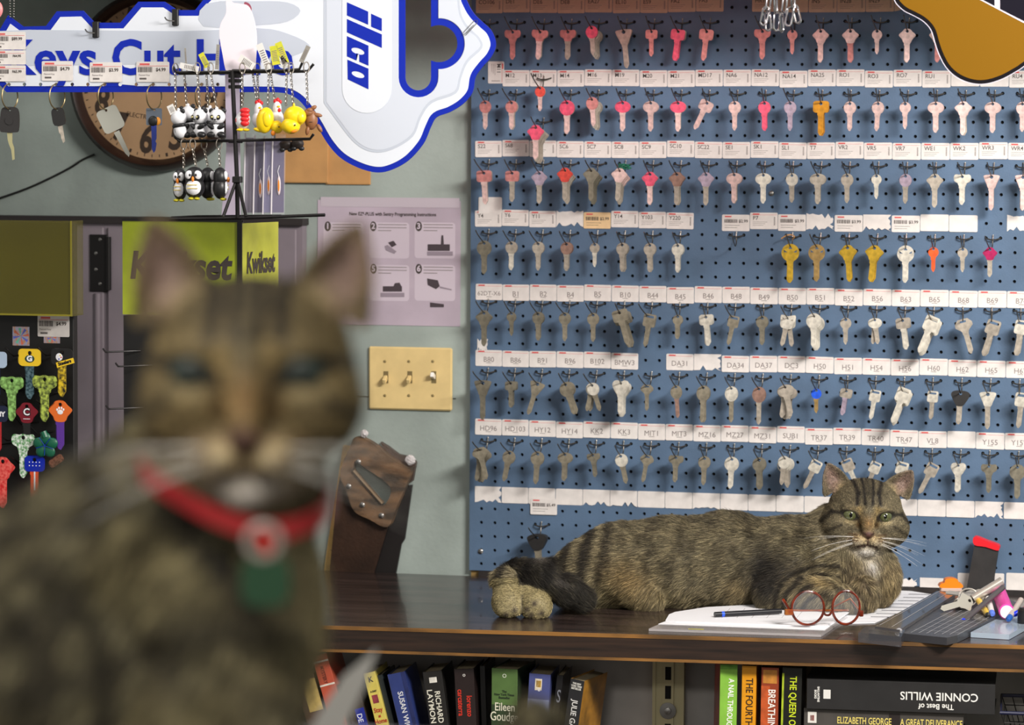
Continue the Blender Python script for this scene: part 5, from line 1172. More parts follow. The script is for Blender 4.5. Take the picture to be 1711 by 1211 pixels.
# ================================================================== cats
def smin(a, b, k):
    h = np.clip(0.5+0.5*(b-a)/k, 0, 1); return b*(1-h)+a*h-k*h*(1-h)
def smax(a, b, k): return -smin(-a, -b, k)
def sd_ell(Pt, c, r, rot=None):
    q = Pt-np.array(c, np.float32)
    if rot is not None: q = q @ np.array(rot, np.float32)
    r = np.array(r, np.float32)
    k0 = np.sqrt(((q/r)**2).sum(-1)); k1 = np.sqrt(((q/(r*r))**2).sum(-1))+1e-6
    return k0*(k0-1)/k1
def sd_cap(Pt, a, b, ra, rb):
    a = np.array(a, np.float32); b = np.array(b, np.float32); ba = b-a; pa = Pt-a
    h = np.clip((pa@ba)/max(float(ba@ba), 1e-6), 0, 1)
    return np.sqrt(((pa-h[..., None]*ba)**2).sum(-1))-(ra+(rb-ra)*h)
def rz_(deg):
    t = math.radians(deg); return [[math.cos(t), -math.sin(t), 0], [math.sin(t), math.cos(t), 0], [0, 0, 1]]
def nets(fn, lo, hi, h, drop=None):
    """naive surface nets over the box lo..hi"""
    ax = [np.arange(lo[i], hi[i]+h, h, dtype=np.float32) for i in range(3)]
    G_ = np.stack(np.meshgrid(*ax, indexing='ij'), -1); f = fn(G_.reshape(-1, 3)).reshape(G_.shape[:3]).astype(np.float32)
    s = f < 0; n = [k-1 for k in f.shape]
    def cn(a, i, j, k): return a[i:i+n[0], j:j+n[1], k:k+n[2]]
    cs = [cn(s, i, j, k) for i in (0, 1) for j in (0, 1) for k in (0, 1)]
    anyb = np.logical_or.reduce(cs); allb = np.logical_and.reduce(cs); mask = anyb & ~allb
    acc = np.zeros(mask.shape+(3,), np.float32); cnt = np.zeros(mask.shape, np.float32)
    corners = [(i, j, k) for i in (0, 1) for j in (0, 1) for k in (0, 1)]
    for a in corners:
        for d in range(3):
            if a[d] == 1: continue
            b = list(a); b[d] = 1
            f0, f1 = cn(f, *a), cn(f, *b); cr_ = ((f0 < 0) != (f1 < 0)) & mask
            t = np.where(cr_, f0/np.where(f0 == f1, 1, f0-f1), 0)
            p = [np.where(cr_, a[e]+(t if e == d else 0), 0) for e in range(3)]
            for e in range(3): acc[..., e] += p[e]
            cnt += cr_
    idx = -np.ones(mask.shape, np.int64); ids = np.argwhere(mask); idx[mask] = np.arange(len(ids))
    V = (acc[mask]/np.maximum(cnt[mask], 1)[:, None]+ids)*h+np.array(lo, np.float32)
    F_ = []
    for d in range(3):
        sl0 = [slice(0, n[e]+1) for e in range(3)]; sl1 = list(sl0)
        sl0[d] = slice(0, n[d]); sl1[d] = slice(1, n[d]+1)
        a, b = s[tuple(sl0)], s[tuple(sl1)]
        e1, e2 = [(1, 2), (2, 0), (0, 1)][d]
        E_ = np.argwhere(a != b)
        E_ = E_[(E_[:, e1] > 0) & (E_[:, e2] > 0) & (E_[:, e1] < n[e1]) & (E_[:, e2] < n[e2])]
        if not len(E_): continue
        def id_(o1, o2):
            q = E_.copy(); q[:, e1] -= o1; q[:, e2] -= o2; return idx[q[:, 0], q[:, 1], q[:, 2]]
        q = np.stack([id_(1, 1), id_(0, 1), id_(0, 0), id_(1, 0)], 1)
        inside_first = a[E_[:, 0], E_[:, 1], E_[:, 2]]
        q[~inside_first] = q[~inside_first][:, ::-1]
        F_.append(q)
    F_ = np.concatenate(F_); F_ = F_[(F_ >= 0).all(1)]
    if drop is not None:
        c = V[F_].mean(1); keep_ = ~np.all((c > drop[0]) & (c < drop[1]), axis=1); F_ = F_[keep_]
    return V, F_
def grad(fn, V, e=0.7):
    g = np.stack([fn(V+np.array(d, np.float32)*e)-fn(V-np.array(d, np.float32)*e) for d in ((1,0,0),(0,1,0),(0,0,1))], -1)
    return g/np.maximum(np.linalg.norm(g, axis=1, keepdims=True), 1e-6)
def hash_noise(P_, sc_, seed=0):
    """cheap smooth value noise"""
    q = P_*sc_+seed*17.3; i = np.floor(q).astype(np.int64); f = q-i; f = f*f*(3-2*f); out = 0
    for a in (0, 1):
        for b in (0, 1):
            for c in (0, 1):
                hsh = ((i[:, 0]+a)*374761393+(i[:, 1]+b)*668265263+(i[:, 2]+c)*2147483647+seed*974634777) & 0xffffffff
                hsh = ((hsh ^ (hsh >> 13))*1274126177) & 0xffffffff
                r = ((hsh ^ (hsh >> 16)) & 0xffff)/65535.0
                out = out+r*(f[:, 0] if a else 1-f[:, 0])*(f[:, 1] if b else 1-f[:, 1])*(f[:, 2] if c else 1-f[:, 2])
    return out
def gauss(x, y, cx, cy, rx, ry, rot=0):
    t = math.radians(rot); dx, dy = x-cx, y-cy; a = dx*math.cos(t)+dy*math.sin(t); b = -dx*math.sin(t)+dy*math.cos(t)
    return np.exp(-((a/rx)**2+(b/ry)**2))
def mixc(c, t, col): return c*(1-t[:, None])+np.array(col, float)*t[:, None]
def sst(a, b, x): t = np.clip((x-a)/(b-a), 0, 1); return t*t*(3-2*t)
def seg(x, y, x0, y0, x1, y1, w):
    dx, dy = x1-x0, y1-y0; t = np.clip(((x-x0)*dx+(y-y0)*dy)/(dx*dx+dy*dy), 0, 1)
    return np.exp(-(((x-x0-t*dx)**2+(y-y0-t*dy)**2)/w**2))
# ---- head, in head units: eyes at (+-29, 0), y up, z towards the nose
class Head:
    def __init__(s, c, k, tilt, ear, cheek, skull, turn=0, nod=0, drop=0, eye=4.2):
        s.c = np.array(c, np.float32); s.k = k; s.ear = ear; s.cheek = cheek; s.skull = skull; s.drop = drop; s.eye = eye
        s.R = np.array((Euler((math.radians(nod), math.radians(turn), math.radians(tilt))).to_matrix()), np.float32)
    def to(s, Pt): return ((Pt-s.c) @ s.R)/s.k
    def out(s, q): return (np.array(q, np.float32)*s.k) @ s.R.T + s.c
    def field(s, Pt):
        q = s.to(Pt); ax = q.copy(); ax[:, 0] = np.abs(ax[:, 0]); ck = s.cheek; dr = s.drop
        d = sd_ell(ax, (0, s.skull[2], -42), (s.skull[0], s.skull[1], 50))
        d = smin(d, sd_ell(ax, (ck-36, -20, -30), (36, 33, 34)), 14)
        d = smin(d, sd_ell(ax, (0, -44-dr, -22), (36, 25, 34)), 12)
        d = smin(d, sd_ell(ax, (11.5, -42-dr, 9), (15, 11.5, 13)), 7)
        d = smin(d, sd_ell(ax, (0, -58-dr, 3), (14, 11, 12)), 6)
        d = smin(d, sd_cap(ax, (0, 14, -2), (0, -26-dr*.6, 17), 13, 8.5), 9)
        d = smin(d, sd_ell(ax, (25, 13, -3), (17, 8, 11), rz_(-12)), 8)
        d = smin(d, sd_ell(ax, (0, -30-dr, 22), (8, 5.5, 6)), 3)
        # whisker cleft and mouth line
        d = smax(d, -sd_cap(ax, (0, -36-dr, 27), (0, -46-dr, 25), 1.6, 1.6), 2)
        d = smax(d, -sd_cap(ax, (0, -47-dr, 24), (16, -51-dr, 16), 1.7, 1.4), 2)
        d = smax(d, -sd_ell(ax, (29, -1.5, 12), (12.6, s.eye, 14), rz_(12)), 1.5)
        for sg_ in (0, 1):
            B1, B2, T_ = [np.array(v, float) for v in s.ear[sg_]]
            x, y, z = q[:, 0], q[:, 1], q[:, 2]
            tri = [B1, B2, T_]; A_ = (B2[0]-B1[0])*(T_[1]-B1[1])-(T_[0]-B1[0])*(B2[1]-B1[1]); sgn = 1 if A_ > 0 else -1
            dd = None; cx_, cy_ = (B1+B2+T_)/3
            for i in range(3):
                a, b = tri[i], tri[(i+1) % 3]; ex, ey = b-a; L = math.hypot(ex, ey)
                e_ = -((ex*(y-a[1])-ey*(x-a[0]))/L)*sgn
                # edges bulge outwards
                t = np.clip(((x-a[0])*ex+(y-a[1])*ey)/(L*L), 0, 1); e_ = e_-(4*t*(1-t))*(4.5 if i else 0)
                dd = e_ if dd is None else smax(dd, e_, 6)
            dd = dd-1.0
            inn_ = np.clip(-dd, 0, 14); z0 = -36-inn_*0.85-(y-30)*0.12
            er = smax(dd, np.abs(z-z0)-2.4, 2)
            d = smin(d, er, 5)
        return d*s.k
    def color(s, Pt, c):
        """tabby markings of the face over the base colour c"""
        q = s.to(Pt); x, y, z = q[:, 0], q[:, 1]+0, q[:, 2]; ax = np.abs(x); dr = s.drop
        yl = y+dr*np.clip(-y/40, 0, 1)
        near = sst(-95, -60, z)
        def M(t, col):
            nonlocal c; c = mixc(c, np.clip(t*near, 0, 1), col)
        M(0.55*gauss(x, y, 0, 45, 60, 30), (84, 76, 58))
        M(.7*gauss(ax, y, 20, 12, 13, 6, -10), (150, 134, 98)); M(.85*gauss(ax, y, 30, -12, 15, 5, 8), (170, 154, 116))
        M(.75*seg(ax, y, 14, 10, 13, -14, 5), (154, 132, 88)); M(.85*gauss(x, yl, 0, -13, 9, 13), (138, 106, 64))
        M(.6*gauss(x, y, 0, 14, 8, 16), (100, 92, 72))
        M(.8*gauss(ax, yl, 13, -38, 11, 7), (196, 170, 122)); M(.75*gauss(ax, yl, 20, -44, 12, 8), (188, 172, 146)); M(1.0*gauss(x, yl, 0, -61, 22, 10), (208, 200, 188)); M(.5*gauss(ax, yl, 34, -46, 18, 8), (168, 158, 140))
        for t_, a in (((6, 18, 9, 58), 2.6), ((19, 18, 17, 36), 3.4), ((17, 36, 25, 60), 3.6)): M(.95*seg(ax, y, *t_, a), (28, 24, 20))
        M(.6*seg(x, y, 0, 34, 0, 60, 5), (44, 40, 32))
        M(.9*seg(ax, y, 40, 2, 58, 3, 2.6), (28, 24, 18)); M(.85*seg(ax, y, 58, 3, 74, -14, 3.4), (30, 26, 20))
        M(.7*seg(ax, y, 44, -18, 66, -30, 3.2), (44, 38, 28)); M(.5*seg(ax, y, 50, -38, 66, -46, 3.5), (48, 42, 32))
        M(.7*seg(ax, y, 15, -4, 13, -16, 2.4), (40, 32, 22)); M(.6*gauss(ax, yl, 15, -17, 4, 5), (88, 62, 34))
        for k in range(3): M(.75*seg(ax, yl, 17, -33-4*k, 30, -31-5*k, 1.3), (74, 52, 32))
        # eye rims, mouth, nose
        e2 = ((ax-29)*math.cos(.244)+(y)*math.sin(.244))/15.5; e3 = (-(ax-29)*math.sin(.244)+y*math.cos(.244))/(3.7+s.eye); rr2 = e2**2+(e3+.1)**2
        M(np.clip(1.5-rr2, 0, 1)*1.0*(z > -20), (20, 16, 12))
        M(.9*seg(x, yl, 0, -36, 0, -47, 1.6), (60, 38, 32)); M(.9*seg(ax, yl, 0, -47, 15, -51, 1.9), (50, 34, 28))
        M(1.3*gauss(x, yl, 0, -30, 8.2, 3.8)+gauss(x, yl, 0, -34, 3.6, 3.5), (86, 58, 50)); M(.8*seg(ax, yl, 4.5, -30.5, 7, -29.5, 1.3), (30, 18, 16))
        # ears
        for sg_ in (0, 1):
            B1, B2, T_ = [np.array(v, float) for v in s.ear[sg_]]; cx_, cy_ = (B1*1.2+B2+T_*1.3)/3.5
            ang_ = math.degrees(math.atan2(T_[1]-(B1[1]+B2[1])/2, T_[0]-(B1[0]+B2[0])/2))
            inz = (z > -62)*(z < -30)
            tt = gauss(x, y, cx_, cy_+1, 24, 12, ang_)*inz; c = mixc(c, np.clip(1.3*tt, 0, .95), (130, 108, 98))
            c = mixc(c, .6*gauss(x, y, (B2[0]*1.3+B1[0]*.7)/2, (B2[1]+B1[1])/2+3, 9, 9)*inz, (160, 146, 104))
        return c
def make_cat(tag_, fn, colf, lo, hi, h, hbox, hh, toworld, label, nfur, flowf, lenf, radm):
    V1, F1 = nets(fn, lo, hi, h, drop=hbox); V2, F2 = nets(fn, hbox[0]-hh*1.5, hbox[1]+hh*1.5, hh)
    V = np.concatenate([V1, V2]); F_ = np.concatenate([F1, F2+len(V1)])
    W = toworld(V)
    me = bpy.data.meshes.new('body'); me.from_pydata(W.tolist(), [], F_.tolist()); me.update()
    # drop loose verts
    import bmesh
    bm = bmesh.new(); bm.from_mesh(me); lay = bm.verts.layers.int.new('i')
    for i, v in enumerate(bm.verts): v[lay] = i
    bmesh.ops.delete(bm, geom=[v for v in bm.verts if not v.link_faces], context='VERTS')
    idx = np.array([v[lay] for v in bm.verts]); bm.verts.layers.int.remove(lay); bm.to_mesh(me); bm.free()
    me.polygons.foreach_set('use_smooth', [True]*len(me.polygons))
    Vk = V[idx]; c = colf(Vk)
    ca = me.color_attributes.new('fur_colour', 'FLOAT_COLOR', 'POINT'); L = ((np.clip(c, 0, 255)/255+0.055)/1.055)**2.4
    ca.data.foreach_set('color', np.c_[L, np.ones(len(L))].astype(np.float32).ravel())
    me.materials.append(skin_mat())
    body = bpy.data.objects.new('cat', me); C.objects.link(body); tag(body, label, 'cat')
    # fur
    tri = np.concatenate([F_[:, [0, 1, 2]], F_[:, [0, 2, 3]]]); A_, B_, C_ = V[tri[:, 0]], V[tri[:, 1]], V[tri[:, 2]]
    ar = np.linalg.norm(np.cross(B_-A_, C_-A_), axis=1); cen = (A_+B_+C_)/3; ar = ar*lenf(cen)[1]
    pick = rng.choice(len(tri), nfur, p=ar/ar.sum()); r1 = np.sqrt(rng.random(nfur)); r2 = rng.random(nfur)
    R_ = (1-r1)[:, None]*A_[pick]+(r1*(1-r2))[:, None]*B_[pick]+(r1*r2)[:, None]*C_[pick]
    R_ = R_.astype(np.float32); N = grad(fn, R_); fl = flowf(R_); fl = fl-N*(fl*N).sum(1, keepdims=True)
    fl /= np.maximum(np.linalg.norm(fl, axis=1, keepdims=True), 1e-5)
    clump = np.stack([hash_noise(R_, .09*h0s, k)-.5 for k in (3, 4, 5)], 1)
    length, _, lift = lenf(R_); length = length*(0.7+0.6*rng.random(nfur))
    D = fl+N*lift[:, None]+clump*.5+rng.normal(0, .13, (nfur, 3)); D /= np.linalg.norm(D, axis=1, keepdims=True)
    pts = [R_-N*0.4, R_+D*length[:, None]*.5+N*length[:, None]*.06, R_+D*length[:, None]-N*length[:, None]*.05]
    Wp = np.stack([toworld(p.astype(np.float32)) for p in pts], 1).reshape(-1, 3).astype(np.float32)
    cc = colf(R_); j = rng.random(nfur)
    cc = cc*(0.58+0.86*j*j+.12)[:, None]; cc = cc+(j > .82)[:, None]*np.array([16., 15., 12.])
    Lc = ((np.clip(cc, 0, 255)/255+0.055)/1.055)**2.4
    hc = bpy.data.hair_curves.new('fur'); hc.add_curves([3]*nfur)
    hc.position_data.foreach_set('vector', Wp.ravel())
    at = hc.attributes.get('radius') or hc.attributes.new('radius', 'FLOAT', 'POINT')
    at.data.foreach_set('value', np.tile(np.array([1, .85, .15], np.float32)*radm, nfur))
    at = hc.attributes.new('fur_colour', 'FLOAT_COLOR', 'POINT')
    at.data.foreach_set('color', np.repeat(np.c_[Lc, np.ones(nfur)], 3, axis=0).astype(np.float32).ravel())
    hc.materials.append(skin_mat()); fo = bpy.data.objects.new('fur', hc); C.objects.link(fo); fo.parent = body
    return body
def skin_mat():
    if 'cat_fur' in MATS: return MATS['cat_fur']
    m = bpy.data.materials.new('cat_fur'); m.use_nodes = True; nt = m.node_tree; b = nt.nodes['Principled BSDF']
    a = nt.nodes.new('ShaderNodeAttribute'); a.attribute_name = 'fur_colour'; nt.links.new(a.outputs['Color'], b.inputs['Base Color'])
    b.inputs['Roughness'].default_value = .6; b.inputs['Specular IOR Level'].default_value = .3; MATS['cat_fur'] = m; return m
mIris = mat('cat_iris', (80, 84, 50), .08, coat=1.0); mPup = mat('cat_pupil', (6, 6, 6), .05, coat=1.0); mWhisk = mat('whisker', (232, 228, 220), .3)
def face_parts(body, hd, toworld, wr, wl=1.0, iris=None):
    def W1(q): return Vector(toworld(hd.out([q]).astype(np.float32))[0])
    un = (W1((1, 0, 0))-W1((0, 0, 0))).length
    for s_ in (-1, 1):
        c_ = W1((29*s_, -.3, -5.5)); b = MB(); b.ell((0, 0, 0), (12.5*un,)*3, 28, 18); e_ = b.obj('eye', iris or mIris, body, smooth=True, loc=tuple(c_))
        f_ = (W1((29*s_*.985, -.3, 10))-c_).normalized(); b = MB(); xx = (W1((29*s_+1, 0, -5.5))-W1((29*s_, 0, -5.5))).normalized(); zz = f_.cross(xx).normalized()
        n = 20; R0 = 12.56*un; v = []
        for k in range(n):
            t = 2*math.pi*k/n; d_ = (f_+xx*math.cos(t)*.20+zz*math.sin(t)*.36).normalized(); v.append(tuple(d_*R0))
        v.append(tuple(f_*(R0+.0002))); b.add(v, [(k, (k+1) % n, n) for k in range(n)]); b.obj('pupil', mPup, e_)
        for k in range(9):
            r_ = random.Random(k*3+int(s_)+5); yy = -36-hd.drop-(k % 3)*4.5; x0 = 17+(k//3)*4
            L_ = (62+18*r_.random())*wl; dy = 6-13*(k % 3)-6*r_.random(); pts = []
            for i in range(7):
                t = i/6; pts.append(tuple(W1((s_*(x0+L_*t), yy+dy*t*(1.0)-20*t*t*.6, 15-14*t-6*t*t))))
            b = MB(); b.tube(pts, [wr*(1-.85*i/6) for i in range(7)], 5); b.obj('whisker', mWhisk, body)
# ---------------------------------------------------------------- the lying cat
D0 = 5.65; S0 = D0/FPX; O0 = PD(1150, 950, D0)
AX = np.array([RT[:], UP[:], (-FW)[:]], np.float32); ON = np.array(O0[:], np.float32)
def lw(V): return ON+(V*S0) @ AX
def L_(u, v, w_):
    p = np.array(PD(u, v, D0-w_*S0)[:]); return tuple(((p-ON) @ AX.T)/S0)
ec = L_(1450, 861, 42)
hd1 = Head(ec, 1.0, -2.5, (((-70, 27), (-28, 52), (-66, 83)), ((70, 27), (29, 52), (76, 77))), 73, (60, 47, 12))
plz = (CT+0.0004-O0.z)/S0; upz = np.array([RT.z, UP.z, -FW.z], np.float32)
h0s = 1.0
BODY = [('e', (990, 961, -30), (70, 58, 70)), ('e', (1040, 945, -35), (80, 72, 74)), ('e', (1120, 943, -38), (95, 80, 80)), ('e', (1215, 937, -38), (95, 82, 82)), ('e', (1310, 942, -30), (72, 78, 76)),
        ('e', (1420, 958, -18), (74, 62, 62)), ('e', (1470, 968, -10), (32, 40, 40)), ('c', (1400, 890, -25), (1350, 930, -35), 50, 62), ('c', (1440, 900, -10), (1425, 940, -5), 44, 52),
        ('c', (1030, 960, 10), (1085, 1000, 20), 42, 26),                                             # thigh
        ('c', (1320, 945, 10), (1290, 990, 34), 44, 30), ('c', (1292, 995, 40), (1385, 992, 74), 27, 25), ('e', (1392, 996, 76), (30, 25, 26)),      # left foreleg and paw
        ('e', (1442, 993, 50), (25, 30, 32)), ('e', (1425, 1008, 66), (22, 17, 22)),
        ('c', (942, 964, -10), (872, 968, 30), 29, 20), ('c', (846, 972, 88), (850, 1004, 108), 22, 25), ('e', (847, 1008, 112), (24, 24, 24)), ('c', (880, 992, 92), (893, 1010, 112), 20, 25), ('e', (898, 1012, 114), (24, 24, 24)),
        ('c', (872, 960, 30), (846, 972, 88), 22, 22)]
for i, (px_, py_) in enumerate(((838, 1022), (850, 1026), (863, 1023), (884, 1026), (898, 1030), (910, 1024))): BODY.append(('e', (px_, py_-3, 128), (8, 8, 9)))
TAIL = [('c', (930, 956, -6), (880, 960, 34), 21, 22), ('c', (880, 960, 34), (850, 967, 66), 22, 22), ('c', (862, 958, 70), (905, 962, 92), 22, 22), ('c', (905, 968, 92), (945, 988, 92), 20, 22), ('c', (945, 985, 92), (972, 1000, 80), 23, 19)]
def comp(items):
    out = []
    for it in items:
        if it[0] == 'e': out.append(('e', L_(*it[1]), it[2]))
        else: out.append(('c', L_(*it[1]), L_(*it[2]), it[3], it[4]))
    return out
bo1, ta1 = comp(BODY), comp(TAIL)
def ev(items, Pt, k):
    d = None
    for it in items:
        e = sd_ell(Pt, it[1], it[2]) if it[0] == 'e' else sd_cap(Pt, *it[1:])
        d = e if d is None else smin(d, e, k)
    return d
def f1(Pt):
    d = ev(bo1[:9], Pt, 22); d = smin(d, ev(bo1[9:], Pt, 7), 9); d = smin(d, ev(ta1, Pt, 6), 3)
    m = Pt[:, 0] > 170
    if m.any():
        dh = hd1.field(Pt[m]); t = d.copy(); t[m] = smin(d[m], dh, 9); d = t
    return smax(d, plz-(Pt @ upz), 1.5)
def uvw(Pt):
    """back to photo-like coordinates (u, v) used to lay out the markings"""
    k = D0/(D0-Pt[:, 2]*S0); ctr = np.array([1150-855.5, 950-605.5]); return 855.5+(Pt[:, 0]+ctr[0])*k, 605.5+(-Pt[:, 1]+ctr[1])*k
def col1(Pt):
    u, v = uvw(Pt); n1 = hash_noise(Pt, .035, 1); n2 = hash_noise(Pt, .12, 2); n3 = hash_noise(Pt, .5, 6)
    c = np.tile(np.array([110., 102., 80.]), (len(Pt), 1)); c = mixc(c, n2*.35, (150, 134, 100))
    bodym = sst(925, 960, u)*(1-sst(1340, 1390, u))
    st = np.sin((u+.42*(v-900)+26*n1)*2*math.pi/41+9*n1*.2); c = mixc(c, bodym*sst(-.1, .9, st)*(.10+.62*n2*n1)*(1-.6*sst(960, 1000, v)), (50, 44, 34))
    c = mixc(c, bodym*.35*sst(890, 860, v), (58, 52, 40)); c = mixc(c, bodym*.5*sst(.5, .75, hash_noise(Pt*np.array([1.5, .7, 1.]), .055, 9))*(1-sst(985, 1010, v)), (56, 50, 38))
    hn = (1-sst(1000, 1050, u)); st2 = np.sin((u*1.0+.25*(v-900)+10*n1)*2*math.pi/33+.8); c = mixc(c, hn*sst(-.1, .55, st2)*.82*(1-sst(965, 1000, v)), (34, 30, 26)); c = mixc(c, hn*sst(.3, .9, -st2)*.45*(v < 985), (164, 152, 120))
    c = mixc(c, .85*gauss(u, v, 1052, 972, 44, 32, 28)*(Pt[:, 2] > -30), (132, 110, 72)); c = mixc(c, .5*gauss(u, v, 1100, 1000, 52, 20), (132, 118, 84)); c = mixc(c, .5*gauss(u, v, 990, 1000, 45, 24), (150, 140, 104)); c = mixc(c, .45*gauss(u, v, 1236, 985, 26, 20), (134, 112, 72))
    c = mixc(c, np.clip(1.3*gauss(u, v, 1284, 964, 28, 42, -10), 0, .95), (30, 27, 24)); c = mixc(c, .8*gauss(u, v, 1325, 960, 42, 22, 0), (56, 50, 42))
    r = np.hypot(u-1378, (v-1024)*1.05); leg = sst(22, 34, r)*(1-sst(80, 100, r))*(u < 1455)*(v > 925)
    c = mixc(c, leg*sst(.1, .8, np.sin(r*2*math.pi/17+3*n1))*.9, (38, 33, 27)); c = mixc(c, leg*sst(.2, .8, -np.sin(r*2*math.pi/17+3*n1))*.4, (146, 130, 96))
    c = mixc(c, .8*gauss(u, v, 1376, 974, 20, 7, 18), (186, 162, 112)); c = mixc(c, .75*gauss(u, v, 1385, 992, 5, 14), (44, 38, 30))
    ch = sst(1395, 1430, u)*sst(925, 940, v); c = mixc(c, ch*.75*sst(-.1, .9, np.sin((u*.6+v+14*n1)*2*math.pi/26)), (60, 52, 40)); c = mixc(c, ch*.3, (140, 120, 88))
    c = mixc(c, .95*gauss(u, v, 1456, 944, 12, 17, -18), (214, 206, 196)); c = mixc(c, .5*gauss(u, v, 1488, 975, 16, 34), (160, 140, 100))
    paws = (u < 925)*(v > 966+12*(u > 866))*(Pt[:, 2] > 70); c = mixc(c, paws*.85, (146, 134, 96))
    for (a, b_) in ((881, 1018), (893, 1008), (905, 1024), (860, 1020), (846, 1027), (888, 1028)): c = mixc(c, .9*gauss(u, v, a, b_, 4.5, 4.5)*(Pt[:, 2] > 100), (58, 50, 44))
    c = mixc(c, .6*seg(u, v, 873, 995, 873, 1028, 2.0)*paws, (30, 26, 22))
    td = ev(ta1, Pt, 6); bd = ev(bo1, Pt, 7); tm = sst(5, -2, td)*(td < bd+1.5)
    c = mixc(c, tm*.96, (24, 22, 21)); c = mixc(c, tm*.6*(gauss(u, v, 893, 938, 14, 9)+gauss(u, v, 933, 972, 13, 8, 20)+.5*gauss(u, v, 880, 972, 14, 9, 30)), (146, 140, 134))
    m = Pt[:, 0] > 190
    if m.any():
        dh = hd1.field(Pt[m]); wgt = sst(10, 2, dh); cm = c[m]; base = np.tile(np.array([108., 99., 77.]), (m.sum(), 1)); base = mixc(base, hash_noise(Pt[m], .3, 8)*.35, (70, 62, 48))
        hc_ = hd1.color(Pt[m], base); c[m] = cm*(1-wgt[:, None])+hc_*wgt[:, None]
    return c*(.86+.28*n3)[:, None]
def flow1(Pt):
    u, v = uvw(Pt); fl = np.tile(np.array([-1., -.28, .05]), (len(Pt), 1))
    bel = sst(950, 1010, v)*(u > 960); fl[:, 1] -= bel*1.0
    hq = hd1.to(Pt); r = hq-np.array([0, -28, 25]); hm = (np.abs(hd1.field(Pt)) < 4)*(Pt[:, 0] > 190)
    hf = r/np.maximum(np.linalg.norm(r, axis=1, keepdims=True), 1); hf = hf+np.array([0, .1, -.5]); fl = np.where(hm[:, None], hf, fl)
    tl = (ev(ta1, Pt, 6) < 2); fl = np.where(tl[:, None], np.array([[.8, -.6, .3]]), fl)
    ch = (Pt[:, 0] > 250)*(~hm); fl = np.where(ch[:, None], np.array([[.1, -1., .1]]), fl); return fl
def len1(Pt):
    hm = (np.abs(hd1.field(Pt)) < 4)*(Pt[:, 0] > 190); q = hd1.to(Pt); u, v = uvw(Pt)
    face = hm*sst(-60, -20, q[:, 2]); L = np.where(hm, 6.5-3.8*face, 11.5); ear = hm*(q[:, 1] > 38)*(q[:, 2] > -64)*(np.abs(q[:, 0]) > 26); L = np.where(ear, 2.4, L)
    e2 = ((np.abs(q[:, 0])-29)/15)**2+(q[:, 1]/8.5)**2; nose = (np.abs(q[:, 0]) < 7)*(q[:, 1] < -25)*(q[:, 1] > -36)*(q[:, 2] > 15)
    eye = hm*((e2 < 1)+nose > 0); L = np.where(eye, .5, L)
    paw = (u < 925)*(v > 975); L = np.where(paw, 3.0, L); tl = (ev(ta1, Pt, 6) < 2); L = np.where(tl, 13.0, L)
    dens = np.where(hm, 3.2, 1.0)*np.where(Pt[:, 2] < -60, .3, 1.0)*np.where(eye, .1, 1.0)*np.where(ear, .6, 1.0)
    lift = np.where(hm, .30, .34); return L, dens, lift
E3 = np.array(ec); hb = np.stack([E3+np.array([-92, -82, -100]), E3+np.array([96, 98, 45])]).astype(np.float32)
cat1 = make_cat('lying', f1, col1, (-350, -110, -140), (380, 110, 150), 3.4, hb, 1.5, lw, 'brown tabby cat lying stretched out on the counter, facing the camera', 200000, flow1, len1, .00017)
face_parts(cat1, hd1, lw, .00028)
# ---------------------------------------------------------------- the sitting cat in the foreground
D2 = 1.8; S2 = D2/FPX; O2 = PD(400, 900, D2); ON2 = np.array(O2[:], np.float32)
def lw2(V): return ON2+(V*S2) @ AX
def L2_(u, v, w_):
    p = np.array(PD(u, v, D2-w_*S2)[:]); return tuple(((p-ON2) @ AX.T)/S2)
PT = 1.352
hd2 = Head(L2_(412, 618, 30), 3.1, 0, (((-63, 20), (-22, 43), (-55, 81)), ((62, 20), (23, 43), (60, 79))), 61, (53, 41, 7), nod=4, drop=5, eye=2.7)
B2 = [('e', (395, 800, -150), (150, 130, 140)), ('e', (380, 1010, -190), (163, 250, 165)), ('c', (330, 770, -160), (130, 970, -280), 108, 176), ('e', (140, 1120, -330), (240, 260, 230)),
      ('e', (90, 1360, -420), (300, 260, 260)), ('e', (330, 1370, -200), (190, 240, 190)), ('c', (430, 1180, -110), (440, 1480, -60), 70, 60), ('c', (300, 1180, -110), (290, 1480, -60), 75, 60)]
T2 = [('c', (430, 1500, -480), (740, 1420, -520), 48, 52), ('c', (740, 1420, -520), (858, 1300, -500), 52, 52), ('c', (858, 1300, -500), (896, 1205, -500), 52, 42)]
def comp2(items):
    return [('e', L2_(*it[1]), it[2]) if it[0] == 'e' else ('c', L2_(*it[1]), L2_(*it[2]), it[3], it[4]) for it in items]
bo2, ta2 = comp2(B2), comp2(T2)
plz2 = (PT+.0005-O2.z)/S2
def f2(Pt):
    d = smin(ev(bo2, Pt, 50), ev(ta2, Pt, 20), 20)
    m = Pt[:, 1] > -20
    if m.any():
        t = d.copy(); t[m] = smin(d[m], hd2.field(Pt[m]), 34); d = t
    return smax(d, plz2-(Pt @ upz), 4)
def uv2(Pt):
    k = D2/(D2-Pt[:, 2]*S2); return 855.5+(Pt[:, 0]+400-855.5)*k, 605.5+(-Pt[:, 1]+900-605.5)*k
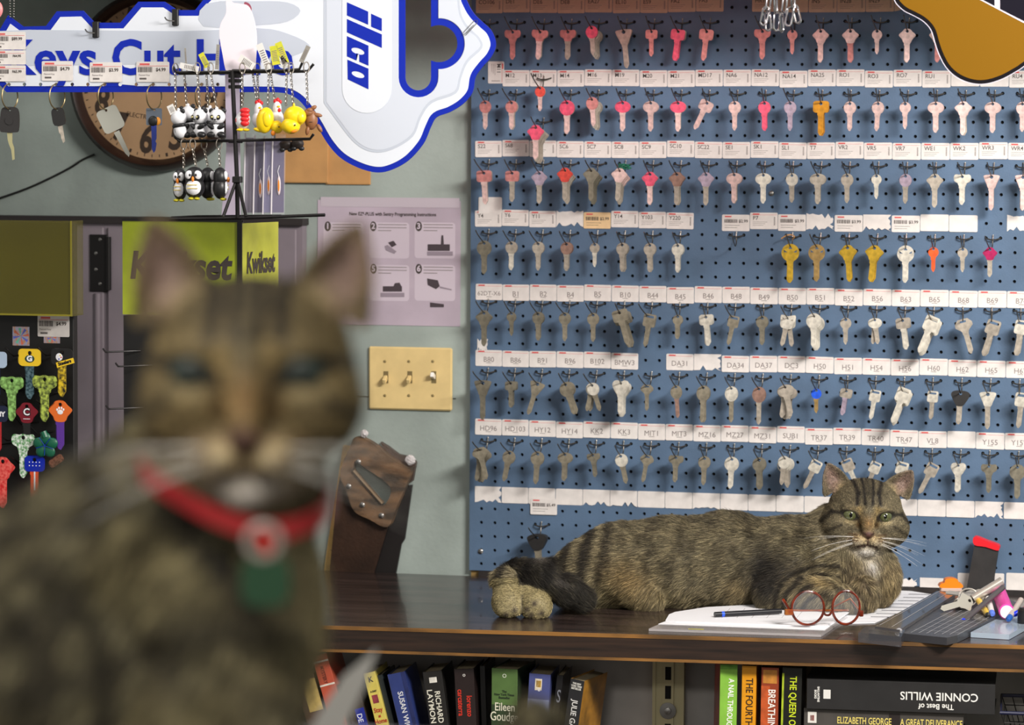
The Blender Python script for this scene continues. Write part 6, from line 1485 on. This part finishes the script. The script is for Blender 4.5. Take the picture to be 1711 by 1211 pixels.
def col2f(Pt):
    u, v = uv2(Pt); n1 = hash_noise(Pt, .007, 11); n2 = hash_noise(Pt, .02, 12); n3 = hash_noise(Pt, .1, 13)
    c = np.tile(np.array([104., 98., 76.]), (len(Pt), 1)); c = mixc(c, n2*.4, (134, 124, 94))
    st = np.sin((u*.75-v*.35+190*n1)*2*math.pi/105); c = mixc(c, sst(-.1, .7, st)*.8*(.35+.65*n2), (28, 24, 18))
    st2 = np.sin((v+.25*u+150*n1)*2*math.pi/120+1); c = mixc(c, sst(.1, .8, st2)*.55, (44, 40, 32))
    c = mixc(c, .5*sst(.45, .75, n1), (150, 138, 98)); c = mixc(c, .85*seg(u, v, 285, 850, 370, 935, 20)+.85*seg(u, v, 370, 935, 425, 1010, 20)*1.0, (26, 22, 18))
    c = mixc(c, .8*gauss(u, v, 545, 985, 60, 110), (176, 162, 122)); c = mixc(c, .5*gauss(u, v, 470, 1130, 90, 60), (140, 128, 92)); c = mixc(c, .5*gauss(u, v, 500, 790, 110, 40), (140, 128, 100))
    c0 = None
    tl = ev(ta2, Pt, 20) < 15; c = mixc(c, tl*.8*sst(-.2, .6, np.sin((u-.6*v)*2*math.pi/46)), (64, 60, 50)); 
    m = Pt[:, 1] > -60
    if m.any():
        dh = hd2.field(Pt[m]); wgt = sst(30, 6, dh); base = np.tile(np.array([116., 99., 64.]), (m.sum(), 1)); base = mixc(base, n2[m]*.4, (74, 66, 48)); c[m] = c[m]*(1-wgt[:, None])+hd2.color(Pt[m], base)*wgt[:, None]
    c = mixc(c, .7*gauss(u, v, 425, 812, 75, 15), (196, 188, 180)); c = mixc(c, .45*seg(u, v, 190, 775, 330, 740, 12), (170, 160, 146)); c = mixc(c, .6*gauss(np.abs(u-412), v, 52, 748, 26, 18), (206, 186, 150))
    return c*(.86+.28*n3)[:, None]
def flow2(Pt):
    fl = np.tile(np.array([-.5, -1., -.1]), (len(Pt), 1)); hq = hd2.to(Pt); r = hq-np.array([0, -28, 25]); hm = (np.abs(hd2.field(Pt)) < 12)
    hf = r/np.maximum(np.linalg.norm(r, axis=1, keepdims=True), 1)+np.array([0, .1, -.5]); return np.where(hm[:, None], hf, fl)
def len2(Pt):
    hm = np.abs(hd2.field(Pt)) < 12; q = hd2.to(Pt); L = np.where(hm, 18., 40.); L = np.where(hm*(q[:, 2] > -30), 11., L); ear = hm*(q[:, 1] > 33)*(q[:, 2] > -64)*(np.abs(q[:, 0]) > 24); L = np.where(ear, 7., L)
    e2 = ((np.abs(q[:, 0])-29)/15)**2+(q[:, 1]/8)**2; eye = hm*(e2 < 1); L = np.where(eye, 1., L)
    return L, np.where(hm, 2., 1.)*np.where(eye, .1, 1.), np.full(len(Pt), .32)
h0s = .3
E2 = np.array(L2_(412, 618, 30)); hb2 = np.stack([E2+np.array([-240, -270, -310]), E2+np.array([240, 270, 130])]).astype(np.float32)
cat2 = make_cat('sitting', f2, col2f, (-640, -640, -760), (640, 480, 220), 10., hb2, 4.8, lw2, 'brown tabby cat sitting close to the camera in a red collar, out of focus', 60000, flow2, len2, .00022)
face_parts(cat2, hd2, lw2, .00035, iris=mat('cat_iris_dim', (46, 56, 50), .5))
mColl = mat('collar_red', (150, 8, 14), .45, coat=.2)
cp = cr([L2_(*p) for p in ((238, 786, -70), (300, 828, -5), (370, 866, 25), (440, 886, 32), (500, 878, 15), (545, 850, -50), (540, 800, -180), (440, 740, -300), (300, 730, -290), (240, 745, -190))], 6)
ctr = np.mean(np.array(cp), 0); b = MB(); n = len(cp); v = []
for p in cp:
    o_ = np.array(p)-ctr; o_[1] = 0; o_ = o_/np.linalg.norm(o_)
    for (a_, h_) in ((0, -17), (5, -17), (5, 17), (0, 17)): q = np.array(p)+o_*a_; v.append(tuple(lw2(np.array([[q[0], q[1]+h_, q[2]]], np.float32))[0]))
b.add(v, [(4*i+k, 4*((i+1) % n)+k, 4*((i+1) % n)+(k+1) % 4, 4*i+(k+1) % 4) for i in range(n) for k in range(4)])
tag(b.obj('collar', mColl, smooth=True), 'red collar round the sitting cat\'s neck', 'collar')
def W2(u, v, w_): return tuple(PD(u, v, D2-w_*S2))
mt = thing('collar_tag', 'clear ring with red insert and round green tag hanging from the red collar', 'pet tag', W2(440, 905, 62), (0, 0, YAW))
b = MB(); b.tube([(27*S2*math.cos(t), 0, 27*S2*math.sin(t)) for t in [2*math.pi*k/28 for k in range(28)]], 7*S2, 8, closed=True); b.obj('ring', mat('pale_ring', (170, 160, 150), .25, alpha=.75), mt, smooth=True)
b = MB(); b.ell((3*S2, -4*S2, -3*S2), (9*S2, 5*S2, 20*S2), 14, 9, (0, math.radians(-25), 0)); b.obj('red_link', mat('red_link', (206, 30, 24), .4), mt, smooth=True)
b = MB(); b.prism([rrect(-37*S2, -108*S2, 44*S2, -24*S2, 26*S2, 6)], -4*S2, 4*S2); b.obj('green_disc', mat('green_tag', (26, 66, 38), .4, coat=.3), mt)
# the stand it sits on
p = PD(330, 1211, 1.85)
hc_ = thing('display_case', 'tall wooden display case the sitting cat sits on, below the frame', 'display case', (0, 0, 0))
b = MB(); b.box((p.x-.42, 1.45, 0.0), (p.x+.36, 2.27, PT-.03)); b.obj('body', mFace, hc_)
b = MB(); b.box((p.x-.45, 1.42, PT-.0298), (p.x+.39, 2.30, PT), .004); b.obj('top', mTop, hc_)
# white sheet corner standing up beside it
WD = 2.33
b = MB(); pl_ = [(632, 1081), (612, 1140), (588, 1190), (566, 1250), (500, 1250), (540, 1180), (575, 1128)]
f_ = [tuple(PD(u, v, WD)) for u, v in pl_]; k_ = [tuple(PD(u, v, WD+.0015)) for u, v in pl_]; n = len(pl_)
b.add(f_+k_, [tuple(range(n)), tuple(range(2*n-1, n-1, -1))]+[(i, i+n, (i+1) % n+n, (i+1) % n) for i in range(n)])
tag(b.obj('paper_sheet', mat('blurred_white', (170, 168, 162), .7)), 'out-of-focus white paper corner poking up beside the sitting cat', 'paper')
# ================================================================== things on the counter
def flat(name, pts, z0, z1, m, par=None):
    q = [PZ(u, v, z1) for u, v in pts]; b = MB(); n = len(q); v = [(p.x, p.y, z1) for p in q]+[(p.x, p.y, z0) for p in q]
    tr = tessellate_polygon([[Vector((p.x, p.y, 0)) for p in q]]); f = [tuple(t) for t in tr]+[(t[2]+n, t[1]+n, t[0]+n) for t in tr]
    f += [(i, i+n, (i+1) % n+n, (i+1) % n) for i in range(n)]; b.add(v, f); return b.obj(name, m, par)
def strokes(pairs, z, w_, m, name, par):
    b = MB()
    for (u0, v0, u1, v1) in pairs:
        a_, e_ = PZ(u0, v0, z), PZ(u1, v1, z); d_ = (e_-a_); d_.z = 0; nn = Vector((-d_.y, d_.x, 0)).normalized()*w_/2
        b.add([tuple(a_-nn), tuple(e_-nn), tuple(e_+nn), tuple(a_+nn)], [(0, 1, 2, 3)])
    return b.obj(name, m, par)
mSht = mat('white_sheet', (236, 236, 240), .7)
o = flat('clear_board', [(1084, 1050), (1372, 1060), (1416, 1030), (1166, 1015)], CT+.0003, CT+.0042, mat('clear_acrylic', (206, 200, 200), .1, alpha=.5, spec=.8)); tag(o, 'clear acrylic board under the papers at the counter\'s front edge', 'clipboard')
strokes([(1150, 1050.5, 1176, 1051.3)], CT+.0044, .006, mat('yellow_mark', (206, 200, 40), .5), 'yellow_mark', o)
o = flat('paper_sheet', [(1100, 1042), (1378, 1052), (1412, 1028), (1300, 1010), (1172, 1016)], CT+.0045, CT+.0052, mSht); tag(o, 'lower white sheet of the stack under the pen', 'paper', 'papers on the counter')
o = flat('paper_sheet', [(1112, 1036), (1130, 1038), (1380, 1046), (1425, 1018), (1290, 1008), (1180, 1014), (1128, 1022), (1118, 1026)], CT+.0054, CT+.0075, mSht); tag(o, 'top white sheet with a curled corner under the pen and glasses', 'paper', 'papers on the counter')
strokes([(1200, 1019+k*3.5, 1330, 1022+k*3.5) for k in range(4)]+[(1220+k*25, 1016, 1206+k*25, 1032) for k in range(6)], CT+.0077, .0006, mInkG, 'form_lines', o)
o = flat('paper_sheet', [(1384, 1042), (1462, 1040), (1566, 994), (1515, 986), (1400, 984)], CT+.0005, CT+.0016, mSht); tag(o, 'white sheet with dark printed rows between the cat and the cutter', 'paper', 'papers on the counter')
strokes([(1455+k*9, 1030-k*5.4, 1490+k*9, 1030.6-k*5.4) for k in range(8)], CT+.0018, .0055, mat('table_ink', (60, 62, 72), .7), 'printed_rows', o)
strokes([(1420+k*10, 1038-k*5.6, 1500+k*7, 1038.8-k*5.6) for k in range(9)], CT+.0018, .0007, mInkG, 'form_lines', o)
def rod(name, a_, e_, r, m, par=None, cap=None):
    b = MB(); b.tube([tuple(a_), tuple(e_)], r, 14); return b.obj(name, m, par, smooth=True)
# black pen
s54 = 5.5/FPX; r_ = .0045; a_ = PZ(1194, 1031, CT+.0078)+Vector((0, 0, r_)); e_ = PZ(1305, 1026, CT+.0078)+Vector((0, 0, r_+.001))
pn = thing('pen', 'black capped pen with a blue band on the papers beside the lying cat', 'pen'); rod('barrel', a_, e_, r_, mat('pen_black', (24, 24, 28), .3), pn)
d_ = (e_-a_).normalized(); rod('blue_band', a_+d_*.012, a_+d_*.017, r_+.0002, mat('band_blue', (30, 84, 220), .4), pn)
# glasses
gp = PZ(1382, 1046, CT+.0060); gl = thing('eyeglasses', 'round tortoiseshell reading glasses standing on the papers before the lying cat', 'glasses', (gp.x, gp.y-.004, CT+.0078), (0, 0, YAW+math.radians(8)))
mTort = mat('tortoiseshell', (120, 40, 14), .15, coat=.8, col2=(52, 14, 8), vscale=60); mTortL = mat('amber', (150, 84, 26), .15, coat=.8, col2=(130, 44, 16), vscale=80)
q_ = s54
def gring(cx, rx, rz, y0): return [(q_*(cx+rx*math.cos(t)), y0+.010*(1-math.sin(t))*0-.0, q_*(rz+1.6+rz*math.sin(t))) for t in [2*math.pi*k/36 for k in range(36)]]
b = MB(); b.tube(gring(-32, 27, 27.5, 0), .0022, 8, closed=True); b.obj('rim', mTort, gl, smooth=True)
b = MB(); b.tube(gring(32, 23, 27.5, 0), .0022, 8, closed=True); b.obj('rim', mTort, gl, smooth=True)
b = MB(); b.tube(cr([(-6*q_, 0, 24*q_), (-3*q_, -.002, 18*q_), (4*q_, -.002, 18*q_), (9*q_, 0, 25*q_)], 4, False), .0018, 8); b.obj('bridge', mTort, gl, smooth=True)
mLens = mat('lens', (232, 236, 244), .02, alpha=.045, spec=1.0)
for cx, rx in ((-32, 26), (32, 22)):
    b = MB(); b.prism([circ(cx*q_, 29*q_, rx*q_, 36, rz=26.5*q_)], -.0006, .0006); b.obj('lens', mLens, gl)
b = MB(); b.box((-71*q_, -.003, 18*q_), (-57*q_, .004, 28*q_), .001); b.obj('hinge', mTortL, gl); b = MB(); b.box((54*q_, -.003, 14*q_), (61*q_, .004, 24*q_), .001); b.obj('hinge', mTort, gl)
b = MB(); b.tube([(-66*q_, .004, 26*q_), (-40*q_, .022, 22*q_), (44*q_, .030, 20*q_)], .0018, 8); b.obj('temple', mTortL, gl, smooth=True)
b = MB(); b.tube([(58*q_, .004, 20*q_), (46*q_, .028, 40*q_), (20*q_, .034, 26*q_)], .0016, 8); b.obj('temple', mTortL, gl, smooth=True)
b = MB(); b.tube([(-63*q_, .002, 27*q_), (-71*q_, .014, 42*q_)], .0028, 8); b.obj('temple_tip', mTort, gl, smooth=True)
# paper cutter
mCut = mat('cutter_grey', (56, 56, 60), .35); mRail = mat('rail_smoke', (84, 80, 80), .2, coat=.5, alpha=.9)
ct_ = thing('paper_cutter', 'dark grey rotary paper cutter with grid and clear rail at the counter\'s right end', 'paper cutter')
ZT = CT+.013
bd = flat('board', [(1452, 1052), (1510, 1058), (1582, 1065), (1600, 1061), (1664, 1030), (1705, 1008), (1668, 994), (1590, 984)], CT+.0008, ZT, mCut, ct_)
strokes([(1522+k*13, 1056.5+k*.6, 1604+k*11, 1013.5+k*1.2) for k in range(7)]+[(1530+k*11, 1051-k*5.6, 1610+k*10, 1057.5-k*5.6) for k in range(7)], ZT+.0002, .0007, mat('grid_white', (196, 196, 200), .5), 'grid_lines', bd)
flat('rail', [(1462, 1046), (1503, 1052), (1596, 992), (1566, 987)], ZT+.0004, ZT+.006, mRail, ct_)
strokes([(1470, 1044, 1574, 985), (1490, 1047, 1588, 987.5)], ZT+.0064, .0012, mat('rail_edge', (190, 186, 184), .2), 'rail_edge', ct_)
flat('end_cap', [(1434, 1056), (1506, 1064), (1512, 1052), (1447, 1046)], CT+.0008, ZT+.004, mat('clear_cap', (90, 90, 96), .08, alpha=.45, spec=.9), ct_)
b = MB(); p = PZ(1502, 1056, ZT); b.lathe([(.006, -.004), (.006, .004), (.003, .005)], 18, 'y', (p.x, p.y-.004, ZT+.001)); b.obj('knob', mat('clear_knob', (190, 190, 194), .1, spec=.9), ct_, smooth=True)
# orange cap
p = PZ(1586, 990, ZT); oc = thing('cutter_handle', 'bright orange plastic cap behind the cutter', 'cap', (p.x, p.y+.02, ZT+.0008), (0, 0, YAW))
mOr = mat('orange_plastic', (246, 134, 12), .35)
b = MB(); b.box((-.018, -.012, 0), (.019, .012, .006), .001); b.obj('clear_base', mat('clear_base', (206, 180, 170), .2), oc)
b = MB(); b.prism([cr([(-.018, .0065), (-.0185, .013), (-.012, .0155), (-.010, .021), (0, .0235), (.011, .021), (.013, .016), (.019, .013), (.018, .0065)], 3)], -.011, .011); b.obj('grip', mOr, oc)
# clear tray
o = flat('clear_tray', [(1622, 1056), (1686, 1060), (1722, 1040), (1722, 1022), (1672, 1030)], CT+.0008, CT+.009, mat('icy_plastic', (196, 212, 228), .15, alpha=.55, spec=.8)); tag(o, 'pale clear plastic tray lid at the counter\'s right end', 'tray')
# key bunch
kb = thing('key_bunch', 'bunch of worn chrome keys on a ring lying on the cutter', 'keys', tuple(PZ(1618, 1016, ZT+.001)+Vector((0, 0, .004)))); kb.scale = (1.25,)*3
mC2 = mat('worn_chrome', (206, 200, 190), .25, .6)
for k, (x, y, z, a_, c_, t_) in enumerate(((-.010, 0, .006, 30, 10, 'r'), (.006, .004, .010, 62, -30, 'o'), (.018, .006, .012, 120, 20, 'r'), (.002, -.008, .004, 150, -10, 'd'), (.026, .010, .016, 78, 35, 'i'))):
    ou, hs, zb, w_, tip = bow_shape(t_); b = MB(); b.prism([sc(ou)]+[sc(h) for h in hs], -.001, .001); hw = w_/2; b.prism([sc([(-hw, zb+1), (-hw, tip+4), (0, tip), (hw, tip+4), (hw, zb+1)])], -.0008, .0008)
    b.obj('key', mC2, kb, loc=(x, y, z+.004), rot=(math.radians(-60+c_), math.radians(a_*.4), math.radians(a_+180)))
b = MB(); b.tube([(.013*math.cos(t), .004*math.sin(t), .012+.011*math.sin(t)) for t in [2*math.pi*k/20 for k in range(20)]], .0012, 7, closed=True); b.obj('ring', mC2, kb, smooth=True)
rod('fob', Vector((.006, 0, .010)), Vector((.044, .012, .034)), .0062, mC2, kb)
# pens and markers
def pen2(label, a_, e_, r, m, tipm, tl=.012, kind='pen', back=None):
    o = thing(kind, label, 'marker' if kind == 'marker' else 'pen'); A_, E_ = Vector(a_), Vector(e_); d_ = (E_-A_).normalized()
    rod('barrel', A_+d_*tl, E_, r, m, o); b = MB(); b.tube([tuple(A_), tuple(A_+d_*tl*.3), tuple(A_+d_*tl)], [r*.55, r*1.05, r*1.05], 14); b.obj('cap', tipm, o, smooth=True)
    if back: b = MB(); b.tube([tuple(E_-d_*.0003), tuple(E_+d_*.0012)], r*.86, 14); b.obj('end_plug', back, o)
    return o
z_ = lambda u, v, h_: PZ(u, v, ZT)+Vector((0, 0, h_))
PB = lambda u, v, d: PD(u, v, d)
mBlu = mat('cap_blue', (24, 50, 220), .3); mGreyP = mat('pen_grey', (96, 90, 92), .35, .4)
pen2('grey pen with a bright blue end lying across the pile on the cutter', PB(1605, 1042, 5.44), PB(1676, 981, 5.53), .0048, mGreyP, mBlu, .011)
pen2('yellow marker with black tip under the grey pen', PB(1652, 1030, 5.47), PB(1636, 1004, 5.56), .0052, mat('marker_yellow', (226, 186, 60), .4), mBlk, .008, 'marker')
pen2('white crayon-like pen with blue end beside the pink marker', PB(1658, 1027, 5.47), PB(1651, 1000, 5.56), .0052, mat('pen_white', (226, 224, 220), .4), mat('soft_blue', (90, 120, 210), .4), .012)
pen2('fat pink marker lying with its white end to the camera', PB(1682, 1022, 5.46), PB(1668, 988, 5.62), .0125, mat('marker_pink', (226, 60, 160), .35), mat('marker_pink', (226, 60, 160), .35), .006, 'marker')
b = MB(); a_, e_ = Vector(PB(1682, 1022, 5.46)), Vector(PB(1668, 988, 5.62)); d_ = (e_-a_).normalized(); b.tube([tuple(a_-d_*.0016), tuple(a_+d_*.001)], .0108, 20); 
mk = [x for x in bpy.data.objects if x.name.startswith('marker') and x.parent is None][-1]; b.obj('white_end', mat('white_end', (238, 228, 238), .4), mk)
pen2('grey pen with blue cap at the pile\'s right side', PB(1684, 1036, 5.43), PB(1706, 1002, 5.5), .0048, mat('pen_beige', (176, 164, 156), .35), mat('cap_steel_blue', (36, 84, 160), .35), .014)
pen2('red and blue pen cut off by the right edge', PB(1692, 1028, 5.45), PB(1722, 1012, 5.46), .0042, mat('pen_red', (196, 40, 70), .35), mBlu, .014)
p = PZ(1712, 1050, CT); b = MB(); b.lathe([(.010, 0), (.012, .004), (.012, .030), (.008, .034)], 20, 'z'); tag(b.obj('black_cap', mBlk, loc=(p.x, p.y, CT+.0006), smooth=True), 'black round cap at the right edge of the counter', 'cap')
# sheath with red mouth on the board
sh2 = thing('knife_sheath', 'black sheath with slanting red mouth leaning on the pegboard at right', 'sheath')
YS = WALL-.03
b = MB(); b.prism([px2([(1630, 905), (1669, 917), (1662, 962), (1660, 994), (1614, 994), (1620, 960)], YS)], YS-.012, YS+.004); b.obj('sleeve', mat('sheath_black', (44, 42, 42), .7, var=.15, vscale=40), sh2)
b = MB(); b.prism([px2(cr([(1627, 899), (1632, 895), (1650, 902), (1669, 909), (1671, 915), (1667, 918), (1648, 912), (1630, 909)], 3), YS)], YS-.015, YS+.007); b.obj('red_mouth', mat('sheath_red', (226, 26, 40), .4), sh2)
bake_texts()
